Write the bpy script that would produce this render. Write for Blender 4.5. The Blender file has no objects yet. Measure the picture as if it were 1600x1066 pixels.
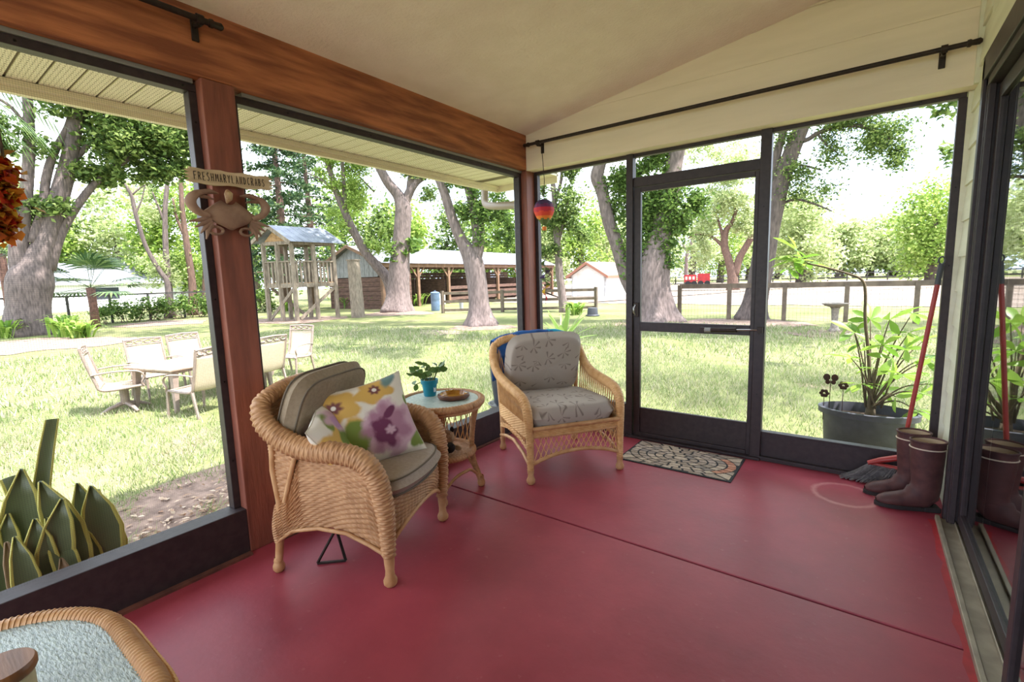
import bpy, math, random
import numpy as np
from mathutils import Vector, Matrix, Quaternion

SC = bpy.context.scene
COL = SC.collection
random.seed(7)
RNG = np.random.default_rng(11)
pi = math.pi
R_ = math.radians

# ------------------------------------------------------------------ camera
F = 745.0
_Y = Vector((1356 - 800, 419 - 533, F)).normalized()          # depth axis seen from the camera
_X = -Vector((-210 - 800, 465 - 533, F)); _X = (_X - _X.dot(_Y) * _Y).normalized()
_Z = _X.cross(_Y)
RM = Matrix((_X, _Y, _Z))                                      # world = RM @ (right, down, forward)
CAM = Vector((0, 0, 1.4))
cd = bpy.data.cameras.new('camera'); cam = bpy.data.objects.new('camera', cd); COL.objects.link(cam)
cd.sensor_width = 36.0; cd.lens = F / 1600 * 36.0; cd.clip_start = 0.02; cd.clip_end = 600
rc, dc, fc = RM.col[0], RM.col[1], RM.col[2]
m = Matrix((rc, -dc, -fc)).transposed().to_4x4(); m.translation = CAM
cam.matrix_world = m
SC.camera = cam

# ------------------------------------------------------------------ sky, sun, exposure
SC.view_settings.view_transform = 'Standard'; SC.view_settings.look = 'None'
SC.view_settings.gamma = 1.0; SC.view_settings.use_curve_mapping = False
SC.view_settings.exposure = 1.72
W = bpy.data.worlds.new('sky'); SC.world = W; W.use_nodes = True
wn = W.node_tree.nodes; wl = W.node_tree.links; wn.clear()
wo = wn.new('ShaderNodeOutputWorld'); wb = wn.new('ShaderNodeBackground')
wt = wn.new('ShaderNodeTexCoord'); wz = wn.new('ShaderNodeTexNoise'); wr = wn.new('ShaderNodeValToRGB')
wz.inputs['Scale'].default_value = 2.2; wz.inputs['Detail'].default_value = 5
wr.color_ramp.elements[0].position = 0.38; wr.color_ramp.elements[0].color = (0.60, 0.76, 1.0, 1)
wr.color_ramp.elements[1].position = 0.58; wr.color_ramp.elements[1].color = (0.88, 0.94, 1.0, 1)
wl.new(wt.outputs['Generated'], wz.inputs['Vector']); wl.new(wz.outputs['Fac'], wr.inputs['Fac'])
wl.new(wr.outputs['Color'], wb.inputs['Color']); wl.new(wb.outputs['Background'], wo.inputs['Surface'])
wb.inputs['Strength'].default_value = 1.4
sd = bpy.data.lights.new('sun', 'SUN'); sun = bpy.data.objects.new('sun', sd); COL.objects.link(sun)
sd.energy = 4.8; sd.angle = R_(1.2); sd.color = (1.0, 0.965, 0.92)
sun.rotation_euler = Vector((0.46, 0.10, 0.88)).to_track_quat('Z', 'Y').to_euler()
sun.location = (10, 2, 20)

# ------------------------------------------------------------------ layout helpers
G = -0.35                                                      # level of the yard
XL, XR, YF = -2.55, 0.42, 3.87                                 # porch: screen wall, house wall, gable wall
def ray(x, y): return RM @ Vector((x - 800, y - 533, F))
def onz(x, y, z=0.0):
    d = ray(x, y); return CAM + d * ((z - CAM.z) / d.z)
def ony(x, y, Y):
    d = ray(x, y); return CAM + d * ((Y - CAM.y) / d.y)
def onx(x, y, X):
    d = ray(x, y); return CAM + d * ((X - CAM.x) / d.x)
def at(x, y, r):                                               # the point r metres away (measured over the ground)
    d = ray(x, y); return CAM + d * (r / math.hypot(d.x, d.y))
def gpt(x, r):                                                 # ground point on the bearing of column x
    p = at(x, 440, r); return Vector((p.x, p.y, G))

# ------------------------------------------------------------------ materials
MATS = {}
def new_mat(name):
    m = bpy.data.materials.new(name); m.use_nodes = True
    nt = m.node_tree; nt.nodes.clear()
    o = nt.nodes.new('ShaderNodeOutputMaterial'); b = nt.nodes.new('ShaderNodeBsdfPrincipled')
    nt.links.new(b.outputs[0], o.inputs[0]); MATS[name] = m
    return m, nt.nodes, nt.links, b, o
def rgb(c): return (c[0], c[1], c[2], 1.0)
def srgb(r, g, b):
    f = lambda v: (v / 255 / 12.92) if v / 255 <= 0.04045 else ((v / 255 + 0.055) / 1.055) ** 2.4
    return (f(r), f(g), f(b))
def mat(name, col, col2=None, scale=8.0, rough=0.6, metal=0.0, bump=0.0, bscale=None, stretch=(1, 1, 1), detail=4, lo=0.35, hi=0.65, spec=0.5, coords='Object'):
    m, n, l, b, o = new_mat(name)
    b.inputs['Roughness'].default_value = rough; b.inputs['Metallic'].default_value = metal
    b.inputs['Specular IOR Level'].default_value = spec
    b.inputs['Base Color'].default_value = rgb(col)
    if col2 is not None or bump:
        tc = n.new('ShaderNodeTexCoord'); mp = n.new('ShaderNodeMapping'); mp.inputs['Scale'].default_value = stretch
        l.new(tc.outputs[coords], mp.inputs['Vector'])
    if col2 is not None:
        t = n.new('ShaderNodeTexNoise'); t.inputs['Scale'].default_value = scale; t.inputs['Detail'].default_value = detail
        r = n.new('ShaderNodeValToRGB'); r.color_ramp.elements[0].position = lo; r.color_ramp.elements[1].position = hi
        r.color_ramp.elements[0].color = rgb(col); r.color_ramp.elements[1].color = rgb(col2)
        l.new(mp.outputs[0], t.inputs['Vector']); l.new(t.outputs['Fac'], r.inputs['Fac']); l.new(r.outputs['Color'], b.inputs['Base Color'])
    if bump:
        t2 = n.new('ShaderNodeTexNoise'); t2.inputs['Scale'].default_value = bscale or scale * 3; t2.inputs['Detail'].default_value = 3
        bp = n.new('ShaderNodeBump'); bp.inputs['Strength'].default_value = bump; bp.inputs['Distance'].default_value = 0.01
        l.new(mp.outputs[0], t2.inputs['Vector']); l.new(t2.outputs['Fac'], bp.inputs['Height']); l.new(bp.outputs['Normal'], b.inputs['Normal'])
    return m
def leaf_mat(name, cols, trans=0.45, rough=0.45, gloss=0.25):
    m = bpy.data.materials.new(name); m.use_nodes = True; nt = m.node_tree; n = nt.nodes; l = nt.links; n.clear(); MATS[name] = m
    o = n.new('ShaderNodeOutputMaterial'); mx = n.new('ShaderNodeMixShader'); b = n.new('ShaderNodeBsdfPrincipled'); t = n.new('ShaderNodeBsdfTranslucent')
    g = n.new('ShaderNodeNewGeometry'); r = n.new('ShaderNodeValToRGB')
    els = r.color_ramp.elements
    els[0].position = 0; els[0].color = rgb(cols[0]); els[1].position = 1; els[1].color = rgb(cols[-1])
    for i, c in enumerate(cols[1:-1]):
        e = els.new((i + 1) / (len(cols) - 1)); e.color = rgb(c)
    l.new(g.outputs['Random Per Island'], r.inputs['Fac'])
    l.new(r.outputs['Color'], b.inputs['Base Color']); l.new(r.outputs['Color'], t.inputs['Color'])
    b.inputs['Roughness'].default_value = rough; b.inputs['Specular IOR Level'].default_value = gloss
    mx.inputs[0].default_value = trans; l.new(b.outputs[0], mx.inputs[1]); l.new(t.outputs[0], mx.inputs[2]); l.new(mx.outputs[0], o.inputs[0])
    return m

# ------------------------------------------------------------------ mesh helpers
def fast_mesh(name, V, Q):                                     # numpy vertices (N,3), faces (M,k)
    me = bpy.data.meshes.new(name); V = np.asarray(V, dtype=np.float32); Q = np.asarray(Q, dtype=np.int32)
    me.vertices.add(len(V)); me.vertices.foreach_set('co', V.ravel())
    k = Q.shape[1]; me.loops.add(Q.size); me.loops.foreach_set('vertex_index', Q.ravel())
    me.polygons.add(len(Q)); me.polygons.foreach_set('loop_start', np.arange(0, Q.size, k, dtype=np.int32))
    me.update(calc_edges=True); me.validate()
    return me
def link(name, me, mats, parent=None):
    o = bpy.data.objects.new(name, me); COL.objects.link(o)
    for x in (mats if isinstance(mats, (list, tuple)) else [mats]):
        me.materials.append(MATS[x] if isinstance(x, str) else x)
    if parent is not None: o.parent = parent
    return o
def tag(o, label=None, cat=None, group=None, kind=None):
    if label: o['label'] = label
    if cat: o['category'] = cat
    if group: o['group'] = group
    if kind: o['kind'] = kind
    return o
def thing(name, label, cat, loc=(0, 0, 0), rz=0.0, group=None, kind=None):
    o = bpy.data.objects.new(name, None); COL.objects.link(o); o.empty_display_size = 0.1
    o.location = loc; o.rotation_euler = (0, 0, rz)
    return tag(o, label, cat, group, kind)
def struct(name, loc=(0, 0, 0), label=None): return tag(thing(name, label, None, loc), kind='structure')
def copy_tree(o, parent=None):
    c = o.copy(); COL.objects.link(c); c.parent = parent
    for ch in o.children: copy_tree(ch, c)
    return c
def orient(d, up=(0, 0, 1)):
    d = Vector(d).normalized(); up = Vector(up)
    if abs(d.dot(up)) > 0.98: up = Vector((1, 0, 0))
    s = up.cross(d).normalized(); u = d.cross(s)
    return d, s, u
class MB:
    def __init__(s, org=(0, 0, 0)): s.v = []; s.f = []; s.m = []; s.org = Vector(org)
    def add(s, vs, fs, mi=0):
        o = len(s.v); s.v.extend([tuple(v) for v in vs]); s.f.extend([tuple(i + o for i in f) for f in fs]); s.m.extend([mi] * len(fs)); return s
    def box(s, lo, hi, mi=0):
        x0, y0, z0 = lo; x1, y1, z1 = hi
        return s.add([(x0, y0, z0), (x1, y0, z0), (x1, y1, z0), (x0, y1, z0), (x0, y0, z1), (x1, y0, z1), (x1, y1, z1), (x0, y1, z1)],
                     [(0, 3, 2, 1), (4, 5, 6, 7), (0, 1, 5, 4), (1, 2, 6, 5), (2, 3, 7, 6), (3, 0, 4, 7)], mi)
    def bar(s, a, b, w, h, up=(0, 0, 1), w2=None, h2=None, mi=0):
        a = Vector(a); b = Vector(b); d, sd_, u = orient(b - a, up); w2 = w if w2 is None else w2; h2 = h if h2 is None else h2
        vs = [a + sd_ * (i * w / 2) + u * (j * h / 2) for i, j in ((-1, -1), (1, -1), (1, 1), (-1, 1))] + [b + sd_ * (i * w2 / 2) + u * (j * h2 / 2) for i, j in ((-1, -1), (1, -1), (1, 1), (-1, 1))]
        return s.add(vs, [(0, 3, 2, 1), (4, 5, 6, 7), (0, 1, 5, 4), (1, 2, 6, 5), (2, 3, 7, 6), (3, 0, 4, 7)], mi)
    def tube(s, pts, r, n=8, caps=True, closed=False, flat=1.0, mi=0):
        pts = [Vector(p) for p in pts]; k = len(pts)
        rr = [r] * k if isinstance(r, (int, float)) else list(r)
        vs = []; up = None
        for i, p in enumerate(pts):
            d = (pts[(i + 1) % k] - pts[i - 1]) if closed else (pts[min(i + 1, k - 1)] - pts[max(i - 1, 0)])
            if d.length < 1e-9: d = Vector((0, 0, 1))
            d.normalize()
            if up is None: up = Vector((0, 0, 1)) if abs(d.z) < 0.9 else Vector((1, 0, 0))
            u = up - d * up.dot(d)
            if u.length < 1e-6: u = d.orthogonal()
            u.normalize(); up = u; sd_ = d.cross(u)
            for j in range(n):
                a = 2 * pi * j / n; vs.append(p + (u * math.cos(a) * flat + sd_ * math.sin(a)) * rr[i])
        fs = []
        for i in range(k if closed else k - 1):
            for j in range(n):
                a = i * n + j; b = i * n + (j + 1) % n; i2 = (i + 1) % k
                fs.append((a, b, i2 * n + (j + 1) % n, i2 * n + j))
        if caps and not closed: fs += [tuple(range(n))[::-1], tuple((k - 1) * n + j for j in range(n))]
        return s.add(vs, fs, mi)
    def lathe(s, prof, n=24, c=(0, 0, 0), sx=1.0, sy=1.0, mi=0, caps=True):
        c = Vector(c); vs = []; fs = []
        for r, z in prof:
            for j in range(n):
                a = 2 * pi * j / n; vs.append(c + Vector((r * math.cos(a) * sx, r * math.sin(a) * sy, z)))
        for i in range(len(prof) - 1):
            for j in range(n): fs.append((i * n + j, i * n + (j + 1) % n, (i + 1) * n + (j + 1) % n, (i + 1) * n + j))
        if caps:
            if prof[0][0] > 1e-5: fs.append(tuple(range(n))[::-1])
            if prof[-1][0] > 1e-5: fs.append(tuple((len(prof) - 1) * n + j for j in range(n)))
        return s.add(vs, fs, mi)
    def prism(s, poly, a, u, v, n, t, mi=0):                   # polygon (p,q) in plane a+u*p+v*q, thick t along n
        a = Vector(a); u = Vector(u); v = Vector(v); n = Vector(n); k = len(poly)
        vs = [a + u * p + v * q for p, q in poly] + [a + u * p + v * q + n * t for p, q in poly]
        return s.add(vs, [tuple(range(k))[::-1], tuple(range(k, 2 * k))] + [(i, (i + 1) % k, k + (i + 1) % k, k + i) for i in range(k)], mi)
    def grid(s, P, cu=False, cv=False, mi=0):
        P = np.asarray(P); nu, nv = P.shape[:2]; vs = P.reshape(-1, 3).tolist(); fs = []
        for i in range(nu if cu else nu - 1):
            for j in range(nv if cv else nv - 1):
                i2 = (i + 1) % nu; j2 = (j + 1) % nv
                fs.append((i * nv + j, i2 * nv + j, i2 * nv + j2, i * nv + j2))
        return s.add(vs, fs, mi)
    def ball(s, c, r, n=12, m_=8, mi=0):
        rx, ry, rz = (r, r, r) if isinstance(r, (int, float)) else r
        c = Vector(c); vs = []; fs = []
        for i in range(m_ + 1):
            t = pi * i / m_
            for j in range(n):
                a = 2 * pi * j / n; vs.append(c + Vector((rx * math.sin(t) * math.cos(a), ry * math.sin(t) * math.sin(a), -rz * math.cos(t))))
        for i in range(m_):
            for j in range(n): fs.append((i * n + j, i * n + (j + 1) % n, (i + 1) * n + (j + 1) % n, (i + 1) * n + j))
        return s.add(vs, fs, mi)
    def xf(s, M):
        s.v = [tuple(M @ Vector(v)) for v in s.v]; return s
    def mesh(s, name, smooth=None):
        me = bpy.data.meshes.new(name); o = s.org
        me.from_pydata([(v[0] - o.x, v[1] - o.y, v[2] - o.z) for v in s.v], [], s.f)
        if any(s.m): me.polygons.foreach_set('material_index', s.m)
        if smooth is not None:
            me.polygons.foreach_set('use_smooth', [True] * len(me.polygons))
            if smooth < 179: me.set_sharp_from_angle(angle=R_(smooth))
        me.update(); return me
    def build(s, name, mats, parent=None, smooth=None, bevel=0.0, kind=None, label=None):
        o = link(name, s.mesh(name, smooth), mats, parent)
        if bevel:
            b = o.modifiers.new('edge', 'BEVEL'); b.width = bevel; b.segments = 2; b.limit_method = 'ANGLE'; b.angle_limit = R_(40)
        if kind: o['kind'] = kind
        if label: o['label'] = label
        return o
def spline(pts, n=8):                                          # Catmull-Rom through points of any dimension
    P = [np.array(p, float) for p in pts]; P = [2 * P[0] - P[1]] + P + [2 * P[-1] - P[-2]]; out = []
    for i in range(1, len(P) - 2):
        for k in range(n):
            t = k / n; a, b, c, d = P[i - 1:i + 3]
            out.append(0.5 * ((2 * b) + (c - a) * t + (2 * a - 5 * b + 4 * c - d) * t * t + (3 * b - a - 3 * c + d) * t ** 3))
    out.append(P[-2]); return np.array(out)
def resample(P, step):
    P = np.asarray(P); s = np.r_[0, np.cumsum(np.linalg.norm(np.diff(P, axis=0), axis=1))]; k = max(2, int(s[-1] / step) + 1)
    t = np.linspace(0, s[-1], k); return np.stack([np.interp(t, s, P[:, i]) for i in range(P.shape[1])], 1)
def weave_h(nr, nc):                                           # heights of an over-under weave sampled 4 per strand
    fr = np.array([0.0, 0.75, 1.0, 0.75]); i = np.arange(nr * 4 + 1); j = np.arange(nc * 4 + 1)
    prof = fr[i % 4]; sgn = np.where((i // 4) % 2 == 0, 1.0, -1.0)
    return prof[:, None] * (0.52 + 0.48 * sgn[:, None] * np.sin(j[None, :] / 4 * pi + pi / 2 * 0))
def weave_panel(fn, nr, nc, amp=0.005):                        # fn(u, v) -> (pos, normal), numpy; rows along u, stakes along v
    H = weave_h(nr, nc); u, v = np.meshgrid(np.linspace(0, 1, nr * 4 + 1), np.linspace(0, 1, nc * 4 + 1), indexing='ij')
    P, N = fn(u, v); P = P + N * (H * amp)[..., None]
    nu, nv = H.shape; a = np.arange(nu * nv).reshape(nu, nv)
    Q = np.stack([a[:-1, :-1], a[1:, :-1], a[1:, 1:], a[:-1, 1:]], -1).reshape(-1, 4)
    return P.reshape(-1, 3), Q
def weave_tube(path, rad, strand=0.009, nc=10, amp=0.004):     # woven strands wound round a pole
    P = resample(path, strand / 4); k = (len(P) - 1) // 4 * 4 + 1; P = P[:k]; nr = (k - 1) // 4
    r = np.interp(np.linspace(0, 1, k), np.linspace(0, 1, len(rad)), rad) if hasattr(rad, '__len__') else np.full(k, rad)
    D = np.gradient(P, axis=0); D /= np.linalg.norm(D, axis=1)[:, None]
    U = np.zeros_like(P); up = np.array([0, 1.0, 0])
    for i in range(k):
        u = up - D[i] * (up @ D[i])
        u /= np.linalg.norm(u) + 1e-9; U[i] = u; up = u
    S = np.cross(D, U); H = weave_h(nr, nc)[:, :-1]; nv = nc * 4
    ang = np.arange(nv) / nv * 2 * pi
    # strands run at a slant so the winding reads as wicker
    rr = r[:, None] + H * amp
    V = P[:, None, :] + (U[:, None, :] * np.cos(ang)[None, :, None] + S[:, None, :] * np.sin(ang)[None, :, None]) * rr[..., None]
    a = np.arange(k * nv).reshape(k, nv); b = np.roll(a, -1, axis=1)
    Q = np.stack([a[:-1], b[:-1], b[1:], a[1:]], -1).reshape(-1, 4)
    return V.reshape(-1, 3), Q
def np_obj(name, VQ, mats, parent=None, smooth=True, kind=None):
    me = fast_mesh(name, *VQ)
    if smooth: me.polygons.foreach_set('use_smooth', [True] * len(me.polygons))
    o = link(name, me, mats, parent)
    if kind: o['kind'] = kind
    return o
def leaf_cards(C, size, aspect=0.5, jitter=0.35, updir=0.35, rng=RNG, fold=0.15):
    C = np.asarray(C, float); n = len(C)
    d = rng.normal(size=(n, 3)); d[:, 2] *= 0.7; d /= np.linalg.norm(d, axis=1)[:, None]
    nn = rng.normal(size=(n, 3)); nn[:, 2] += updir * 3
    s = np.cross(d, nn); s /= np.linalg.norm(s, axis=1)[:, None] + 1e-9
    w = np.cross(s, d); L = (size * (1 + jitter * rng.uniform(-1, 1, n)))[:, None]
    V = np.stack([C - d * L * 0.5, C + s * L * aspect * 0.5 + w * L * fold, C + d * L * 0.5, C - s * L * aspect * 0.5 + w * L * fold], 1).reshape(-1, 3)
    return V, np.arange(n * 4).reshape(n, 4)
def blob(c, r, n, k=10, tight=0.42, rng=RNG):                  # clumpy points filling an ellipsoid
    c = np.array(c, float); r = np.array(r if hasattr(r, '__len__') else (r, r, r), float)
    d = rng.normal(size=(k, 3)); d /= np.linalg.norm(d, axis=1)[:, None]
    sub = d * (rng.uniform(0.25, 0.85, (k, 1)))
    i = rng.integers(0, k, n); p = sub[i] + rng.normal(size=(n, 3)) * tight * rng.uniform(0.4, 1, (n, 1)) * 0.62
    return c + p * r
# ------------------------------------------------------------------ material library
mat('bronze', srgb(48, 38, 41), srgb(58, 47, 49), scale=30, rough=0.45, metal=0.0, spec=0.4)
mat('alu_strip', srgb(150, 150, 148), rough=0.4, metal=0.3)
mat('wood_beam', srgb(130, 70, 44), srgb(188, 114, 72), scale=2.6, rough=0.55, bump=0.4, bscale=9, stretch=(9, 1, 9), detail=10, lo=0.36, hi=0.66)
mat('wood_post', srgb(108, 58, 46), srgb(148, 84, 66), scale=3.0, rough=0.55, bump=0.25, bscale=10, stretch=(7, 7, 1), detail=8, lo=0.3, hi=0.72)
mat('stucco', srgb(250, 232, 224), srgb(244, 225, 216), scale=6, rough=0.9, bump=0.55, bscale=55)
mat('siding', srgb(240, 224, 204), srgb(233, 217, 196), scale=2, rough=0.6, bump=0.08, bscale=14, stretch=(1, 1, 8))
mat('siding_pale', srgb(226, 224, 206), srgb(216, 213, 194), scale=2, rough=0.6, bump=0.08, bscale=14, stretch=(1, 1, 8))
mat('soffit_vinyl', srgb(248, 240, 222), rough=0.5)
mat('fascia', srgb(240, 230, 208), rough=0.45)
mat('iron', srgb(40, 32, 30), srgb(58, 44, 38), scale=40, rough=0.5, metal=0.4)
mat('screen_thread', srgb(58, 58, 60), rough=0.6)
mat('screw', srgb(30, 28, 28), rough=0.4, metal=0.6)
mat('steel', srgb(170, 170, 172), rough=0.28, metal=1.0)
mat('track_metal', srgb(165, 152, 132), srgb(140, 128, 112), scale=12, rough=0.45, metal=0.35)
mat('roof_shingle', srgb(110, 104, 98), srgb(84, 80, 78), scale=20, rough=0.9)
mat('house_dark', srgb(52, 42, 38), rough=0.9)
mat('red_edge', srgb(172, 34, 42), srgb(150, 28, 36), scale=18, rough=0.5)
mat('joint_dark', srgb(66, 22, 24), rough=0.8)
mat('dirt_edge', srgb(110, 62, 48), srgb(80, 44, 36), scale=14, rough=0.9)

# red painted concrete: worn tone, fine scratches, pale ring left by a pot
m, n, l, b, o = new_mat('red_floor')
tc = n.new('ShaderNodeTexCoord')
t1 = n.new('ShaderNodeTexNoise'); t1.inputs['Scale'].default_value = 1.3; t1.inputs['Detail'].default_value = 7; t1.inputs['Roughness'].default_value = 0.62
r1 = n.new('ShaderNodeValToRGB'); r1.color_ramp.elements[0].position = 0.3; r1.color_ramp.elements[1].position = 0.72
r1.color_ramp.elements[0].color = rgb(srgb(130, 44, 58)); r1.color_ramp.elements[1].color = rgb(srgb(170, 70, 82))
l.new(tc.outputs['Object'], t1.inputs['Vector']); l.new(t1.outputs['Fac'], r1.inputs['Fac'])
t2 = n.new('ShaderNodeTexNoise'); t2.inputs['Scale'].default_value = 26; t2.inputs['Detail'].default_value = 6
r2 = n.new('ShaderNodeValToRGB'); r2.color_ramp.elements[0].position = 0.66; r2.color_ramp.elements[1].position = 0.8
l.new(tc.outputs['Object'], t2.inputs['Vector']); l.new(t2.outputs['Fac'], r2.inputs['Fac'])
sx = n.new('ShaderNodeSeparateXYZ'); l.new(tc.outputs['Object'], sx.inputs[0])
def fmath(op, a, c=None, nodes=n, links=l):
    q = nodes.new('ShaderNodeMath'); q.operation = op
    for k, w in enumerate((a, c)):
        if w is None: continue
        if isinstance(w, (int, float)): q.inputs[k].default_value = w
        else: links.new(w, q.inputs[k])
    return q.outputs[0]
def ringmask(cx, cy, r, w):
    dx = fmath('SUBTRACT', sx.outputs[0], cx); dy = fmath('SUBTRACT', sx.outputs[1], cy)
    d = fmath('SQRT', fmath('ADD', fmath('MULTIPLY', dx, dx), fmath('MULTIPLY', dy, dy)))
    d = fmath('ADD', d, fmath('MULTIPLY', fmath('SUBTRACT', t2.outputs['Fac'], 0.5), 0.03))
    return fmath('MAXIMUM', fmath('SUBTRACT', 1.0, fmath('DIVIDE', fmath('ABSOLUTE', fmath('SUBTRACT', d, r)), w)), 0.0)
mk = fmath('MULTIPLY', ringmask(-0.04, 3.49, 0.165, 0.022), 0.5)
mk = fmath('MAXIMUM', mk, fmath('MULTIPLY', r2.outputs['Color'], 0.22))
mx = n.new('ShaderNodeMix'); mx.data_type = 'RGBA'; mx.inputs['B'].default_value = rgb(srgb(210, 150, 146))
l.new(mk, mx.inputs['Factor']); l.new(r1.outputs['Color'], mx.inputs['A']); l.new(mx.outputs['Result'], b.inputs['Base Color'])
rr = n.new('ShaderNodeMapRange'); rr.inputs['To Min'].default_value = 0.34; rr.inputs['To Max'].default_value = 0.56
l.new(t1.outputs['Fac'], rr.inputs['Value']); l.new(rr.outputs[0], b.inputs['Roughness'])
bp = n.new('ShaderNodeBump'); b.inputs['Specular IOR Level'].default_value = 0.4; bp.inputs['Strength'].default_value = 0.25; bp.inputs['Distance'].default_value = 0.004
l.new(t2.outputs['Fac'], bp.inputs['Height']); l.new(bp.outputs['Normal'], b.inputs['Normal'])

# window glass of the sliding door
m, n, l, b, o = new_mat('door_glass')
b.inputs['Base Color'].default_value = (0.75, 0.8, 0.78, 1); b.inputs['Roughness'].default_value = 0.01
b.inputs['Transmission Weight'].default_value = 1.0; b.inputs['IOR'].default_value = 1.5

# ------------------------------------------------------------------ the porch: floor, ceiling, roof
YB = -1.9                                                      # made-up open end behind the camera; roof and house stop short to admit daylight
def zc(x): return 2.677 + 0.159 * (x + 2.55)
fl = struct('floor', (0, 0, 0))
MB().box((-2.72, YB, -0.16), (0.50, 2.236, 0)).build('slab', 'red_floor', fl, bevel=0.004)
MB().box((-2.72, 2.250, -0.16), (0.50, 3.96, 0)).build('slab', 'red_floor', fl, bevel=0.004)
MB().box((-2.70, 2.23, -0.15), (0.48, 2.256, -0.014)).build('joint', 'joint_dark', fl)
P = MB()
ys = np.linspace(0.2, 3.38, 40)
P.add([(0.352 + 0.006 * math.sin(y * 31) + 0.005 * math.sin(y * 57), y, 0.0012) for y in ys] + [(0.42, y, 0.0012) for y in ys],
      [(i, 40 + i, 41 + i, i + 1) for i in range(39)])
P.build('paint_edge', 'red_edge', fl)
MB().box((-2.548, YB, 0.0), (-2.515, 1.05, 0.012)).box((-2.548, 1.2, 0.0), (-2.52, 3.8, 0.010)).build('baseboard_left', 'dirt_edge')['kind'] = 'structure'

ce = struct('ceiling')
x0, x1 = -2.68, 0.52
MB().add([(x0, YB, zc(x0)), (x1, YB, zc(x1)), (x1, 3.74, zc(x1)), (x0, 3.74, zc(x0)), (x0, YB, zc(x0) + .04), (x1, YB, zc(x1) + .04), (x1, 3.74, zc(x1) + .04), (x0, 3.74, zc(x0) + .04)],
         [(0, 3, 2, 1), (4, 5, 6, 7), (0, 1, 5, 4), (1, 2, 6, 5), (2, 3, 7, 6), (3, 0, 4, 7)]).build('plaster', 'stucco', ce)
rf = struct('roof')
x0, x1 = -3.42, 9.0
def zr(x): return 2.50 + 0.06 + 0.159 * (x + 3.42)
MB().add([(x0, -2.3, zr(x0)), (x1, -2.3, zr(x1)), (x1, 4.42, zr(x1)), (x0, 4.42, zr(x0)), (x0, -2.3, zr(x0) + .08), (x1, -2.3, zr(x1) + .08), (x1, 4.42, zr(x1) + .08), (x0, 4.42, zr(x0) + .08)],
         [(0, 3, 2, 1), (4, 5, 6, 7), (0, 1, 5, 4), (1, 2, 6, 5), (2, 3, 7, 6), (3, 0, 4, 7)]).build('shingles', 'roof_shingle', rf)

# eave: vented soffit panels, fascia, gutter corner
ev = struct('ceiling_eave')
zs = 2.43
yy = -1.2; pw = 0.115; i = 0
holes = MB()
pm = MB().box((-3.40, 0.006, zs), (-2.69, pw - 0.006, zs + 0.012)).mesh('soffit_panel')
rm = MB().box((-3.40, -0.006, zs + 0.008), (-2.69, 0.006, zs + 0.02)).mesh('soffit_groove')
mat('soffit_groove', srgb(120, 108, 88), rough=0.7)
mat('vent_hole', srgb(150, 138, 112), rough=0.8)
pm.materials.append(MATS['soffit_vinyl']); rm.materials.append(MATS['soffit_groove'])
while yy < 4.0:
    for nm, me in (('panel', pm), ('groove', rm)):
        q = bpy.data.objects.new(nm, me); COL.objects.link(q); q.parent = ev; q.location = (0, yy, 0)
    if yy < 3.3 and yy > 0.1:
        for a in range(5):
            for k in range(26):
                cx_, cy_ = -3.36 + k * 0.025 + (a % 2) * 0.0125, yy + 0.02 + a * 0.019
                if k > 25: continue
                holes.add([(cx_ - .0035, cy_ - .003, zs - .0006), (cx_ + .0035, cy_ - .003, zs - .0006), (cx_ + .0035, cy_ + .003, zs - .0006), (cx_ - .0035, cy_ + .003, zs - .0006)], [(0, 1, 2, 3)])
    yy += pw; i += 1
holes.build('vent_holes', 'vent_hole', ev, kind='stuff')
MB().box((-3.44, -2.3, 2.37), (-3.40, 4.42, 2.60)).build('fascia', 'fascia', ev)
MB().box((-3.40, -2.3, 2.40), (-3.375, 4.42, 2.428)).build('trim_channel', 'fascia', ev)
MB().box((-3.40, 4.38, 2.37), (-2.62, 4.42, 2.60)).build('fascia', 'fascia', ev)
MB().box((-3.40, 3.98, 2.43), (-2.62, 4.40, 2.45)).build('eave_return', 'fascia', ev)
gt = struct('trim_1', label='cream gutter along the eave')
MB().prism([(0, 0), (-0.09, 0.02), (-0.11, 0.11), (-0.10, 0.11), (-0.085, 0.03), (-0.01, 0.012), (0, 0.11)], (-3.44, -2.3, 2.47), (1, 0, 0), (0, 0, 1), (0, 1, 0), 6.7).build('gutter', 'fascia', gt)
# downspout: out of the gutter, back under the eave and down the corner
p = [(-3.48, 4.25, 2.45), (-3.48, 4.25, 2.32), (-3.44, 4.22, 2.22), (-3.2, 4.13, 2.17), (-2.86, 4.02, 2.13), (-2.81, 4.0, 2.06), (-2.80, 4.0, 1.9), (-2.80, 4.0, G)]
mat('downspout', srgb(150, 136, 122), rough=0.45)
dsp = thing('downspout', 'grey brown rain downspout elbowing under the eave to the corner pillar', 'downspout', (-2.80, 4.0, G))
MB((-2.80, 4.0, G)).tube(spline(p[:6], 5).tolist() + p[6:], 0.04, n=10, flat=1.0).build('pipe', 'downspout', dsp, smooth=40)
MB((-2.80, 4.0, G)).box((-2.85, 3.95, 1.5), (-2.75, 4.05, 1.53)).build('strap', 'downspout', dsp)

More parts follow.
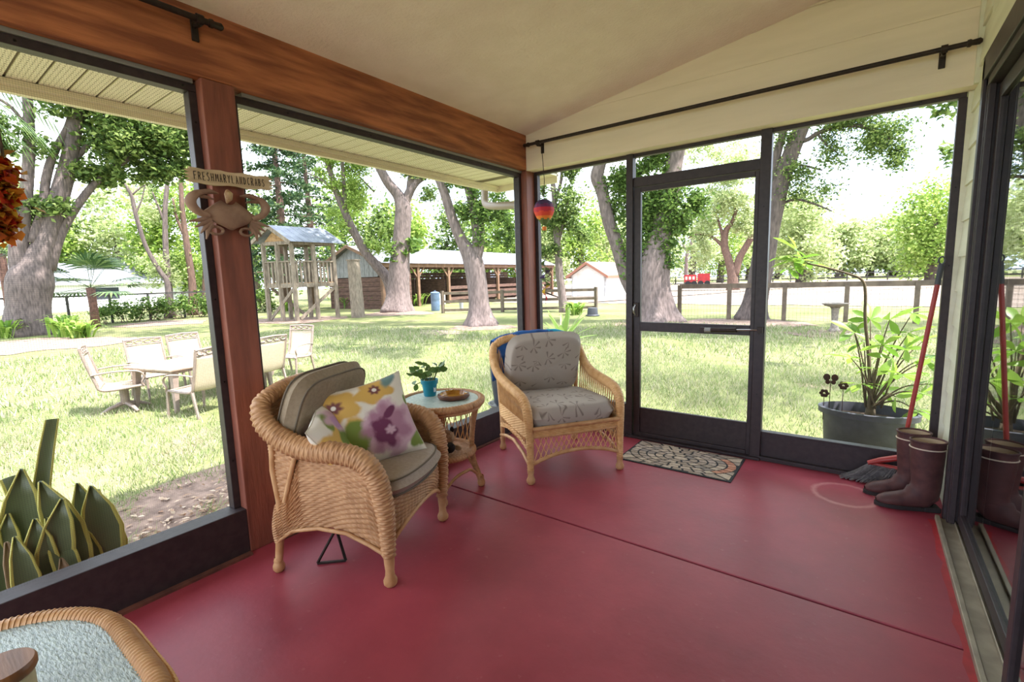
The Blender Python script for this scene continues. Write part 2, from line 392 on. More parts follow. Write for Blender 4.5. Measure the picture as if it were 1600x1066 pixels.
# ------------------------------------------------------------------ left side: beam, posts, screens
bl = struct('beam_left')
MB().box((-2.69, YB, 2.375), (-2.55, 3.73, 2.70)).build('timber', 'wood_beam', bl, bevel=0.005)
MB().box((-2.685, 1.26, 2.355), (-2.60, 3.72, 2.374)).box((-2.685, -1.5, 2.355), (-2.60, 1.04, 2.374)).build('light_strip', 'alu_strip', bl)
def pillar(name, y0, y1, zt=2.374):
    s = struct(name)
    MB().box((-2.69, y0, 0.0), (-2.55, y1, zt)).build('timber', 'wood_post', s, bevel=0.005)
    return s
pillar('pillar_1', 1.055, 1.205)
pillar('pillar_2', 3.72, 3.87)
pillar('pillar_3', -1.65, -1.5)
def threads(lo, hi, axis, pitch=0.008, w=0.00034):             # woven insect screen as real threads
    V = []; k = 0
    a0, a1, z0, z1, c = lo[0], hi[0], lo[1], hi[1], axis[1]
    us = np.arange(a0 + pitch / 2, a1, pitch); zs_ = np.arange(z0 + pitch / 2, z1, pitch)
    for u in us: V += [(u - w / 2, z0), (u + w / 2, z0), (u + w / 2, z1), (u - w / 2, z1)]
    for z in zs_: V += [(a0, z - w / 2), (a1, z - w / 2), (a1, z + w / 2), (a0, z + w / 2)]
    V = np.array(V); full = np.full(len(V), c)
    V3 = np.stack([full, V[:, 0], V[:, 1]], 1) if axis[0] == 'x' else np.stack([V[:, 0], full, V[:, 1]], 1)
    return V3, np.arange(len(V3)).reshape(-1, 4)
def side_window(name, y0, y1, screen=True):
    s = struct(name)
    x = -2.64
    MB().box((-2.60, y0, 0.0), (-2.552, y1, 0.243)).build('kick_plate', 'bronze', s, bevel=0.004)
    MB().box((-2.67, y0, 0.228), (-2.60, y1, 0.240)).build('sill', 'bronze', s)
    MB().box((x - .03, y0, 2.318), (x + .03, y1, 2.355)).build('frame_rail', 'bronze', s, bevel=0.003)
    for yy in (y0, y1 - 0.035): MB().box((x - .03, yy, 0.24), (x + .03, yy + 0.035, 2.318)).build('frame_stile', 'bronze', s, bevel=0.003)
    for yy in (y0 - 0.0, y1 - 0.012): MB().box((x - .048, yy, 0.24), (x - .03, yy + 0.012, 2.318)).build('spline_strip', 'alu_strip', s)
    sc = MB()
    for z in np.arange(0.5, 2.3, 0.42):
        for yy in (y0 + .017, y1 - .017): sc.tube([(x + .03, yy, z), (x + .033, yy, z)], 0.005, n=6)
    for yy in np.arange(y0 + 0.3, y1, 0.55): sc.tube([(x + .03, yy, 2.337), (x + .033, yy, 2.337)], 0.005, n=6)
    sc.build('screws', 'screw', s, kind='stuff')
    if screen: np_obj('insect_screen', threads((y0, 0.24), (y1, 2.32), ('x', x)), 'screen_thread', s, smooth=False, kind='stuff')
    return s
side_window('window_1', 1.205, 3.72)
side_window('window_2', -1.5, 1.055)

# ------------------------------------------------------------------ far gable wall: header siding, screens, door
wf = struct('wall_far')
def lap_board(a, bnd, z0, z1, y, proud, matn, parent):
    # board on the plane y facing the camera, cut by the slope of the ceiling
    top = lambda x: min(z1, zc(x) + 0.03)
    xs = sorted(set([a, bnd] + ([max(a, min(bnd, (z1 - .03 - 2.677) / 0.159 - 2.55))])))
    xs = [x for x in xs if top(x) > z0 + 0.001] or []
    if not xs: return
    lo_x = xs[0]
    if top(a) <= z0 + 0.001: lo_x = (z0 - .03 - 2.677) / 0.159 - 2.55; xs = [lo_x] + xs
    poly = [(x, z0) for x in (xs[0], xs[-1])] + [(x, top(x)) for x in reversed(xs)]
    MB().prism(poly, (0, y - proud, 0), (1, 0, 0), (0, 0, 1), (0, 1, 0), 0.05).build('board', matn, parent)
z = 2.37
for k, h in enumerate([0.20, 0.20, 0.20, 0.20, 0.20]):
    lap_board(-2.55, XR + 0.02, z, z + h + 0.001, 3.735, 0.012 - 0.0035 * 0, 'siding', wf) if k == 0 else lap_board(-2.55, XR + .02, z, z + h + 0.001, 3.735 + 0.0, 0.012 - 0.006 * (k % 2), 'siding', wf)
    z += h
MB().box((-2.69, 3.74, 2.372), (XR + 0.02, 4.0, 2.41)).build('soffit_board', 'siding', wf)
MB().box((-2.69, 3.90, 2.41), (XR + 0.6, 4.02, 3.2)).build('backing', 'siding_pale', wf)
MB().box((-2.5, 3.705, 3.02), (0.5, 3.722, 3.03)).build('joint_strip', 'siding', wf)

ys0, ys1 = 3.845, 3.895
def fbar(parent, name, xa, xb, za, zb, y0=ys0, y1=ys1, bev=0.003):
    return MB().box((xa, y0, za), (xb, y1, zb)).build(name, 'bronze', parent, bevel=bev)
# frame shared by screens and door
w3 = struct('window_3')                                        # side light beside the corner pillar
fbar(w3, 'frame_rail', -2.55, -1.635, 2.345, 2.38); fbar(w3, 'frame_stile', -2.55, -2.515, 0.0, 2.345)
fbar(w3, 'kick_plate', -2.515, -1.635, 0.0, 0.27, 3.86, 3.89); fbar(w3, 'sill', -2.515, -1.635, 0.27, 0.285, 3.85, 3.91)
np_obj('insect_screen', threads((-2.515, 0.28), (-1.635, 2.345), ('y', 3.87)), 'screen_thread', w3, False, 'stuff')
w4 = struct('window_4')                                        # transom over the door
fbar(w4, 'frame_rail', -1.58, -0.64, 2.345, 2.38); fbar(w4, 'transom_bar', -1.58, -0.64, 2.11, 2.185)
np_obj('insect_screen', threads((-1.58, 2.185), (-0.64, 2.345), ('y', 3.87)), 'screen_thread', w4, False, 'stuff')
w5 = struct('window_5')                                        # side light beside the house wall
fbar(w5, 'frame_rail', -0.58, 0.40, 2.345, 2.38); fbar(w5, 'frame_stile', 0.365, 0.405, 0.0, 2.345)
fbar(w5, 'kick_plate', -0.58, 0.365, 0.0, 0.20, 3.86, 3.89); fbar(w5, 'sill', -0.58, 0.365, 0.20, 0.215, 3.85, 3.91)
fbar(w5, 'foot_strip', -0.58, 0.40, 0.0, 0.03, 3.82, 3.86)
np_obj('insect_screen', threads((-0.58, 0.215), (0.365, 2.345), ('y', 3.87)), 'screen_thread', w5, False, 'stuff')
t2_ = struct('trim_2')                                         # the two door posts
fbar(t2_, 'post', -1.635, -1.578, 0.0, 2.38, 3.83, 3.90); fbar(t2_, 'post', -0.645, -0.575, 0.0, 2.38, 3.83, 3.90)
sc = MB()
for x in (-1.607, -0.61, 0.385, -2.53):
    for z in np.arange(0.5, 2.3, 0.45): sc.tube([(x, 3.83 if x in (-1.607, -0.61) else 3.845, z), (x, (3.83 if x in (-1.607, -0.61) else 3.845) - .003, z)], 0.005, n=6)
for x in np.arange(-2.3, 0.3, 0.5): sc.tube([(x, 3.845, 2.362), (x, 3.842, 2.362)], 0.005, n=6)
sc.build('screws', 'screw', t2_, kind='stuff')
dr = struct('door_1', label='dark bronze screen door with kick panel and closer')
d0, d1 = 3.85, 3.885
fbar(dr, 'stile', -1.574, -1.517, 0.02, 2.105, d0, d1); fbar(dr, 'stile', -0.676, -0.648, 0.02, 2.105, d0, d1)
fbar(dr, 'top_rail', -1.517, -0.676, 2.068, 2.105, d0, d1); fbar(dr, 'middle_rail', -1.517, -0.676, 0.93, 1.005, d0, d1)
fbar(dr, 'kick_panel', -1.517, -0.676, 0.05, 0.265, d0 + .008, d1); fbar(dr, 'bottom_rail', -1.517, -0.676, 0.02, 0.05, d0 - .006, d1)
fbar(dr, 'threshold', -1.64, -0.57, 0.0, 0.02, 3.80, 3.92)
np_obj('insect_screen', threads((-1.517, 1.005), (-0.676, 2.068), ('y', 3.87)), 'screen_thread', dr, False, 'stuff')
np_obj('insect_screen', threads((-1.517, 0.265), (-0.676, 0.93), ('y', 3.87)), 'screen_thread', dr, False, 'stuff')
cl = MB().tube([(-0.98, 3.81, 0.965), (-0.76, 3.81, 0.972)], 0.017, n=14).build('closer', 'iron', dr, smooth=40)
MB().tube([(-0.985, 3.81, 0.965), (-0.94, 3.81, 0.966)], 0.0175, n=14).build('cap', 'alu_strip', cl, smooth=40)
MB().tube([(-0.78, 3.81, 0.972), (-0.59, 3.815, 0.978)], 0.006, n=8).build('rod', 'steel', cl, smooth=40)
MB().box((-0.62, 3.80, 0.955), (-0.585, 3.832, 1.0)).build('bracket', 'iron', cl)
MB().box((-1.02, 3.80, 0.945), (-0.985, 3.85, 0.985)).build('bracket', 'iron', cl)
hd = MB().box((-1.565, 3.825, 1.05), (-1.53, 3.85, 1.17)).build('handle', 'iron', dr, bevel=0.004)
MB().tube([(-1.55, 3.815, 1.07), (-1.55, 3.79, 1.09), (-1.55, 3.79, 1.13), (-1.55, 3.815, 1.15)], 0.006, n=8).build('latch', 'steel', hd, smooth=60)

# curtain rods on the gable wall and the timber beam
def rod_thing(label, a, b, brackets, out, loc):
    t = thing('curtain_rod', label, 'curtain rod', loc)
    MB(loc).tube([a, b], 0.0135, n=14).build('pole', 'iron', t, smooth=40)
    for e, d in ((a, -1), (b, 1)):
        v = (Vector(b) - Vector(a)).normalized() * d; e = Vector(e)
        MB(loc).tube([e, e + v * .012, e + v * .02, e + v * .05, e + v * .06], [.018, .02, .014, .017, .008], n=12).build('finial', 'iron', t, smooth=50)
    for p in brackets:
        p = Vector(p); q = p + Vector(out)
        bk = MB(loc).bar(q + Vector((0, 0, .035)), q - Vector((0, 0, .075)), 0.03, 0.012, up=out).build('bracket', 'iron', t, bevel=.003)
        MB(loc).tube([q - Vector((0, 0, .01)), p + Vector((0, 0, -.02)), p + Vector((0, 0, -.015))], 0.011, n=8).build('arm', 'iron', bk, smooth=60)
        MB(loc).tube([p + Vector((-.014, 0, 0)) * (1 if abs(out[1]) > 0 else 0) + Vector((0, -.014, 0)) * (1 if abs(out[0]) > 0 else 0), p + Vector((.014, 0, 0)) * (1 if abs(out[1]) > 0 else 0) + Vector((0, .014, 0)) * (1 if abs(out[0]) > 0 else 0)], 0.021, n=12).build('ring', 'iron', bk, smooth=40)
    return t
rod_thing('long dark iron curtain rod across the cream gable wall above the screen door', (-2.46, 3.64, 2.565), (0.36, 3.64, 2.565), [(-2.37, 3.64, 2.565), (0.27, 3.64, 2.565)], (0, .08, 0), (-1.0, 3.72, 2.5))
rod_thing('dark iron curtain rod fixed to the brown timber beam over the crab sign', (-2.485, -1.2, 2.60), (-2.485, 1.09, 2.60), [(-2.485, 1.05, 2.60), (-2.485, -1.0, 2.60)], (-.06, 0, 0), (-2.55, 0.2, 2.6))

# ------------------------------------------------------------------ house side: siding and sliding glass door
wr_ = struct('wall_right')
z = -0.35; k = 0
while z < 3.25:
    MB().add([(XR + .012, 3.44, z + .2), (XR, 3.44, z), (XR + .03, 3.44, z), (XR + .03, 3.44, z + .2), (XR + .012, 3.87, z + .2), (XR, 3.87, z), (XR + .03, 3.87, z), (XR + .03, 3.87, z + .2)],
             [(0, 1, 2, 3), (7, 6, 5, 4), (0, 4, 5, 1), (1, 5, 6, 2), (2, 6, 7, 3), (3, 7, 4, 0)]).build('board', 'siding_pale', wr_)
    z += 0.2
MB().box((XR - .016, 3.832, 0.0), (XR + .02, 3.87, 2.37)).build('corner_trim', 'siding_pale', wr_)
MB().box((XR - .012, 3.69, 2.37), (XR + .02, 3.722, 3.2)).build('corner_trim', 'siding_pale', wr_)
MB().box((XR + .03, 3.44, -0.35), (XR + .16, 3.99, 3.3)).build('backing', 'siding_pale', wr_)
z = 2.40
while z < 3.25:
    MB().box((XR + .002, YB, z), (XR + .03, 3.44, z + .199)).build('board', 'siding_pale', wr_); z += 0.2
MB().box((XR + .03, YB, 2.40), (XR + .16, 3.44, 3.3)).build('backing', 'siding_pale', wr_)
MB().box((XR + .03, YB, -0.35), (XR + .16, -0.62, 3.3)).build('backing', 'siding_pale', wr_)
d2 = struct('door_2', label='sliding glass patio door in a dark bronze frame')
def dbar(name, x0, x1, y0, y1, z0, z1, mt='bronze', parent=None):
    return MB().box((x0, y0, z0), (x1, y1, z1)).build(name, mt, parent or d2, bevel=0.003)
dbar('casing', XR - .012, XR + .03, 3.395, 3.45, 0.0, 2.40); dbar('casing', XR - .012, XR + .03, -0.65, 3.45, 2.30, 2.42)
dbar('jamb', XR + .0, XR + .14, 3.355, 3.40, 0.0, 2.30); dbar('jamb', XR + .004, XR + .03, 3.335, 3.36, 0.02, 2.28); dbar('jamb', XR + .08, XR + .14, 3.33, 3.36, 0.02, 2.28)
dbar('head_jamb', XR + .0, XR + .14, -0.62, 3.40, 2.26, 2.30); dbar('head_jamb', XR + .05, XR + .07, -0.62, 3.36, 2.22, 2.26)
# two sliding leaves
def leaf(xc, ya, yb):
    p = MB().box((xc - .016, yb - .055, .035), (xc + .016, yb, 2.25)).build('leaf_stile', 'bronze', d2, bevel=.003)
    MB().box((xc - .016, ya, .035), (xc + .016, ya + .055, 2.25)).build('leaf_stile', 'bronze', d2, bevel=.003)
    MB().box((xc - .016, ya + .055, .035), (xc + .016, yb - .055, .10)).build('leaf_rail', 'bronze', d2, bevel=.003)
    MB().box((xc - .016, ya + .055, 2.18), (xc + .016, yb - .055, 2.25)).build('leaf_rail', 'bronze', d2, bevel=.003)
    MB().box((xc - .003, ya + .05, .095), (xc + .003, yb - .05, 2.185)).build('pane', 'door_glass', d2)
leaf(XR + .055, 1.95, 3.335); leaf(XR + .012, 0.55, 2.02); leaf(XR + .055, -0.62, 0.62)
dbar('track', XR - .045, XR - .025, -0.7, 3.40, 0.0, 0.028, 'track_metal'); dbar('track', XR - .03, XR + .14, -0.7, 3.40, 0.0, 0.012, 'track_metal'); dbar('track', XR + .03, XR + .036, -0.62, 3.36, 0.012, 0.03, 'track_metal')
# dim room behind the glass
rm_ = struct('wall_house')
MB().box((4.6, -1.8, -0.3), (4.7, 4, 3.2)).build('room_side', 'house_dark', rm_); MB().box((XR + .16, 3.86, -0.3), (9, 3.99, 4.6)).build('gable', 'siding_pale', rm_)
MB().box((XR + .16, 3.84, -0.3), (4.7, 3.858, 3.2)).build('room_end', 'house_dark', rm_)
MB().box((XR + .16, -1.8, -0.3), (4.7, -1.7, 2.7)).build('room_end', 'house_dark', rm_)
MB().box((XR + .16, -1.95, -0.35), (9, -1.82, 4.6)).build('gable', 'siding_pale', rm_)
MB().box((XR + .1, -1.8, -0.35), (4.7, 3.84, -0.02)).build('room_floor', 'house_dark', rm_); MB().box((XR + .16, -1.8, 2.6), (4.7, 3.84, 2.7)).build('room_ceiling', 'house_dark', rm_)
# ------------------------------------------------------------------ wicker furniture
mat('wicker', srgb(168, 122, 84), srgb(198, 152, 110), scale=22, rough=0.5, spec=0.35, lo=0.3, hi=0.7)
mat('wicker_pole', srgb(184, 136, 92), srgb(206, 162, 118), scale=16, rough=0.45, spec=0.4, bump=0.1, bscale=80)
mat('wicker_light', srgb(196, 146, 92), srgb(220, 176, 124), scale=22, rough=0.5, spec=0.35, lo=0.3, hi=0.7)
mat('cushion_khaki', srgb(138, 120, 98), srgb(150, 132, 110), scale=60, rough=0.85, bump=0.15, bscale=240)
mat('cushion_stone', srgb(158, 142, 130), srgb(168, 152, 140), scale=60, rough=0.85, bump=0.15, bscale=240)
mat('piping_khaki', srgb(112, 100, 86), rough=0.85)
mat('towel_blue', srgb(30, 70, 130), srgb(44, 96, 160), scale=7, rough=0.95, bump=0.5, bscale=150)
mat('towel_cyan', srgb(40, 150, 185), rough=0.95, bump=0.5, bscale=150)

def lathe_foot(mb, x, y, top=0.15, r=0.022):
    return mb.lathe([(r * 0.9, 0.0), (r * 1.3, 0.012), (r * 1.35, 0.03), (r * 0.95, 0.05), (r * 0.85, 0.075), (r, top * 0.75), (r * 1.05, top)], 14, (x, y, 0))
def cushion(w, d, h, puff=0.02, edge=0.03, nx=18, seg=None, wrinkle=0.0, round_front=0.0, seed=1):
    """box cushion centred on the origin: rounded plan corners, crowned faces"""
    rg = np.random.default_rng(seed); mb = MB(); N = 64
    def outline(t, inset):
        a, b_ = w / 2 - inset, d / 2 - inset; p = 5.0
        c, s_ = math.cos(t), math.sin(t)
        k = (abs(c) ** p + abs(s_) ** p) ** (-1 / p)
        x, y = a * c * k, b_ * s_ * k
        if round_front and x > 0: x += round_front * (1 - (y / b_) ** 2) * (x / a)
        return x, y
    rings = []
    up_ = [(h / 2 - edge, 0.0), (h / 2 - edge * .35, .012), (h / 2, .05)] + [(h / 2 + puff * (1 - (s_ / .95) ** 2), 1 - s_) for s_ in (.87, .76, .64, .52, .40, .28, .16, .06, .001)]
    zs_ = [(-z, f) for z, f in reversed(up_)] + [(0, -.012 / max(w, d) * 4)] + up_
    for z, f in zs_:
        row = []
        for i in range(N):
            x, y = outline(2 * pi * i / N, 0.0); s_ = 1 - f
            zz = z + (wrinkle * math.sin(x * 15 + y * 7 + seed) * math.sin(y * 19 - x * 5) * (1 if abs(z) >= h / 2 else 0.4) * min(1, s_ * 2))
            row.append((x * s_, y * s_, zz))
        rings.append(row)
    mb.grid(np.array(rings), cv=True)
    pipes = [MB().tube([(outline(2 * pi * i / N, -0.002)[0], outline(2 * pi * i / N, -0.002)[1], zz) for i in range(N)], 0.0045, n=6, closed=True) for zz in (-h / 2 + edge * .5, h / 2 - edge * .5)]
    return mb, pipes
def place(mb, loc, rx=0, ry=0, rz=0):
    return mb.xf(Matrix.Translation(loc) @ Matrix.Rotation(rz, 4, 'Z') @ Matrix.Rotation(ry, 4, 'Y') @ Matrix.Rotation(rx, 4, 'X'))

def wicker_chair_closed():
    t = thing('wicker_armchair', 'rolled-arm wicker armchair with khaki cushions holding two floral pillows', 'armchair', (-2.10, 1.47, 0), math.atan2(.37, .93))
    for s in (-1, 1):
        path = [(-.335, s * .25, .865), (-.335, s * .305, .83), (-.29, s * .338, .755), (-.19, s * .345, .685), (-.06, s * .345, .645), (.09, s * .345, .64), (.205, s * .34, .615), (.268, s * .335, .55), (.295, s * .325, .44), (.302, s * .315, .30), (.30, s * .31, .14)]
        rad = [.036, .043, .047, .048, .047, .046, .046, .045, .040, .034, .028]
        np_obj('arm_roll', weave_tube(spline(path, 12), rad, 0.0125, 8, .0075), 'wicker', t)
        P = spline(path, 12)
        def side(u, v, s=s, P=P):
            tz = v * 0.0
            x = -.30 + .60 * v
            zt = np.interp(x, P[:, 0][30:], P[:, 2][30:]) if True else 0
            zb = .155 + .10 * np.sin(np.clip((x + .28) / .56, 0, 1) * pi) ** 0.8
            ztop = np.interp(x, [-.30, -.26, -.22, -.13, .1, .22, .27, .30], [.34, .37, .40, .60, .61, .585, .53, .45])
            z = zb + (ztop - zb) * u
            y = s * (.315 + .018 * np.sin(u * pi) + .02 * (1 - u) * np.clip((-x - .1) / .2, 0, 1))
            pos = np.stack([x, y, z], -1); nrm = np.zeros_like(pos); nrm[..., 1] = s
            return pos, nrm
        np_obj('side_panel', weave_panel(side, 30, 22, .013), 'wicker', t)
        def wing(u, v, s=s):
            x = -.305 + .15 * v + .02 * (1 - u); z = .37 + (.34 - .07 * v) * u; y = np.full_like(x, s * .322)
            pos = np.stack([x, y, z], -1); nrm = np.zeros_like(pos); nrm[..., 1] = s
            return pos, nrm
        np_obj('wing_panel', weave_panel(wing, 22, 6, .010), 'wicker', t)
        MB().tube([(-.29, s * .333, .16), (-.2, s * .333, .225), (-.05, s * .333, .255), (.1, s * .333, .247), (.22, s * .331, .20), (.29, s * .325, .16)], .010, n=8).build('skirt_rail', 'wicker_pole', t, smooth=60)
        MB().tube([(-.135, s * .338, .62), (-.19, s * .336, .47), (-.225, s * .335, .37)], .011, n=8).build('strut', 'wicker_pole', t, smooth=60)
        MB().tube([(-.27, s * .33, .70), (-.285, s * .325, .52), (-.27, s * .32, .36), (-.285, s * .32, .16)], [.013, .014, .015, .017], n=10).build('back_post', 'wicker_pole', t, smooth=60)
        MB().tube([(-.285, s * .32, .17), (-.30, s * .325, .05)], [.02, .018], n=10).build('leg', 'wicker_pole', t, smooth=60)
        lathe_foot(MB(), -.302, s * .326, .06, .021).build('foot', 'wicker_pole', t, smooth=60)
        lathe_foot(MB(), .30, s * .31, .15, .024).build('foot', 'wicker_pole', t, smooth=60)
    def front(u, v):
        y = -.30 + .60 * v; bul = 1 - (y / .31) ** 2
        zb = .165 + .115 * np.sin(np.clip(v, 0, 1) * pi) ** 0.75
        z = zb + (.405 + .0 * u - zb) * u
        x = .275 + .055 * bul + .01 * np.sin(u * pi)
        pos = np.stack([x, y, z], -1); nrm = np.zeros_like(pos); nrm[..., 0] = 1
        return pos, nrm
    np_obj('front_panel', weave_panel(front, 18, 22, .013), 'wicker', t)
    a = np.linspace(-.29, .29, 15)
    MB().tube([(.285 + .055 * (1 - (y / .31) ** 2), y, .165 + .115 * math.sin((y + .30) / .60 * pi) ** .75 if abs(y) < .3 else .165) for y in a], .011, n=8).build('apron_rail', 'wicker_pole', t, smooth=60)
    def back(u, v):
        y = -.30 + .60 * v; z = .30 + (.57 + .02 * np.sin(v * pi)) * u - .03
        x = -.255 - .09 * u - .03 * np.sin(v * pi)
        pos = np.stack([x, y, z], -1); nrm = np.zeros_like(pos); nrm[..., 0] = -1
        return pos, nrm
    np_obj('back_panel', weave_panel(back, 50, 22, .005), 'wicker', t)
    top = spline([(-.337, -.29, .843), (-.338, -.24, .866), (-.355, -.12, .88), (-.36, 0, .885), (-.355, .12, .88), (-.338, .24, .866), (-.337, .29, .843)], 10)
    np_obj('top_roll', weave_tube(top, .036, .0125, 8, .006), 'wicker', t)
    MB().box((-.27, -.30, .34), (.27, .30, .365)).build('seat_deck', 'wicker_pole', t)
    mb, pp = cushion(.53, .59, .10, .018, .022, wrinkle=.0022, round_front=.05, seed=3)
    sc_ = place(mb, (.045, 0, .432), ry=R_(-2)).build('seat_cushion', 'cushion_stone', t, smooth=60)
    for p in pp: place(p, (.045, 0, .432), ry=R_(-2)).build('piping', 'piping_khaki', sc_, smooth=60)
    mb, pp = cushion(.50, .54, .12, .02, .022, wrinkle=.002, seed=5)
    M = dict(loc=(-.212, -.03, .72), ry=R_(-70))
    bc = place(mb, **M).build('back_cushion', 'cushion_khaki', t, smooth=60)
    for p in pp: place(p, **M).build('piping', 'piping_khaki', bc, smooth=60)
    return t
wicker_chair_closed()

# floral print: blooms and leaves laid out on the pillow cover
def floral(name, blooms, base=srgb(232, 224, 212)):
    m, n, l, b, o = new_mat(name); b.inputs['Roughness'].default_value = 0.85
    tc = n.new('ShaderNodeTexCoord'); nz = n.new('ShaderNodeTexNoise'); nz.inputs['Scale'].default_value = 14; nz.inputs['Detail'].default_value = 4
    l.new(tc.outputs['Object'], nz.inputs['Vector'])
    sp = n.new('ShaderNodeSeparateXYZ'); l.new(tc.outputs['Object'], sp.inputs[0])
    fm = lambda op, a, c=None: fmath(op, a, c, n, l)
    nf = fm('SUBTRACT', nz.outputs['Fac'], 0.5)
    cur = None
    first = n.new('ShaderNodeRGB'); first.outputs[0].default_value = rgb(base); cur = first.outputs[0]
    for (cx_, cy_, rx, ry, ang, col, wob, petals, soft) in blooms:
        dx = fm('SUBTRACT', sp.outputs[1], cx_); dy = fm('SUBTRACT', sp.outputs[2], cy_)
        ca, sa = math.cos(ang), math.sin(ang)
        ux = fm('DIVIDE', fm('ADD', fm('MULTIPLY', dx, ca), fm('MULTIPLY', dy, sa)), rx)
        uy = fm('DIVIDE', fm('SUBTRACT', fm('MULTIPLY', dy, ca), fm('MULTIPLY', dx, sa)), ry)
        d = fm('SQRT', fm('ADD', fm('MULTIPLY', ux, ux), fm('MULTIPLY', uy, uy)))
        d = fm('ADD', d, fm('MULTIPLY', nf, wob))
        if petals:
            an = fm('ARCTAN2', uy, ux); d = fm('ADD', d, fm('MULTIPLY', fm('COSINE', fm('MULTIPLY', an, float(petals))), 0.14))
        k = n.new('ShaderNodeMapRange'); k.interpolation_type = 'SMOOTHSTEP'; k.inputs['From Min'].default_value = 1.0 + soft; k.inputs['From Max'].default_value = 1.0 - soft
        l.new(d, k.inputs['Value'])
        x = n.new('ShaderNodeMix'); x.data_type = 'RGBA'; x.inputs['B'].default_value = rgb(col)
        l.new(k.outputs[0], x.inputs['Factor']); l.new(cur, x.inputs['A']); cur = x.outputs['Result']
    l.new(cur, b.inputs['Base Color'])
Yl, Yd, Gn, Pk, Pp, Mv, Wh = srgb(214, 172, 92), srgb(120, 70, 70), srgb(120, 138, 62), srgb(206, 170, 186), srgb(110, 50, 84), srgb(172, 124, 146), srgb(236, 228, 218)
floral('print_large', [(-.17, .12, .12, .085, 0, Yl, .5, 5, .12), (-.09, -.04, .055, .11, .2, Yl, .7, 0, .2), (-.17, .125, .035, .03, 0, Yd, 1.2, 7, .3), (-.17, .125, .012, .012, 0, Wh, 1, 0, .3),
                       (.05, .15, .11, .06, .1, Yl, .5, 5, .12), (.05, .155, .03, .024, 0, Yd, 1.2, 7, .3), (.05, .155, .012, .01, 0, Wh, 1, 0, .3),
                       (-.09, -.05, .07, .09, .4, Gn, .6, 0, .15), (.08, -.06, .15, .14, 0, Pk, .7, 6, .12), (.05, -.05, .11, .11, 0, Mv, .9, 7, .25), (.03, -.07, .055, .08, .5, Pp, 1.2, 5, .2), (.08, .02, .05, .02, .6, Pp, 1.0, 0, .2), (.06, -.07, .025, .02, 0, Pk, 1.4, 6, .4),
                       (.15, .20, .06, .03, .8, srgb(110, 140, 140), .8, 0, .3), (.20, -.16, .05, .04, .3, Gn, .8, 3, .2), (.20, .06, .012, .03, 0, Gn, .8, 0, .3)])
floral('print_small', [(-.10, -.03, .12, .12, .2, Yl, .6, 5, .12), (-.02, .10, .06, .035, .5, Gn, .8, 0, .2), (.0, -.01, .05, .06, .2, Gn, .8, 3, .2), (.06, .06, .10, .06, -.5, Pk, .9, 5, .25), (.05, .05, .06, .035, -.5, srgb(190, 150, 190), 1.0, 4, .25), (.07, -.11, .012, .03, .3, Gn, .8, 0, .3), (.10, -.12, .012, .03, -.3, Gn, .8, 0, .3)])
def throw_pillow(label, w, h, th, matn, loc, rot, group=None):
    n_ = 34; g = np.linspace(-1, 1, n_); U, V = np.meshgrid(g, g, indexing='ij')
    pin = 1 - .10 * (1 - V ** 2) * np.abs(U) ** 3; piv = 1 - .10 * (1 - U ** 2) * np.abs(V) ** 3
    Y = U * w / 2 * pin; Z = V * h / 2 * piv
    T = th / 2 * (np.clip(1 - np.abs(U) ** 2.6, 0, 1) * np.clip(1 - np.abs(V) ** 2.6, 0, 1)) ** .55
    T = T * (1 + .06 * np.sin(U * 7 + V * 3) * np.cos(V * 6))
    t = thing('throw_pillow', label, 'pillow', loc); t.rotation_euler = rot
    A = np.stack([T, Y, Z], -1); B = np.stack([-T, Y, Z], -1)
    MB().grid(A[:, ::-1]).grid(B).build('cover', matn, t, smooth=170)
    e = [A[i, 0] for i in range(n_)] + [A[-1, j] for j in range(1, n_)] + [A[i, -1] for i in range(n_ - 2, -1, -1)] + [A[0, j] for j in range(n_ - 2, 0, -1)]
    MB().tube(e, 0.0028, n=5, closed=True).build('seam', 'seam_cream', t, smooth=60)
    return t
mat('seam_cream', srgb(214, 204, 188), rough=0.9)

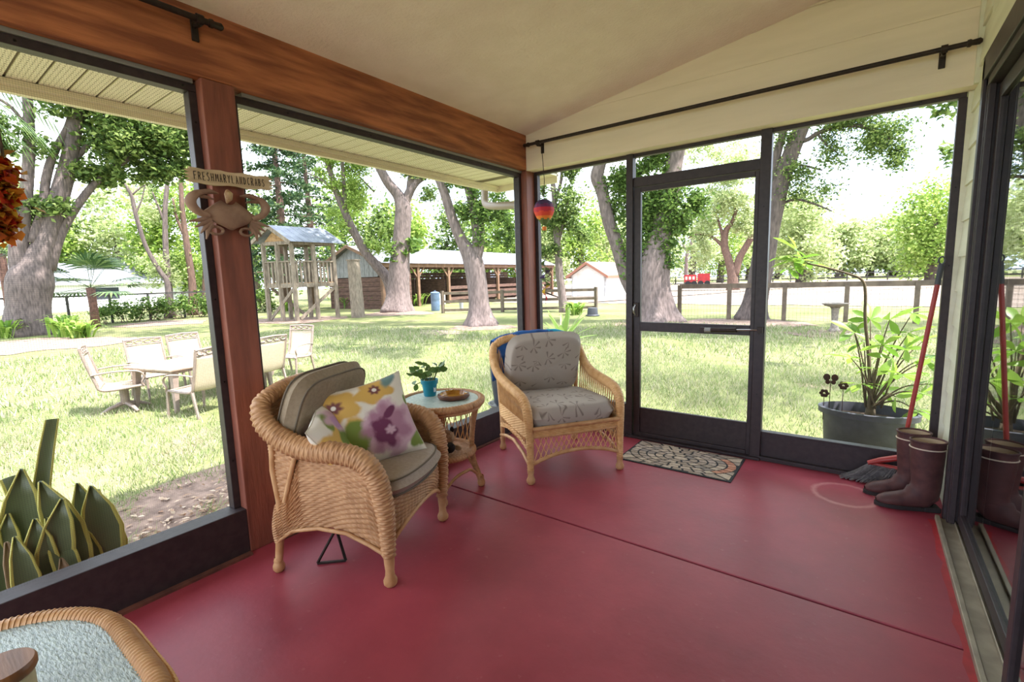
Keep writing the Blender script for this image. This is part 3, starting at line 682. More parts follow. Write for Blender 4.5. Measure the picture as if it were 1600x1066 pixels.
def wicker_chair_open():
    t = thing('wicker_armchair', 'open-weave wicker armchair with grey leaf-print cushions beside the screen door', 'armchair', (-1.87, 3.05, 0), math.atan2(-.58, .81))
    for s in (-1, 1):
        path = [(-.40, s * .30, .90), (-.405, s * .36, .86), (-.36, s * .385, .77), (-.28, s * .385, .69), (-.16, s * .38, .64), (0, s * .375, .615), (.16, s * .37, .60), (.275, s * .362, .575), (.335, s * .355, .52), (.355, s * .35, .43), (.36, s * .345, .28), (.36, s * .345, .09)]
        Pm = spline(path, 10)
        np_obj('arm_rail', weave_tube(Pm, [.026, .030, .032, .033, .034, .034, .034, .033, .030, .026, .023, .021], .0085, 7, .0035), 'wicker_light', t)
        lathe_foot(MB(), .36, s * .345, .10, .023).build('foot', 'wicker_pole', t, smooth=60)
        lathe_foot(MB(), -.36, s * .325, .10, .021).build('foot', 'wicker_pole', t, smooth=60)
        MB().tube([(-.36, s * .325, .08), (-.35, s * .33, .3), (-.36, s * .345, .6), (-.375, s * .36, .80)], .018, n=10).build('back_post', 'wicker_pole', t, smooth=60)
        # woven band and openwork under the arm
        def band(u, v, s=s):
            x = -.345 + .69 * v; z = .30 + .11 * u; y = np.full_like(x, s * .345) + s * .012 * np.sin(v * pi)
            pos = np.stack([x, y, z], -1); nrm = np.zeros_like(pos); nrm[..., 1] = s
            return pos, nrm
        np_obj('woven_band', weave_panel(band, 12, 26, .006), 'wicker_light', t)
        def band2(u, v, s=s):
            x = -.345 + .69 * v; z = .20 + .035 * u + .05 * np.sin(v * pi); y = np.full_like(x, s * .345)
            pos = np.stack([x, y, z], -1); nrm = np.zeros_like(pos); nrm[..., 1] = s
            return pos, nrm
        np_obj('lower_band', weave_panel(band2, 4, 26, .006), 'wicker_light', t)
        lat = MB(); N = 20
        for k in range(N):
            x = -.32 + .66 * k / N; zt = np.interp(x, Pm[:, 0][25:], Pm[:, 2][25:]) if x > -.3 else .70
            zt = float(np.interp(x, [-.40, -.36, -.28, -.16, 0, .16, .275, .335], [.84, .77, .69, .64, .615, .60, .575, .52]))
            lat.tube([(x, s * .352, .41), (x + .022, s * .366, zt - .02)], .0042, n=5); lat.tube([(x + .022, s * .352, .41), (x, s * .366, zt - .02)], .0042, n=5)
            lat.tube([(x, s * .345, .30), (x + .02, s * .345, .24)], .004, n=5); lat.tube([(x + .02, s * .345, .30), (x, s * .345, .24)], .004, n=5)
        lat.build('side_lattice', 'wicker_light', t, smooth=60, kind='stuff')
        MB().tube([(-.34, s * .345, .13), (-.2, s * .345, .17), (0, s * .345, .20), (.2, s * .345, .17), (.35, s * .345, .12)], .013, n=8).build('skirt_rail', 'wicker_pole', t, smooth=60)
    # front apron
    def ap(u, v):
        y = -.335 + .67 * v; z = .325 + .055 * u; x = np.full_like(y, .362) + .012 * np.sin(v * pi)
        pos = np.stack([x, y, z], -1); nrm = np.zeros_like(pos); nrm[..., 0] = 1
        return pos, nrm
    np_obj('front_band', weave_panel(ap, 6, 26, .006), 'wicker_light', t)
    MB().tube([(.375, -.33, .385), (.385, 0, .39), (.375, .33, .385)], .015, n=10).build('front_rail', 'wicker_pole', t, smooth=60)
    MB().tube([(.362, -.335, .325), (.374, 0, .325), (.362, .335, .325)], .009, n=8).build('apron_rail', 'wicker_pole', t, smooth=60)
    bot = lambda y: .135 + .065 * (1 - (y / .335) ** 2)
    MB().tube([(.362, y, bot(y)) for y in np.linspace(-.335, .335, 13)], .014, n=8).build('apron_rail', 'wicker_pole', t, smooth=60)
    lat = MB(); N = 17
    for k in range(N):
        y = -.325 + .65 * k / N
        for a, c in ((y, y + .07), (y + .07, y)):
            a, c = min(a, .33), min(c, .33); lat.tube([(.364, a, bot(a)), (.37, c, .325)], .0035, n=5)
    lat.build('apron_lattice', 'wicker_light', t, smooth=60, kind='stuff')
    # back: top roll and lattice
    top = spline([(-.404, -.345, .872), (-.402, -.29, .902), (-.43, -.15, .925), (-.435, 0, .93), (-.43, .15, .925), (-.402, .29, .902), (-.404, .345, .872)], 10)
    np_obj('top_roll', weave_tube(top, .03, .0085, 7, .0035), 'wicker_light', t)
    lat = MB()
    for k in range(16):
        y = -.33 + .66 * k / 15
        lat.tube([(-.35, y, .36), (-.40, max(-.33, min(.33, y + .09)), .90)], .0042, n=5); lat.tube([(-.35, y, .36), (-.40, max(-.33, min(.33, y - .09)), .90)], .0042, n=5)
    lat.build('back_lattice', 'wicker_light', t, smooth=60, kind='stuff')
    MB().box((-.34, -.335, .325), (.35, .335, .345)).build('seat_deck', 'wicker_pole', t)
    mb, pp = cushion(.66, .64, .15, .02, .03, wrinkle=.004, seed=11)
    place(mb, (.045, 0, .435), ry=R_(-2)).build('seat_cushion', 'cushion_leaf', t, smooth=60)
    mb, pp = cushion(.50, .60, .13, .03, .03, wrinkle=.006, seed=8)
    place(mb, (-.255, 0, .715), ry=R_(-73)).build('back_cushion', 'cushion_leaf', t, smooth=60)
    return t
# leaf sprays printed on grey cotton
m, n, l, b, o = new_mat('cushion_leaf'); b.inputs['Roughness'].default_value = 0.85
tc = n.new('ShaderNodeTexCoord'); mp = n.new('ShaderNodeMapping'); mp.inputs['Scale'].default_value = (8, 8, 8)
l.new(tc.outputs['Object'], mp.inputs['Vector'])
nz = n.new('ShaderNodeTexNoise'); nz.inputs['Scale'].default_value = 3; l.new(tc.outputs['Object'], nz.inputs['Vector'])
sp0 = n.new('ShaderNodeSeparateXYZ'); l.new(mp.outputs[0], sp0.inputs[0])
fm = lambda op, a, c=None: fmath(op, a, c, n, l)
cmb = n.new('ShaderNodeCombineXYZ'); l.new(sp0.outputs[1], cmb.inputs[0]); l.new(fm('ADD', sp0.outputs[2], fm('MULTIPLY', sp0.outputs[0], 0.8)), cmb.inputs[1])
vo = n.new('ShaderNodeTexVoronoi'); vo.voronoi_dimensions = '2D'; vo.inputs['Scale'].default_value = 1.0; vo.inputs['Randomness'].default_value = 0.75; l.new(cmb.outputs[0], vo.inputs['Vector'])
sb = n.new('ShaderNodeVectorMath'); sb.operation = 'SUBTRACT'; l.new(cmb.outputs[0], sb.inputs[0]); l.new(vo.outputs['Position'], sb.inputs[1])
sp = n.new('ShaderNodeSeparateXYZ'); l.new(sb.outputs[0], sp.inputs[0])
sc3 = n.new('ShaderNodeSeparateColor'); l.new(vo.outputs['Color'], sc3.inputs[0])
an = fm('ADD', fm('ARCTAN2', sp.outputs[1], sp.outputs[0]), fm('MULTIPLY', sc3.outputs[0], 6.28))
pet = fm('POWER', fm('ABSOLUTE', fm('COSINE', fm('MULTIPLY', an, 3.5))), 9.0)
half = fm('GREATER_THAN', fm('COSINE', fm('MULTIPLY', an, 0.5)), 0.35)
rad = vo.outputs['Distance']
msk = fm('MULTIPLY', fm('MULTIPLY', pet, half), fm('MULTIPLY', fm('LESS_THAN', rad, 0.5), fm('GREATER_THAN', rad, 0.04)))
x = n.new('ShaderNodeMix'); x.data_type = 'RGBA'; x.inputs['A'].default_value = rgb(srgb(168, 156, 146)); x.inputs['B'].default_value = rgb(srgb(104, 90, 84))
l.new(fm('MULTIPLY', msk, 0.8), x.inputs['Factor']); l.new(x.outputs['Result'], b.inputs['Base Color'])
ch2 = wicker_chair_open()
# folded beach towel over the chair back
tw = thing('beach_towel', 'blue beach towel draped over the back of the leaf-print armchair', 'towel', ch2.location, ch2.rotation_euler.z)
def drape(y0, y1, back_z, front_z, name, mt, off=0.0):
    n_ = 14; rows = []
    prof = [(-.385, front_z), (-.392, .90), (-.40, .955), (-.43, .968), (-.47, .958), (-.485, .90), (-.47, .80), (-.45, back_z)]
    prof = spline(prof, 5)
    for j in range(n_):
        y = y0 + (y1 - y0) * j / (n_ - 1); zo = -.048 * (abs(y) / .34) ** 2.5
        rows.append([(p[0] - off * .5 + .004 * math.sin(y * 60 + i * .3), y, p[1] + zo + off + .003 * math.sin(y * 40)) for i, p in enumerate(prof)])
    A = np.array(rows); mb = MB().grid(A); o_ = mb.build(name, mt, tw, smooth=170)
    md = o_.modifiers.new('thickness', 'SOLIDIFY'); md.thickness = .005; return o_
drape(-.375, .16, .62, .80, 'cloth', 'towel_blue'); drape(.12, .27, .55, .82, 'stripe', 'towel_cyan', .004)

throw_pillow('large square pillow with mauve and yellow flowers on the khaki armchair', .47, .45, .15, 'print_large', (-2.035, 1.49, .675), (R_(8), R_(-24), math.atan2(-.42, .85) + .12))
throw_pillow('small floral pillow tucked in front of the larger one on the khaki armchair', .34, .33, .12, 'print_small', (-2.05, 1.27, .645), (R_(14), R_(-28), math.atan2(.1, .85) + .62))

# ------------------------------------------------------------------ round wicker side table and what stands on it
mat('glass_rough', srgb(196, 206, 196), srgb(176, 190, 182), scale=60, rough=0.25, spec=0.6, bump=0.4, bscale=120)
TB = Vector((-2.215, 2.175, 0))
st = thing('side_table', 'round wicker side table with glass top between the armchairs', 'side table', TB)
TR, TZ = .285, .615
ring = lambda r, z, n_=64: np.array([(r * math.cos(a), r * math.sin(a), z) for a in np.linspace(0, 2 * pi, n_)])
np_obj('top_rim', weave_tube(ring(TR - .02, TZ, 90), .022, .010, 6, .003), 'wicker', st)
MB().lathe([(0, TZ - .012), (TR - .03, TZ - .012), (TR - .03, TZ - .004), (0, TZ - .004)], 48).build('table_deck', 'wicker_light', st, smooth=30)
MB().lathe([(0, TZ + .004), (TR - .028, TZ + .004), (TR - .026, TZ + .008), (TR - .03, TZ + .012), (0, TZ + .012)], 48).build('glass_top', 'glass_rough', st, smooth=30)
MB().tube(ring(TR - .03, TZ - .03)[:-1].tolist(), .014, n=8, closed=True).build('under_rim', 'wicker_pole', st, smooth=60)
feet = [(math.cos(a), math.sin(a)) for a in (R_(-82), R_(52), R_(142), R_(205))]
feet = [(math.cos(a), math.sin(a)) for a in (R_(-48), R_(48), R_(135), R_(228))]
for c, s in feet:
    np_obj('leg', weave_tube(spline([(c * .24, s * .24, .60), (c * .205, s * .205, .45), (c * .19, s * .19, .30), (c * .20, s * .20, .18), (c * .245, s * .245, .03)], 8), [.019, .017, .017, .018, .019], .010, 5, .0025), 'wicker', st)
    lathe_foot(MB(), c * .245, s * .245, .05, .02).build('foot', 'wicker_pole', st, smooth=60)
np_obj('shelf_rim', weave_tube(ring(.20, .275, 70), .018, .010, 6, .003), 'wicker', st)
def shelf(u, v):
    r = .015 + .18 * u; a = v * 2 * pi
    pos = np.stack([r * np.cos(a), r * np.sin(a), np.full_like(a, .275)], -1); nrm = np.zeros_like(pos); nrm[..., 2] = 1
    return pos, nrm
np_obj('shelf', weave_panel(shelf, 14, 30, .006), 'wicker', st)
lat = MB()
for q in range(4):
    a0 = math.atan2(feet[q][1], feet[q][0]); a1 = math.atan2(feet[(q + 1) % 4][1], feet[(q + 1) % 4][0])
    if a1 < a0: a1 += 2 * pi
    if q in (0,): continue
    K = 7
    for k in range(K):
        f0 = a0 + (a1 - a0) * k / K; f1 = a0 + (a1 - a0) * min(K, k + 2) / K
        for fa, fb in ((f0, f1), (f1, f0)):
            lat.tube([(.195 * math.cos(fa), .195 * math.sin(fa), .285), (.215 * math.cos((fa + fb) / 2), .215 * math.sin((fa + fb) / 2), .44), (.24 * math.cos(fb), .24 * math.sin(fb), .585)], .0035, n=5)
            if abs(fa - fb) > .1: lat.tube([(.20 * math.cos(fa), .20 * math.sin(fa), .26), (.205 * math.cos(fb), .205 * math.sin(fb), .15)], .0032, n=5)
lat.build('lattice', 'wicker_light', st, smooth=60, kind='stuff')
for q in range(4):
    c, s = feet[q]; c2, s2 = feet[(q + 1) % 4]
    MB().tube(spline([(c * .225, s * .225, .08), ((c * .7 + c2 * .3) * .26, (s * .7 + s2 * .3) * .26, .15), ((c + c2) * .15, (s + s2) * .15, .175), ((c * .3 + c2 * .7) * .26, (s * .3 + s2 * .7) * .26, .15), (c2 * .225, s2 * .225, .08)], 5).tolist(), .010, n=8).build('arch', 'wicker_pole', st, smooth=60)

mat('pot_turquoise', srgb(10, 128, 158), srgb(16, 140, 168), scale=30, rough=0.35)
mat('soil', srgb(52, 38, 28), srgb(72, 54, 40), scale=60, rough=1.0)
mat('stem_green', srgb(96, 104, 52), rough=0.6)
leaf_mat('jade', [srgb(60, 88, 44), srgb(84, 114, 56), srgb(116, 142, 76)], .25, .35, .5)
mat('tag_white', srgb(214, 220, 220), rough=0.6)
pz = TZ + .012
PT = onz(672, 618, pz)
pp_ = thing('potted_plant', 'small leafy jade plant in a turquoise pot on the round side table', 'potted plant', PT)
MB().lathe([(.04, 0), (.052, .085), (.058, .086), (.059, .112), (.053, .112), (.05, .095), (0, .095)], 28).build('pot', 'pot_turquoise', pp_, smooth=35)
MB().lathe([(0, .094), (.049, .094), (0, .1)], 20).build('soil', 'soil', pp_)
MB().add([(.049 * math.cos(a), .049 * math.sin(a), z) for a, z in ((-.2, .03), (.25, .03), (.25, .065), (-.2, .065))], [(0, 1, 2, 3)]).build('tag', 'tag_white', pp_)
rg = np.random.default_rng(4)
def round_leaf(mb, p, d, up, L, Wd, curl=.2):
    d, s_, u = orient(d, up); p = Vector(p)
    prof = [(0, .03), (.15, .6), (.4, 1), (.7, .85), (.9, .4), (1, .02)]
    vs = []
    for f, w in prof:
        c = p + d * (L * f) - u * (curl * L * f * f)
        vs += [c - s_ * (Wd * w / 2) + u * (.12 * Wd * w), c, c + s_ * (Wd * w / 2) + u * (.12 * Wd * w)]
    fs = []
    for i in range(len(prof) - 1):
        for j in range(2): a = i * 3 + j; fs.append((a, a + 1, a + 4, a + 3))
    mb.add(vs, fs); return mb
for k in range(13):
    a = k * 2.4; r = .012 + .026 * rg.random(); base = Vector((r * math.cos(a), r * math.sin(a), .095))
    out = Vector((math.cos(a), math.sin(a), 0)); tipp = base + out * (.03 + .055 * rg.random()) + Vector((0, 0, .05 + .06 * rg.random()))
    if k == 3: tipp = Vector((-.085, -.06, .075))
    MB().tube([base, (base + tipp) / 2 + Vector((0, 0, .012)), tipp], .0028, n=5).build('stem', 'stem_green', pp_, smooth=60)
    for j in range(3):
        al = a + (j - 1) * 1.2 + rg.normal() * .25; dd = Vector((math.cos(al), math.sin(al), .55 if j != 1 else .2))
        q = base.lerp(tipp, .66 + .17 * j)
        if k == 3: dd = Vector((-.3, -.3, -.9)) if j == 1 else dd
        round_leaf(MB(), q, dd, Vector((.75, -.75, .55)) + Vector(rg.normal(size=3) * .45), .046 + .02 * rg.random(), .036).build('leaf', 'jade', pp_, smooth=170)

mat('clay_brown', srgb(112, 66, 42), srgb(88, 50, 36), scale=25, rough=0.35)
mat('glaze_yellow', srgb(196, 140, 44), srgb(150, 96, 34), scale=12, rough=0.2, spec=0.7)
AT = onz(709, 622, pz)
ash = thing('ashtray', 'round brown clay ashtray with yellow glazed inside on the side table', 'ashtray', AT)
MB().lathe([(.075, 0), (.098, .004), (.106, .014), (.104, .028), (.094, .033), (.090, .030)], 40, caps=False).build('body', 'clay_brown', ash, smooth=50)
bw = MB().lathe([(.090, .030), (.080, .034), (.074, .024), (.066, .012), (0, .010)], 40, caps=False).build('bowl', 'glaze_yellow', ash, smooth=50)
for a in (0.4, 2.5, 4.6): MB().box((-.012, -.008, .028), (.012, .008, .038)).xf(Matrix.Rotation(a, 4, 'Z') @ Matrix.Translation((.085, 0, 0))).build('rest', 'glaze_yellow', bw, bevel=.003)

# plush animal asleep on the shelf
mat('plush_tan', srgb(196, 164, 132), srgb(170, 138, 108), scale=40, rough=1.0, bump=0.8, bscale=160)
mat('plush_dark', srgb(44, 36, 32), srgb(30, 26, 24), scale=50, rough=1.0, bump=0.8, bscale=160)
pl = thing('plush_toy', 'small tan plush animal with a dark face on the lower shelf', 'plush toy', TB + Vector((.05, -.02, .30)))
MB().ball((-.03, .0, .05), (.075, .06, .062), 18, 12).build('body', 'plush_tan', pl, smooth=170)
MB().ball((.045, -.035, .10), (.048, .045, .045), 16, 10).build('head', 'plush_tan', pl, smooth=170)
MB().ball((.075, -.055, .04), (.042, .04, .035), 14, 10).build('muzzle', 'plush_dark', pl, smooth=170)
for s in (-1, 1): MB().ball((.03 + s * .03, -.035 + s * .03, .145), (.015, .012, .02), 10, 8).build('ear', 'plush_dark', pl, smooth=170)
for s in (-1, 1): MB().ball((.06 + s * .02, -.03 + s * .05, .018), (.035, .018, .018), 10, 8).build('paw', 'plush_tan', pl, smooth=170)

# bent metal triangle on the floor under the armchair
tri = thing('metal_triangle', 'black metal triangle stand on the floor under the khaki armchair', 'stand', onz(520, 880, 0))
a, b_, c = Vector((-.055, -.05, .006)), Vector((.045, .045, .006)), Vector((-.035, .055, .15))
for p, q in ((a, b_), (b_, c), (c, a)): MB().bar(p, q, .012, .009).build('bar', 'iron', tri)

# ------------------------------------------------------------------ foreground wicker table
GZ = .50
gt_ = thing('wicker_table', 'glass-topped wicker table with rounded corners, cut off by the picture edge', 'table', (-1.45, -.10, 0))
def rrect(x0, x1, y0, y1, r, z, n_=10, bow=0.0):
    out = []
    for cx_, cy_, a0 in ((x1 - r, y1 - r, 0), (x0 + r, y1 - r, 90), (x0 + r, y0 + r, 180), (x1 - r, y0 + r, 270)):
        for k in range(n_ + 1):
            a = R_(a0 + 90 * k / n_); out.append([cx_ + r * math.cos(a), cy_ + r * math.sin(a), z])
    return out
fx0, fx1, fy0, fy1 = -.40, .45, -.62, .395
oc = rrect(fx0, fx1, fy0, fy1, .30, GZ)
for p in oc: p[1] += .0
MB().tube(oc, .024, n=12, closed=True).build('rim', 'wicker_pole', gt_, smooth=60)
bands = MB()
pl_ = resample(np.array(oc + [oc[0]]), .013)
for k in range(len(pl_) - 1):
    d = Vector(pl_[k + 1] - pl_[k]); dd, s_, u = orient(d); c0 = Vector(pl_[k])
    bands.tube([c0 + (s_ * math.cos(t_) + u * math.sin(t_)) * .0245 for t_ in np.linspace(0, 2 * pi, 13)[:-1]], .0028, n=4, closed=True)
bands.build('rim_wrap', 'wicker_pole', gt_, smooth=60, kind='stuff')
br = MB(); pb = resample(np.array(rrect(fx0 - .03, fx1 + .03, fy0 - .03, fy1 + .03, .33, GZ - .012) + [rrect(fx0 - .03, fx1 + .03, fy0 - .03, fy1 + .03, .33, GZ - .012)[0]]), .014)
for k in range(len(pb) - 2):
    p0, p1 = Vector(pb[k]), Vector(pb[k + 2]); dd, s_, u = orient(p1 - p0); br.tube([p0 - s_ * .006 - u * .004, (p0 + p1) / 2 + u * .006, p1 + s_ * .006 - u * .004], .0045, n=5)
br.build('braid', 'wicker_light', gt_, smooth=60, kind='stuff')
def table_skirt(u, v):
    Pp_ = np.array(rrect(fx0 - .012, fx1 + .012, fy0 - .012, fy1 + .012, .31, 0) + [rrect(fx0 - .012, fx1 + .012, fy0 - .012, fy1 + .012, .31, 0)[0]]); Q_ = resample(Pp_, .01)
    tt = np.linspace(0, 1, len(Q_)); x = np.interp(v, tt, Q_[:, 0]); y = np.interp(v, tt, Q_[:, 1])
    pos = np.stack([x, y, GZ - .20 + .18 * u], -1); c = np.array([(fx0 + fx1) / 2, (fy0 + fy1) / 2]); nrm = np.stack([x - c[0], y - c[1], np.zeros_like(x)], -1); nrm /= np.linalg.norm(nrm, axis=-1)[..., None]
    return pos, nrm
np_obj('skirt', weave_panel(table_skirt, 22, 90, .006), 'wicker', gt_)
for lx, ly in ((fx0 + .08, fy0 + .08), (fx1 - .08, fy0 + .08), (fx1 - .08, fy1 - .08), (fx0 + .08, fy1 - .08)):
    np_obj('leg', weave_tube(np.array([(lx, ly, GZ - .03), (lx, ly, .0)]), .026, .010, 6, .003), 'wicker', gt_)
# hammered glass
m, n, l, b, o = new_mat('glass_hammered')
b.inputs['Base Color'].default_value = rgb(srgb(170, 186, 184)); b.inputs['Roughness'].default_value = 0.12; b.inputs['Specular IOR Level'].default_value = 0.7
tc = n.new('ShaderNodeTexCoord'); mp = n.new('ShaderNodeMapping'); mp.inputs['Scale'].default_value = (60, 190, 60); mp.inputs['Rotation'].default_value = (0, 0, .55)
nz = n.new('ShaderNodeTexNoise'); nz.inputs['Scale'].default_value = 1.0; nz.inputs['Detail'].default_value = 3
l.new(tc.outputs['Object'], mp.inputs['Vector']); l.new(mp.outputs[0], nz.inputs['Vector'])
bp = n.new('ShaderNodeBump'); bp.inputs['Strength'].default_value = 0.9; bp.inputs['Distance'].default_value = 0.004; l.new(nz.outputs['Fac'], bp.inputs['Height']); l.new(bp.outputs['Normal'], b.inputs['Normal'])
rp = n.new('ShaderNodeValToRGB'); rp.color_ramp.elements[0].color = rgb(srgb(104, 118, 114)); rp.color_ramp.elements[1].color = rgb(srgb(158, 170, 162)); rp.color_ramp.elements[0].position = .35; rp.color_ramp.elements[1].position = .65
l.new(nz.outputs['Fac'], rp.inputs['Fac']); l.new(rp.outputs['Color'], b.inputs['Base Color'])
gl = rrect(fx0 + .02, fx1 - .02, fy0 + .02, fy1 - .02, .28, 0)
MB().prism([(p[0], p[1]) for p in gl], (0, 0, GZ + .0), (1, 0, 0), (0, 1, 0), (0, 0, 1), .010).build('glass_top', 'glass_hammered', gt_)
mat('lid_wood', srgb(140, 92, 54), srgb(112, 70, 40), scale=6, rough=0.45, stretch=(1, 9, 1), bump=.1)
mat('jar_cream', srgb(200, 186, 150), srgb(176, 160, 124), scale=20, rough=0.6)
jl = onz(2, 1058, GZ + .10)
jr = thing('candle_jar', 'squat jar with a round wooden lid on the glass table', 'jar', (jl.x, jl.y, GZ + .012))
MB().lathe([(.0, 0), (.046, 0), (.05, .006), (.05, .082), (.044, .09), (0, .09)], 28).build('jar', 'jar_cream', jr, smooth=35)
MB().lathe([(.0, .088), (.054, .088), (.057, .094), (.057, .106), (.053, .112), (0, .112)], 28).build('lid', 'lid_wood', jr, smooth=35)
# ------------------------------------------------------------------ yard: ground, lawn, beds
m, n, l, b, o = new_mat('lawn'); b.inputs['Roughness'].default_value = 0.95; b.inputs['Specular IOR Level'].default_value = 0.1
tc = n.new('ShaderNodeTexCoord')
t1 = n.new('ShaderNodeTexNoise'); t1.inputs['Scale'].default_value = 0.35; t1.inputs['Detail'].default_value = 6
t2 = n.new('ShaderNodeTexNoise'); t2.inputs['Scale'].default_value = 6.0; t2.inputs['Detail'].default_value = 6
t3 = n.new('ShaderNodeTexNoise'); t3.inputs['Scale'].default_value = 0.8; t3.inputs['Detail'].default_value = 5
for t in (t1, t2, t3): l.new(tc.outputs['Object'], t.inputs['Vector'])
r1 = n.new('ShaderNodeValToRGB'); e = r1.color_ramp.elements; e[0].position = .32; e[0].color = rgb(srgb(92, 104, 58)); e[1].position = .66; e[1].color = rgb(srgb(138, 136, 98))
l.new(fmath('ADD', fmath('MULTIPLY', t1.outputs['Fac'], .6, n, l), fmath('MULTIPLY', t2.outputs['Fac'], .4, n, l), n, l), r1.inputs['Fac'])
r3 = n.new('ShaderNodeValToRGB'); e = r3.color_ramp.elements; e[0].position = .60; e[1].position = .70
l.new(t3.outputs['Fac'], r3.inputs['Fac'])
x = n.new('ShaderNodeMix'); x.data_type = 'RGBA'; x.inputs['B'].default_value = rgb(srgb(146, 128, 110)); l.new(fmath('MULTIPLY', r3.outputs['Color'], .75, n, l), x.inputs['Factor']); l.new(r1.outputs['Color'], x.inputs['A'])
l.new(x.outputs['Result'], b.inputs['Base Color'])
mat('sand', srgb(146, 130, 118), srgb(122, 106, 94), scale=.6, rough=1.0)
mat('mulch', srgb(112, 92, 82), srgb(150, 126, 112), scale=9, rough=1.0, bump=.6, bscale=40)
gr = struct('ground')
MB().add([(-160, -60, G), (160, -60, G), (160, 200, G), (-160, 200, G)], [(0, 1, 2, 3)]).build('lawn', 'lawn', gr)
def patch(name, pts, matn, z, parent, seed=0, amp=.15):
    rg_ = np.random.default_rng(seed); c = np.mean(np.array(pts), 0); P_ = resample(np.array(list(pts) + [pts[0]], float), .5)[:-1]
    P_ = P_ + rg_.normal(size=P_.shape) * amp
    return MB().add([(p[0], p[1], z) for p in P_], [tuple(range(len(P_)))]).build(name, matn, parent)
patch('mulch_bed', [(-2.69, -1.5), (-2.69, 4.2), (-3.3, 4.3), (-4.35, 3.4), (-5.0, 2.2), (-4.9, 1.0), (-4.6, -.6), (-4.3, -1.5)][::-1], 'mulch', G + .012, gr, 1, .1)
patch('paddock', [(-22, 27.5), (60, 27.5), (90, 92), (-60, 92)], 'sand', G + .02, gr, 2, .3)
for k, (px_, py_, a_) in enumerate([(752, 512, 1.3), (620, 490, 2.2), (1022, 506, 1.6), (1302, 522, 1.1), (470, 500, 2.6), (60, 540, 3.0), (250, 506, 2.4), (690, 520, .9), (1150, 505, 2.0)]):
    c = onz(px_, py_, G); patch('bare_patch', [(c.x + a_ * math.cos(t) * (1 + .25 * math.sin(3 * t + k)), c.y + .8 * a_ * math.sin(t)) for t in np.linspace(0, 2 * pi, 14)[:-1]], 'sand' if k in (7,) else 'mulch', G + .008 + .001 * k, gr, 10 + k, .12)

# grass blades on the near lawn (uncountable)
leaf_mat('grass_blade', [srgb(108, 130, 74), srgb(142, 156, 104), srgb(168, 168, 134), srgb(188, 178, 160)], .35, .6, .15)
def grass(name, rects, dens, hgt, wd, seed, skip=lambda x, y: np.zeros(len(x), bool)):
    rg_ = np.random.default_rng(seed); xs, ys = [], []
    for x0, x1, y0, y1 in rects:
        k = int((x1 - x0) * (y1 - y0) * dens); xs.append(rg_.uniform(x0, x1, k)); ys.append(rg_.uniform(y0, y1, k))
    x = np.concatenate(xs); y = np.concatenate(ys); dn = np.sin(x * 1.7 + 2) * np.cos(y * 1.3) + .6 * np.sin(x * 4.1 + y * 3.3)
    keep = (~skip(x, y)) & (rg_.random(len(x)) < np.clip(.62 + .38 * dn, .12, 1)); x, y = x[keep], y[keep]; k = len(x)
    a = rg_.uniform(0, 2 * pi, k); h = hgt * rg_.uniform(.5, 1.3, k); lean = rg_.uniform(.2, .9, k); b = rg_.uniform(0, 2 * pi, k)
    z = np.full(k, G)
    V = np.stack([np.stack([x + np.cos(a) * wd, y + np.sin(a) * wd, z], 1), np.stack([x - np.cos(a) * wd, y - np.sin(a) * wd, z], 1), np.stack([x + np.cos(b) * h * lean, y + np.sin(b) * h * lean, z + h], 1)], 1).reshape(-1, 3)
    o_ = link(name, fast_mesh(name, V, np.arange(k * 3).reshape(k, 3)), 'grass_blade'); return tag(o_, 'short sunlit lawn grass around the porch', 'grass', kind='stuff')
bed = lambda x, y: (x > -4.75) & (x < -2.5) & (y < 4.2)
grass('grass', [(-9.5, -4.3, -.5, 8), (-6, 1.0, 4.1, 10)], 1500, .075, .0055, 1, bed)
grass('grass', [(-18, -9.5, -1, 12), (-9.5, -5, 8, 14), (-8, 2.5, 10, 17)], 300, .11, .012, 2)
o_ = bpy.data.objects['grass.001']; o_['label'] = 'longer lawn grass further out under the trees'
# tufts in the bed and fallen leaves
k = 900; xx = RNG.uniform(-4.9, -3.2, 34); yy = RNG.uniform(.4, 3.6, 34)
V = []
for cx_, cy_ in zip(xx, yy):
    for q in range(26):
        a, h, ln = RNG.uniform(0, 2 * pi), RNG.uniform(.04, .11), RNG.uniform(.3, 1.1); px_, py_ = cx_ + RNG.normal() * .06, cy_ + RNG.normal() * .06
        V += [(px_ + .004, py_, G + .01), (px_ - .004, py_, G + .01), (px_ + math.cos(a) * h * ln, py_ + math.sin(a) * h * ln, G + h)]
leaf_mat('tuft_green', [srgb(110, 140, 60), srgb(140, 165, 80)], .35)
tag(link('grass_tufts', fast_mesh('grass_tufts', V, np.arange(len(V)).reshape(-1, 3)), 'tuft_green'), 'scattered green grass tufts sprouting in the mulch bed', 'grass', kind='stuff')
leaf_mat('dry_leaf', [srgb(120, 92, 72), srgb(170, 140, 116), srgb(206, 186, 164), srgb(150, 110, 84)], .15, .7, .2)
k = 5200; C = np.stack([RNG.uniform(-4.9, -2.72, k), RNG.uniform(-1.4, 4.1, k), np.full(k, G + .022) + RNG.uniform(0, .02, k)], 1)
C = C[(C[:, 0] > -4.4 + .35 * np.sin(C[:, 1] * 2)) | (RNG.random(k) < .25)]
V, Q = leaf_cards(C, .06, .42, .5, 3.0)
V = V.reshape(-1, 4, 3); V[:, :, 2] = C[:, None, 2] + (V[:, :, 2] - C[:, None, 2]) * .35; V = V.reshape(-1, 3)
tag(link('leaf_litter', fast_mesh('leaf_litter', V, Q), 'dry_leaf'), 'pale dry fallen leaves covering the shaded bed by the porch', 'leaves', kind='stuff')

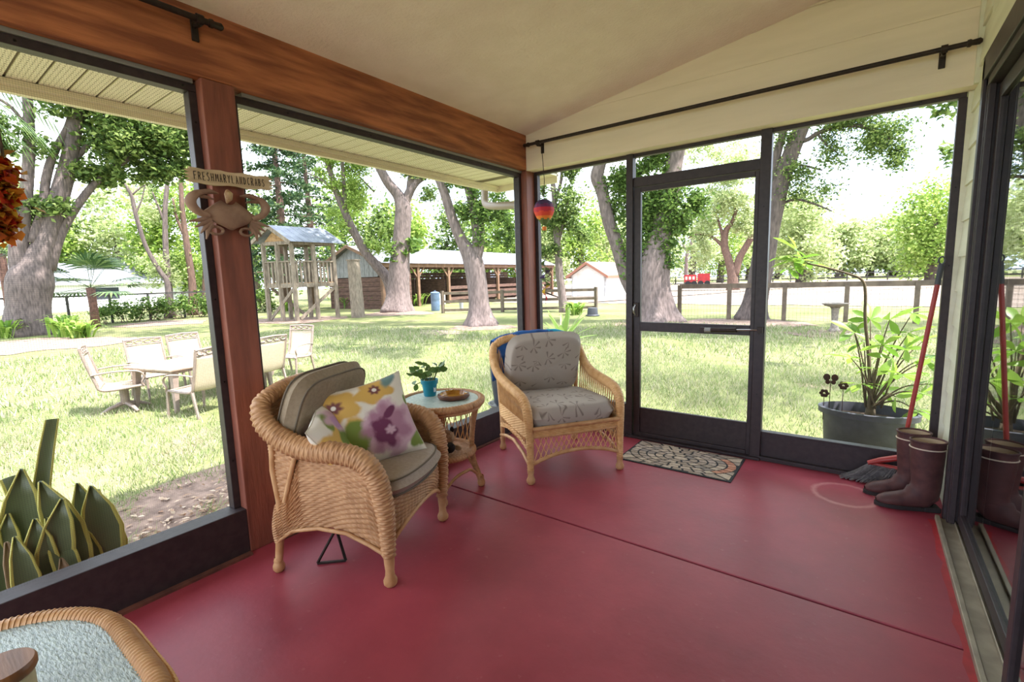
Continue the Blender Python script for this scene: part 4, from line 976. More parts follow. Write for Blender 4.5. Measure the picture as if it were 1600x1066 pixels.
# ------------------------------------------------------------------ trees
mat('bark_grey', srgb(116, 102, 98), srgb(82, 72, 70), scale=5, rough=.95, bump=.9, bscale=9, stretch=(3, 3, .7), detail=8)
mat('bark_pale', srgb(134, 118, 115), srgb(98, 86, 83), scale=5, rough=.95, bump=.8, bscale=9, stretch=(3, 3, .7), detail=8)
mat('bark_red', srgb(120, 94, 82), srgb(90, 70, 62), scale=5, rough=.95, bump=.8, bscale=9, stretch=(3, 3, .7), detail=8)
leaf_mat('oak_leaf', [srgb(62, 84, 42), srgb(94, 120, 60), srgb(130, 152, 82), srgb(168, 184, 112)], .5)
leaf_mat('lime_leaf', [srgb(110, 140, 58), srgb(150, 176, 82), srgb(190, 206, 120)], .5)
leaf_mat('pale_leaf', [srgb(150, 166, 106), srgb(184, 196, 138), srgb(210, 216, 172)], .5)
leaf_mat('fir_leaf', [srgb(38, 62, 40), srgb(62, 90, 54), srgb(110, 132, 84)], .3)
leaf_mat('ivy_leaf', [srgb(76, 104, 50), srgb(108, 138, 66), srgb(148, 172, 92)], .5)
def pxs(p): return (Vector(p) - CAM).dot(fc) / F               # metres covered by one picture unit at p
def tree(name, label, base, trunks, blobs, leafm='oak_leaf', leaf=.16, bark='bark_grey', group=None, r=None, extra=(), tight=.42, vine=None, vleaf=1.1):
    """base: (x, y) foot in the photograph frame; trunks: [(x, y, width)] polylines at the foot's distance; blobs: (x, y, rx, ry, n[, further])"""
    B = onz(*base, G); r = r or math.hypot(B.x, B.y); B = Vector((B.x, B.y, G)) if r is None else gpt(base[0], r)
    t = thing(name, label, 'tree', B, group=group)
    for i, tr in enumerate(trunks):
        pts, rad = [], []
        for k, q in enumerate(tr):
            p = at(q[0], q[1], r + (q[3] if len(q) > 3 else 0)); pts.append([p.x, p.y, p.z, q[2] / 2 * pxs(p)])
        if i == 0: pts[0][2] = G - .05
        S = spline(pts, 5); mb = MB(B); nn = 12
        for_r = S[:, 3]
        nn = 20 if i == 0 else 10
        mb.tube(S[:, :3].tolist(), for_r.tolist(), n=nn)
        if i == 0:                                             # buttressed foot and fluted bole
            ph_ = base[0] * .37
            for k in range(len(S)):
                h_ = S[k, 2] - G; c = S[k, :3]
                for j in range(nn):
                    v = np.array(mb.v[k * nn + j]); d = v - c; an_ = math.atan2(d[1], d[0]); f = 1 + .05 * math.sin(4 * an_ + ph_ + h_ * .8) + .30 * math.exp(-max(h_, 0) / (for_r[0] * .55)) * (.35 + .65 * math.sin(5 * an_ + ph_))
                    mb.v[k * nn + j] = tuple(c + d * np.array([f, f, 1]))
        mb.build('trunk' if i == 0 else 'branch', bark, t, smooth=170)
    pts = []
    for q in blobs:
        c = at(q[0], q[1], r + (q[5] if len(q) > 5 else 0)); s_ = pxs(c)
        nb_ = int(q[4] * 2.7); pts.append(blob(c, (max(q[2], q[3]) * s_, max(q[2], q[3]) * s_ if q[2] > 25 else q[2] * s_, q[3] * s_), nb_, k=max(7, nb_ // 120), tight=tight))
    if pts:
        P_ = np.concatenate(pts) - np.array(B)
        link('foliage', fast_mesh('foliage', *leaf_cards(P_, leaf, .55)), leafm, t)
    if extra:  # unseen crown masses added above the view to dapple the lawn with shade
        P_ = np.concatenate([blob(c, rad, nn, k=max(8, nn // 90), tight=tight) for c, rad, nn in extra]) - np.array(B)
        link('shade_foliage', fast_mesh('shade_foliage', *leaf_cards(P_, .34, .6)), leafm, t)
    if vine is not None:
        P_ = []
        for (xa, ya, xb, yb, wd_, nn) in vine:
            for q in range(nn):
                f = RNG.random(); p = at(xa + (xb - xa) * f + RNG.normal() * wd_, ya + (yb - ya) * f, r - RNG.uniform(.1, .5)); P_.append(tuple(p - B))
        link('vine', fast_mesh('vine', *leaf_cards(P_, leaf * vleaf, .6)), 'ivy_leaf', t)
    return t
T = tree
T('oak_tree', 'massive forked oak standing by the black fence behind the patio dining set', (45, 524),
  [[(45, 524, 62), (45, 480, 54), (48, 440, 58), (58, 410, 40), (75, 370, 26), (92, 310, 24), (108, 250, 21), (118, 190, 18), (120, 120, 14)], [(45, 440, 40), (30, 400, 26), (34, 350, 20), (42, 290, 16), (46, 210, 14), (40, 120, 12)],
   [(72, 420, 24), (92, 370, 15), (115, 330, 12), (150, 285, 10), (190, 255, 8), (240, 225, 5)], [(50, 380, 18), (66, 330, 12), (72, 280, 12), (84, 240, 11), (108, 190, 8), (112, 130, 6)], [(112, 255, 10), (140, 225, 8), (175, 205, 6), (215, 170, 4)], [(118, 190, 8), (145, 165, 5), (170, 140, 4)], [(48, 210, 6), (20, 170, 5), (-10, 150, 4)]],
  [(190, 215, 60, 45, 1700), (265, 215, 55, 40, 1700), (240, 265, 45, 25, 700), (160, 265, 50, 28, 600), (70, 330, 55, 40, 450), (30, 215, 50, 40, 420), (120, 160, 70, 30, 700), (300, 260, 30, 25, 450), (20, 340, 30, 40, 250), (100, 80, 160, 60, 2500), (290, 120, 80, 60, 900)], 'oak_leaf', .23, extra=[((-22, 5, 9), (4, 4, 1.5), 1500), ((-18, 8, 9), (3.5, 3, 1.2), 900)])
for k, (lab, base, tr) in enumerate([
    ('thin bare tree leaning far over in front of the white building', (262, 490), [[(262, 490, 10), (262, 445, 8), (250, 424, 7), (228, 385, 6), (212, 335, 6), (205, 305, 5), (190, 281, 4), (182, 262, 3)], [(212, 335, 3), (222, 310, 2), (226, 290, 1.5)], [(205, 305, 3), (225, 290, 2), (245, 285, 1)]]),
    ('slim dark straight tree beside the leaning thin tree', (258, 488), [[(266, 490, 11), (263, 440, 9), (259, 390, 8), (258, 330, 7), (262, 280, 6)], [(258, 350, 4), (246, 320, 3), (238, 300, 2)]]),
    ('reddish barked slim tree close to the crab sign post', (301, 492), [[(302, 494, 14), (300, 440, 11), (293, 390, 9), (285, 330, 7), (282, 270, 6)], [(293, 380, 5), (276, 340, 4), (270, 310, 3)]]),
    ('reddish double trunk tree partly hidden by the crab sign post', (324, 488), [[(324, 490, 16), (324, 440, 13), (324, 373, 10), (320, 320, 7)], [(324, 430, 8), (334, 380, 6), (338, 320, 5)]])]):
    T('slim_tree', lab, base, tr, [(230 + 30 * k, 330, 30, 28, 380, 2), (250 + 22 * k, 420, 28, 30, 420, 1), (215 + 20 * k, 300, 22, 20, 160, 3)], ['pale_leaf', 'oak_leaf', 'lime_leaf', 'lime_leaf'][k], .17, 'bark_red' if k > 1 else 'bark_grey', r=35 + k)
# dark conifers behind the playhouse
def fir(label, px_, r, top, base_y, hw, n_, seed):
    rg_ = np.random.default_rng(seed); B = gpt(px_, r); t = thing('conifer_tree', label, 'tree', B, group='dark conifers behind the playhouse')
    zt = at(px_, top, r).z; s_ = pxs(B)
    MB(B).tube([(B.x, B.y, G), (B.x + .2, B.y, (zt + G) / 2), (B.x, B.y, zt)], [.34, .24, .05], n=10).build('trunk', 'bark_red', t, smooth=170)
    P_ = []; br_ = MB(B)
    for k in range(44):
        f = .16 + .82 * (k / 44); z = G + (zt - G) * f; a = k * 2.4; L = hw * s_ * (1.05 - f) * rg_.uniform(.7, 1.15) + .5
        d = Vector((math.cos(a), math.sin(a), -.12)); br_.tube([(B.x, B.y, z), tuple(Vector((B.x, B.y, z)) + d * L)], [.05, .01], n=4)
        for q in range(n_ * 2):
            u = rg_.uniform(.15, 1); p = Vector((B.x, B.y, z)) + d * (L * u); P_.append((p.x + rg_.normal() * .28 - B.x, p.y + rg_.normal() * .28 - B.y, p.z + rg_.normal() * .14 - .1 * u - B.z))
    br_.build('branch', 'bark_red', t, kind='stuff'); link('foliage', fast_mesh('foliage', *leaf_cards(P_, .3, .4)), 'fir_leaf', t)
fir('tall dark conifer rising behind the playhouse roof', 446, 38, 150, 480, 105, 90, 3)
fir('second dark conifer between the playhouse and the leaning trunk', 490, 42, 190, 480, 95, 70, 5)
T('leaning_tree', 'pale trunk leaning steeply away from the vine-clad tree over the barn', (622, 480), [[(622, 484, 26), (608, 440, 18), (588, 415, 15), (571, 395, 14), (556, 368, 13), (545, 346, 12), (536, 324, 11), (524, 297, 9), (514, 262, 8), (505, 235, 7)], [(540, 330, 8), (538, 300, 7), (536, 270, 6), (533, 230, 5)], [(522, 297, 4), (500, 280, 3), (480, 270, 2)], [(585, 300, 3), (560, 275, 2.5), (545, 262, 2)]],
  [(545, 300, 35, 40, 900), (560, 250, 40, 30, 700), (590, 380, 28, 25, 350), (520, 350, 30, 30, 350), (500, 250, 30, 25, 350), (560, 160, 80, 60, 900)], 'lime_leaf', .18, 'bark_pale', r=30.5)
T('vine_tree', 'thick pale trunk with yellow-leaved vine climbing it before the barn', (620, 488), [[(620, 490, 48), (622, 460, 34), (624, 420, 31), (627, 380, 27), (629, 350, 27), (630, 325, 26), (622, 305, 18), (606, 285, 15), (593, 262, 13), (583, 245, 12), (570, 210, 10)], [(630, 325, 16), (640, 300, 14), (650, 285, 12), (664, 276, 9), (690, 262, 6)], [(640, 305, 12), (642, 280, 11), (648, 255, 9), (650, 220, 7)]],
  [(650, 270, 30, 20, 350), (670, 300, 25, 20, 200), (600, 240, 30, 20, 250), (640, 150, 110, 60, 1800), (570, 170, 80, 50, 900)], 'oak_leaf', .18, 'bark_pale', r=29.2, vine=[(626, 378, 620, 412, 7, 110), (640, 372, 648, 395, 5, 50)], vleaf=2.2, extra=[((-17, 17, 8.5), (4, 3, 1.4), 1500), ((-20, 14, 9), (4, 3, 1.4), 1200)])
T('crape_tree', 'forked pale trunk on the open lawn with ivy on one fork', (752, 508), [[(752, 510, 52), (749, 480, 34), (745, 440, 31), (738, 405, 30), (722, 378, 18), (708, 345, 15), (697, 310, 14), (688, 285, 13), (676, 262, 12)], [(742, 410, 20), (748, 375, 20), (745, 345, 19), (738, 315, 16), (730, 285, 13), (722, 250, 10)]],
  [(735, 330, 22, 30, 500), (770, 330, 30, 40, 500), (725, 290, 30, 25, 400), (790, 370, 18, 25, 200), (700, 200, 80, 50, 1100)], 'ivy_leaf', .14, 'bark_pale', vine=[(745, 300, 752, 385, 8, 420)], r=18.4, extra=[((-9, 11.5, 7.2), (3, 2.4, 1.2), 1500), ((-12.5, 9.5, 8), (3, 2.5, 1.2), 1300), ((-6.5, 8.6, 8), (2.2, 1.8, .9), 350), ((-14, 13, 8.5), (3.5, 3, 1.2), 1200)])
T('slender_tree', 'slender pale tree rising behind the board fence and black feed tub', (882, 490), [[(882, 492, 16), (878, 460, 12), (874, 425, 12), (872, 395, 11), (868, 350, 9), (866, 310, 8), (862, 270, 7), (858, 240, 6)], [(872, 380, 6), (884, 330, 5), (890, 290, 4)], [(866, 320, 5), (877, 280, 5), (876, 250, 4)]],
  [(868, 345, 30, 35, 650), (890, 310, 30, 35, 500), (905, 360, 28, 25, 350), (860, 390, 15, 20, 250), (880, 265, 25, 18, 300), (850, 290, 15, 25, 180), (900, 200, 60, 50, 600)], 'oak_leaf', .16, 'bark_pale', r=24)
T('great_maple', 'great two-stemmed tree directly behind the screen door, ivy up its trunk', (1020, 504), [[(1020, 506, 78), (1019, 480, 62), (1017, 450, 56), (1020, 420, 52), (1028, 380, 42), (1038, 340, 36), (1046, 300, 32), (1052, 262, 27), (1058, 235, 24), (1068, 190, 21), (1082, 120, 18)], [(1008, 480, 34), (990, 455, 24), (978, 430, 22), (965, 385, 21), (951, 345, 20), (941, 300, 19), (933, 275, 21), (940, 248, 17), (945, 200, 13)], [(1055, 250, 12), (1085, 200, 8), (1110, 150, 5)]],
  [(1020, 330, 26, 40, 850), (1060, 330, 30, 45, 700), (965, 300, 20, 50, 600), (990, 280, 20, 40, 450), (1030, 245, 32, 28, 550), (1000, 220, 40, 30, 400), (1085, 320, 24, 26, 260), (1040, 100, 140, 60, 2200), (930, 120, 100, 60, 1200)], 'ivy_leaf', .15, 'bark_pale', r=18.4, vine=[(1018, 285, 1015, 420, 20, 1900), (1048, 290, 1040, 420, 12, 800), (970, 290, 985, 440, 8, 420)], extra=[((-3.5, 13.5, 8), (2.8, 2.4, 1.1), 1300), ((-.5, 15, 8.5), (3, 2.4, 1.2), 1300), ((-6, 11, 8.2), (2.5, 1.8, .9), 500)])
T('paddock_tree', 'open-crowned tree beyond the rail fence, seen through the screen door', (1144, 440), [[(1145, 446, 17), (1144, 430, 15), (1138, 405, 12), (1132, 385, 11), (1134, 362, 9), (1145, 345, 6), (1152, 320, 5)], [(1148, 430, 12), (1155, 405, 11), (1164, 388, 10), (1178, 366, 9), (1192, 350, 7)], [(1130, 385, 6), (1112, 370, 4), (1092, 366, 3), (1075, 372, 2)], [(1132, 380, 6), (1124, 350, 4), (1118, 330, 3)]],
  [(1140, 320, 42, 35, 950), (1100, 350, 30, 25, 450), (1165, 345, 28, 25, 400), (1120, 290, 40, 25, 500), (1095, 390, 25, 25, 350), (1150, 260, 60, 30, 700), (1110, 235, 45, 25, 450)], 'pale_leaf', .30, 'bark_red', r=52)
T('leaning_maple', 'large trunk leaning outwards past the door frame with one long reaching branch', (1172, 502), [[(1172, 504, 46), (1180, 470, 34), (1190, 420, 32), (1198, 370, 32), (1207, 330, 31), (1220, 285, 27), (1236, 240, 24), (1250, 205, 22), (1264, 170, 20), (1290, 100, 16)], [(1200, 360, 20), (1204, 300, 16), (1212, 250, 13), (1224, 205, 11), (1234, 160, 9)], [(1244, 222, 9), (1262, 218, 7), (1278, 208, 7), (1300, 200, 7), (1330, 196, 6), (1355, 200, 6), (1380, 210, 5), (1392, 217, 4)], [(1278, 210, 4), (1290, 225, 3), (1310, 240, 2)], [(1228, 262, 6), (1250, 258, 4), (1285, 266, 2.5)], [(1262, 180, 5), (1285, 178, 4), (1310, 165, 3)], [(1210, 325, 5), (1240, 312, 4), (1270, 318, 3), (1300, 330, 2)]],
  [(1370, 215, 45, 34, 1000), (1335, 188, 45, 20, 800), (1300, 220, 30, 30, 260), (1395, 245, 28, 22, 320), (1270, 265, 45, 25, 420), (1230, 270, 25, 35, 220), (1265, 310, 45, 25, 350), (1220, 215, 20, 25, 200), (1300, 80, 120, 60, 1500), (1420, 60, 90, 50, 700)], 'oak_leaf', .105, 'bark_grey', r=19.6, extra=[((2.5, 16, 9), (3, 2.6, 1.2), 1200), ((5.5, 19, 9), (3, 3, 1.3), 1000)], tight=.62)
# oak beside the house whose twigs hang into the top of the far screen
hb = Vector((7.2, 10.5, G)); ht = thing('shade_oak', 'leafy twigs of an oak hanging into the top corner of the screen by the house', 'tree', hb)
MB(hb).tube([hb, hb + Vector((-.2, 0, 2.5)), hb + Vector((-.8, -.3, 5)), hb + Vector((-2, -1, 7.5))], [.42, .34, .28, .16], n=12).build('trunk', 'bark_grey', ht, smooth=170)
MB(hb).tube([hb + Vector((-.6, -.2, 4.2)), hb + Vector((-2.2, -.6, 5.2)), hb + Vector((-3.7, -1.2, 5.3)), hb + Vector((-4.6, -1.6, 4.8)), hb + Vector((-4.95, -1.7, 4.3))], [.14, .10, .07, .04, .015], n=8).build('branch', 'bark_grey', ht, smooth=170)
P_ = np.concatenate([blob(hb + Vector((-3.2, -1.5, 8.2)), (2.6, 2.4, 1.3), 2600, 16), blob(hb + Vector((-5.2, -2.5, 8.8)), (2.2, 2.2, 1.0), 1500, 10), blob(hb + Vector((-7.6, -3.2, 8.6)), (1.8, 1.8, .8), 650, 8), blob(at(1476, 172, 10.6), (.45, .35, .42), 230, 6), blob(at(1480, 235, 10.6), (.16, .25, .4), 60, 4)])
link('foliage', fast_mesh('foliage', *leaf_cards(P_ - np.array(hb), .12, .5)), 'oak_leaf', ht)

# tree line: each tree its own crown and trunk
def far_tree(name, label, px_, r, top, hw, n_, leafm, leaf, group, bot=440, tw=6):
    B = gpt(px_, r); t = thing(name, label, 'tree', B, group=group); s_ = pxs(B); zt = at(px_, top, r).z; zb = G + .2
    zb = max(G + .3, zb); MB(B).tube([B - Vector((0, 0, .1)), (B.x + .3, B.y, (zt + G) * .35), (B.x, B.y, (zt + G) * .6)], [tw / 2 * s_ * 1.3, tw / 2 * s_, tw / 4 * s_], n=8).build('trunk', 'bark_grey', t, smooth=170)
    k = max(9, n_ // 130); P_ = []
    zc_ = (zt + zb) / 2; hz = (zt - zb) / 2
    pts = np.concatenate([blob((B.x, B.y, zc_ + hz * .25), (hw * s_, hw * s_, hz * .8), int(n_ * 1.1), k), blob((B.x, B.y, zc_ - hz * .45), (hw * s_ * 1.0, hw * s_ * 1.0, hz * .65), int(n_ * .8), k)])
    pts = pts[pts[:, 2] > G]; link('foliage', fast_mesh('foliage', *leaf_cards(pts - np.array(B), leaf, .65)), leafm, t)
gl_ = 'trees of the far tree line beyond the paddock'
ORD = ['first', 'second', 'third', 'fourth', 'fifth', 'sixth', 'seventh', 'eighth']
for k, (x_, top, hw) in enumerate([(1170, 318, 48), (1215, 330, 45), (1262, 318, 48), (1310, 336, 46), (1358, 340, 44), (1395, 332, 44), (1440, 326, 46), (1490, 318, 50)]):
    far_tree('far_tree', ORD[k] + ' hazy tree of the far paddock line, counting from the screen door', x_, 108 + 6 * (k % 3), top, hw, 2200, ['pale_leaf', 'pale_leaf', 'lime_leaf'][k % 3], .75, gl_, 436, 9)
far_tree('tall_oak', 'tall spreading green tree at the paddock edge nearest the house wall', 1452, 62, 262, 58, 3600, 'lime_leaf', .34, None, 426, 12)
far_tree('tall_oak', 'tall yellow-green tree beyond the leaning trunk at the paddock edge', 1250, 58, 290, 62, 3400, 'pale_leaf', .36, None, 424, 12)
gm_ = 'pale trees crowding behind the barn and the white garage'
WL = ['tree behind the vine-clad trunk, rising over the barn ridge', 'darker tree over the barn roof between the vine-clad and forked trunks', 'bright tree over the barn roof beside the ivied fork', 'bright tree over the far barn end next to the corner pillar', 'pale tree directly behind the hanging balloon spinner', 'bright tree over the garage roof behind the slender tree', 'pale tree behind the garage and the curved maple stem', 'pale tree between the curved maple stem and the door frame', 'pale tree behind the great ivied trunk in the screen door', 'pale tree above the red wagon and the bleached snag', 'bright tree behind the open-crowned paddock tree']
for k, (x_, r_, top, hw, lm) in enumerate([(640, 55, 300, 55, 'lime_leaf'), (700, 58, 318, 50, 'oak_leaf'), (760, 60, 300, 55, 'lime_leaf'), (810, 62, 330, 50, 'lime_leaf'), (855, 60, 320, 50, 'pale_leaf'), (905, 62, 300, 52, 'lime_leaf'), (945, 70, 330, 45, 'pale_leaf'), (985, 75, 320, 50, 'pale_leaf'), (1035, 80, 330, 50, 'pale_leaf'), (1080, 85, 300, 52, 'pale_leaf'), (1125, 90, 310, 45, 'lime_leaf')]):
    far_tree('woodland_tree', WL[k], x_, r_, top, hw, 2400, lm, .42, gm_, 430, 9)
gw_ = 'loose pale trees behind the white building'
BLb = ['pale tree behind the massive oak at the picture edge', 'bright tree above the white building beside the massive oak', 'pale tree above the white building roof behind the bare leaning tree', 'bright tree behind the slim straight trunks', 'bright tree mostly hidden behind the crab sign post', 'dark green tree just behind the playhouse roof gable', 'bright tree behind the steeply leaning trunk', 'dark green tree between the leaning and vine-clad trunks']
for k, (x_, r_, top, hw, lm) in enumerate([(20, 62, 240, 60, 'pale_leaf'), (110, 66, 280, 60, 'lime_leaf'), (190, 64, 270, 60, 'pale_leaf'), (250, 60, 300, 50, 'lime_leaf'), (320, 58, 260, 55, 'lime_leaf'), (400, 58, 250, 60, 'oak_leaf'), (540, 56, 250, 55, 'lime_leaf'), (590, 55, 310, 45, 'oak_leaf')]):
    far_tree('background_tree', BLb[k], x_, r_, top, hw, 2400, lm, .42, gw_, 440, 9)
# moss-hung bare snag, white in the sun
T('bare_snag', 'sun-bleached bare tree trunk just above the red wagon', (1074, 436), [[(1072, 442, 6), (1072, 420, 6), (1074, 395, 5), (1082, 375, 4), (1090, 355, 2)], [(1074, 395, 3), (1066, 380, 2)]], [], r=72, bark='bark_pale')
# ------------------------------------------------------------------ patio dining set on the lawn
mat('patio_frame', srgb(148, 130, 120), srgb(132, 116, 106), scale=14, rough=.4)
mat('patio_sling', srgb(184, 168, 146), srgb(174, 158, 134), scale=60, rough=.8)
mat('patio_top', srgb(150, 128, 114), srgb(172, 152, 136), scale=8, rough=.35)
def patio_chair(name, label, swivel=False):
    t = thing(name, label, 'chair', group='sling chairs round the patio table')
    for s in (-1, 1):
        y = s * .27
        fr = MB().tube(spline([(-.34, y, .92), (-.30, y, .72), (-.24, y, .48), (-.20, y, .37), (-.05, y, .355), (.2, y, .375), (.235, y, .36)], 4).tolist(), .019, n=8).build('side_rail', 'patio_frame', t, smooth=60)
        MB().tube(spline([(-.27, y * 1.06, .58), (-.1, y * 1.1, .60), (.1, y * 1.1, .595), (.2, y * 1.1, .57), (.24, y * 1.1, .50), (.21, y * 1.06, .42), (.235, y * 1.03, .36)], 4).tolist(), .017, n=8, flat=.7).build('armrest', 'patio_frame', t, smooth=60)
        if not swivel:
            MB().bar((.215, y, .37), (.245, y * 1.03, 0), .035, .035, w2=.026, h2=.026).build('leg', 'patio_frame', t, bevel=.004)
            MB().bar((-.20, y, .38), (-.28, y * 1.03, 0), .035, .035, w2=.026, h2=.026).build('leg', 'patio_frame', t, bevel=.004)
    tr = MB().tube([(-.345, -.28, .93), (-.36, 0, .945), (-.345, .28, .93)], .016, n=8).build('top_rail', 'patio_frame', t, smooth=60)
    MB().tube([(-.322, -.27, .845), (-.335, 0, .85), (-.322, .27, .845)], .011, n=8).build('lower_rail', 'patio_frame', t, smooth=60)
    for k in range(4):                                          # pierced ovals between the rails
        y = -.2 + .4 * k / 3; c = (-.343, y, .892)
        MB().tube([(c[0] - .016 * math.sin(a) * .3, c[1] + .052 * math.cos(a), c[2] + .026 * math.sin(a)) for a in np.linspace(0, 2 * pi, 17)[:-1]], .013, n=6, closed=True).build('oval', 'patio_frame', tr, smooth=60)
    def sheet(P_):
        rows = [[(p[0] - .012 * math.sin(pi * j / 8), -.262 + .524 * j / 8, p[1] - (.015 * math.sin(pi * j / 8))) for j in range(9)] for p in P_]
        return MB().grid(np.array(rows))
    o1 = sheet(spline([(-.322, .84), (-.295, .70), (-.24, .47), (-.20, .375)], 5)).build('back_sling', 'patio_sling', t, smooth=170)
    o2 = sheet(spline([(-.20, .372), (-.05, .355), (.1, .362), (.225, .372)], 5)).build('seat_sling', 'patio_sling', t, smooth=170)
    for o_ in (o1, o2): md = o_.modifiers.new('thickness', 'SOLIDIFY'); md.thickness = .006
    MB().tube([(.225, -.27, .368), (.225, .27, .368)], .014, n=8).build('front_rail', 'patio_frame', t, smooth=60)
    if swivel:
        MB().lathe([(.05, .10), (.05, .30), (.11, .31), (.11, .34)], 16).build('pedestal', 'patio_frame', t, smooth=40)
        for k in range(4):
            a = k * pi / 2 + .5; MB().tube([(0, 0, .12), (.18 * math.cos(a), .18 * math.sin(a), .07), (.28 * math.cos(a), .28 * math.sin(a), .018)], [.03, .024, .018], n=8).build('foot', 'patio_frame', t, smooth=60)
    return t
chair_a = patio_chair('swivel_chair', 'sling patio chair on a swivel pedestal at the near end of the table', True)
chair_b = patio_chair('patio_chair', 'x')
def put(o, loc, d, label=None):
    o.location = (loc[0], loc[1], G); o.rotation_euler = (0, 0, math.atan2(d[1], d[0])); o.scale = (1, 1, 1)
    if label: o['label'] = label
put(chair_a, (-8.62, 2.08), (.30, .95)); chair_a.scale = (1.12, 1.08, 1.04)
spots = [((-9.30, 2.72), (.97, .16), 'sling patio chair across the table, beside the swivel chair'), ((-9.52, 3.38), (.96, .2), 'sling patio chair across the table, just clear of the timber post'),
         ((-7.45, 2.62), (-.93, -.36), 'sling patio chair half hidden by the timber post with its back this way'), ((-8.0, 3.75), (-.97, -.25), 'tan-backed sling patio chair just past the timber post'),
         ((-9.0, 4.85), (.35, -.94), 'white sunlit sling patio chair at the table end away from the swivel chair')]
for k, (p, d, lab) in enumerate(spots): put(chair_b if k == 0 else copy_tree(chair_b), p, d, lab)
pt = thing('patio_table', 'pale rectangular patio dining table standing on the sunlit lawn', 'table', (-8.40, 3.10, G), math.atan2(.97, -.25))
MB().box((-.88, -.52, .60), (.88, .52, .635)).build('tabletop', 'patio_top', pt, bevel=.012)
MB().box((-.78, -.42, .55), (.78, .42, .60)).build('apron', 'patio_frame', pt)
for sx_ in (-1, 1):
    for sy_ in (-1, 1): MB().bar((sx_ * .76, sy_ * .41, .60), (sx_ * .80, sy_ * .45, 0), .09, .09, up=(1, 0, 0), w2=.05, h2=.05).build('leg', 'patio_frame', pt, bevel=.006)

# ------------------------------------------------------------------ playhouse on stilts
mat('grey_wood', srgb(146, 132, 116), srgb(112, 100, 88), scale=4, rough=.9, stretch=(3, 3, 1), bump=.3)
mat('tan_wood', srgb(178, 142, 100), srgb(146, 112, 78), scale=4, rough=.9, stretch=(1, 1, 4), bump=.3)
mat('tin_roof', srgb(146, 150, 164), srgb(120, 124, 140), scale=3, rough=.4, metal=.5)
P0 = onz(465, 502, G); r0 = math.hypot(P0.x, P0.y); vd = Vector((P0.x, P0.y, 0)).normalized(); pr = Vector((-vd.y, vd.x, 0)) * -1
if pr.dot(rc) < 0: pr = -pr
ph = thing('playhouse', 'raised wooden playhouse with railing and tin roof on tall posts', 'playhouse', (P0.x, P0.y, G))
px1 = pxs(P0)
aL = (-pr * .75 + vd * .66).normalized() * (40 * px1 / .75); aR = (pr * .90 + vd * .43).normalized() * (62 * px1 / .90)
zz = lambda y: at(465, y, r0).z
zp, zr_, ze, zg = zz(446), zz(408), zz(379), zz(352)
K = [P0, P0 + aL, P0 + aL + aR, P0 + aR]
def B(name, a, b_, w, h, mt='grey_wood', parent=ph, up=(0, 0, 1), org=None):
    return MB(org if org is not None else parent.location).bar(a, b_, w, h, up=up).build(name, mt, parent)
V3 = lambda p, z: Vector((p.x, p.y, z))
for c in K + [(K[0] + K[3]) / 2, (K[1] + K[2]) / 2, (K[0] + K[1]) / 2]: B('post', V3(c, G), V3(c, ze), .16, .16, up=(1, 0, 0))
for a, b_ in ((0, 1), (1, 2), (2, 3), (3, 0)):
    B('beam', V3(K[a], zp), V3(K[b_], zp), .08, .2); B('hand_rail', V3(K[a], zr_), V3(K[b_], zr_), .12, .06); B('eave_beam', V3(K[a], ze), V3(K[b_], ze), .1, .16)
    L_ = (K[b_] - K[a]).length; nb = int(L_ / .19)
    for k in range(1, nb): p = K[a].lerp(K[b_], k / nb); B('baluster', V3(p, zp), V3(p, zr_), .085, .03, up=(K[b_] - K[a]).cross(Vector((0, 0, 1))))
n_ = 9
for k in range(n_):
    a = K[0].lerp(K[3], (k + .5) / n_); b_ = K[1].lerp(K[2], (k + .5) / n_); B('floor_plank', V3(a, zp + .11), V3(b_, zp + .11), aR.length / n_ * .94, .03, 'tan_wood')
B('brace', V3(K[0], zp - .1), V3(K[0].lerp(K[1], .95), G + .1), .06, .14); B('brace', V3(K[3], zp - .1), V3(K[0].lerp(K[3], .08), G + .1), .06, .14); B('brace', V3(K[1].lerp(K[2], .9), G + .1), V3(K[1].lerp(K[2], .1), zp - .1), .06, .14)
ov = .35; uL, uR = aL.normalized(), aR.normalized()
ridge0 = V3((K[0] + K[1]) / 2 - uR * ov, zg); ridge1 = V3((K[3] + K[2]) / 2 + uR * ov, zg)
for s, a, b_ in ((-1, K[0], K[3]), (1, K[1], K[2])):
    e0 = V3(a + uL * ov * s - uR * ov, ze + .02); e1 = V3(b_ + uL * ov * s + uR * ov, ze + .02)
    N = 8
    for k in range(N):
        f0, f1 = k / N, (k + .96) / N; q = [e0.lerp(e1, f0), e0.lerp(e1, f1), ridge0.lerp(ridge1, f1), ridge0.lerp(ridge1, f0)]; up_ = Vector((0, 0, .03))
        MB(ph.location).add(q + [p + up_ for p in q], [(0, 3, 2, 1), (4, 5, 6, 7), (0, 1, 5, 4), (1, 2, 6, 5), (2, 3, 7, 6), (3, 0, 4, 7)]).build('roof_sheet', 'tin_roof', ph)
    B('barge_board', e0 - Vector((0, 0, .05)), ridge0 - Vector((0, 0, .05)), .06, .16)
for k in range(6):
    f0, f1 = k / 6, (k + .95) / 6; h = lambda f: (zg - ze) * (1 - abs(f * 2 - 1)) * .9
    a, b_ = K[0].lerp(K[1], f0), K[0].lerp(K[1], f1); q = [V3(a, ze), V3(b_, ze), V3(b_, ze + h(f1)), V3(a, ze + h(f0))]; off = uR * .04
    MB(ph.location).add(q + [p + off for p in q], [(0, 1, 2, 3), (7, 6, 5, 4), (0, 4, 5, 1), (1, 5, 6, 2), (2, 6, 7, 3), (3, 7, 4, 0)]).build('gable_board', 'tan_wood', ph)
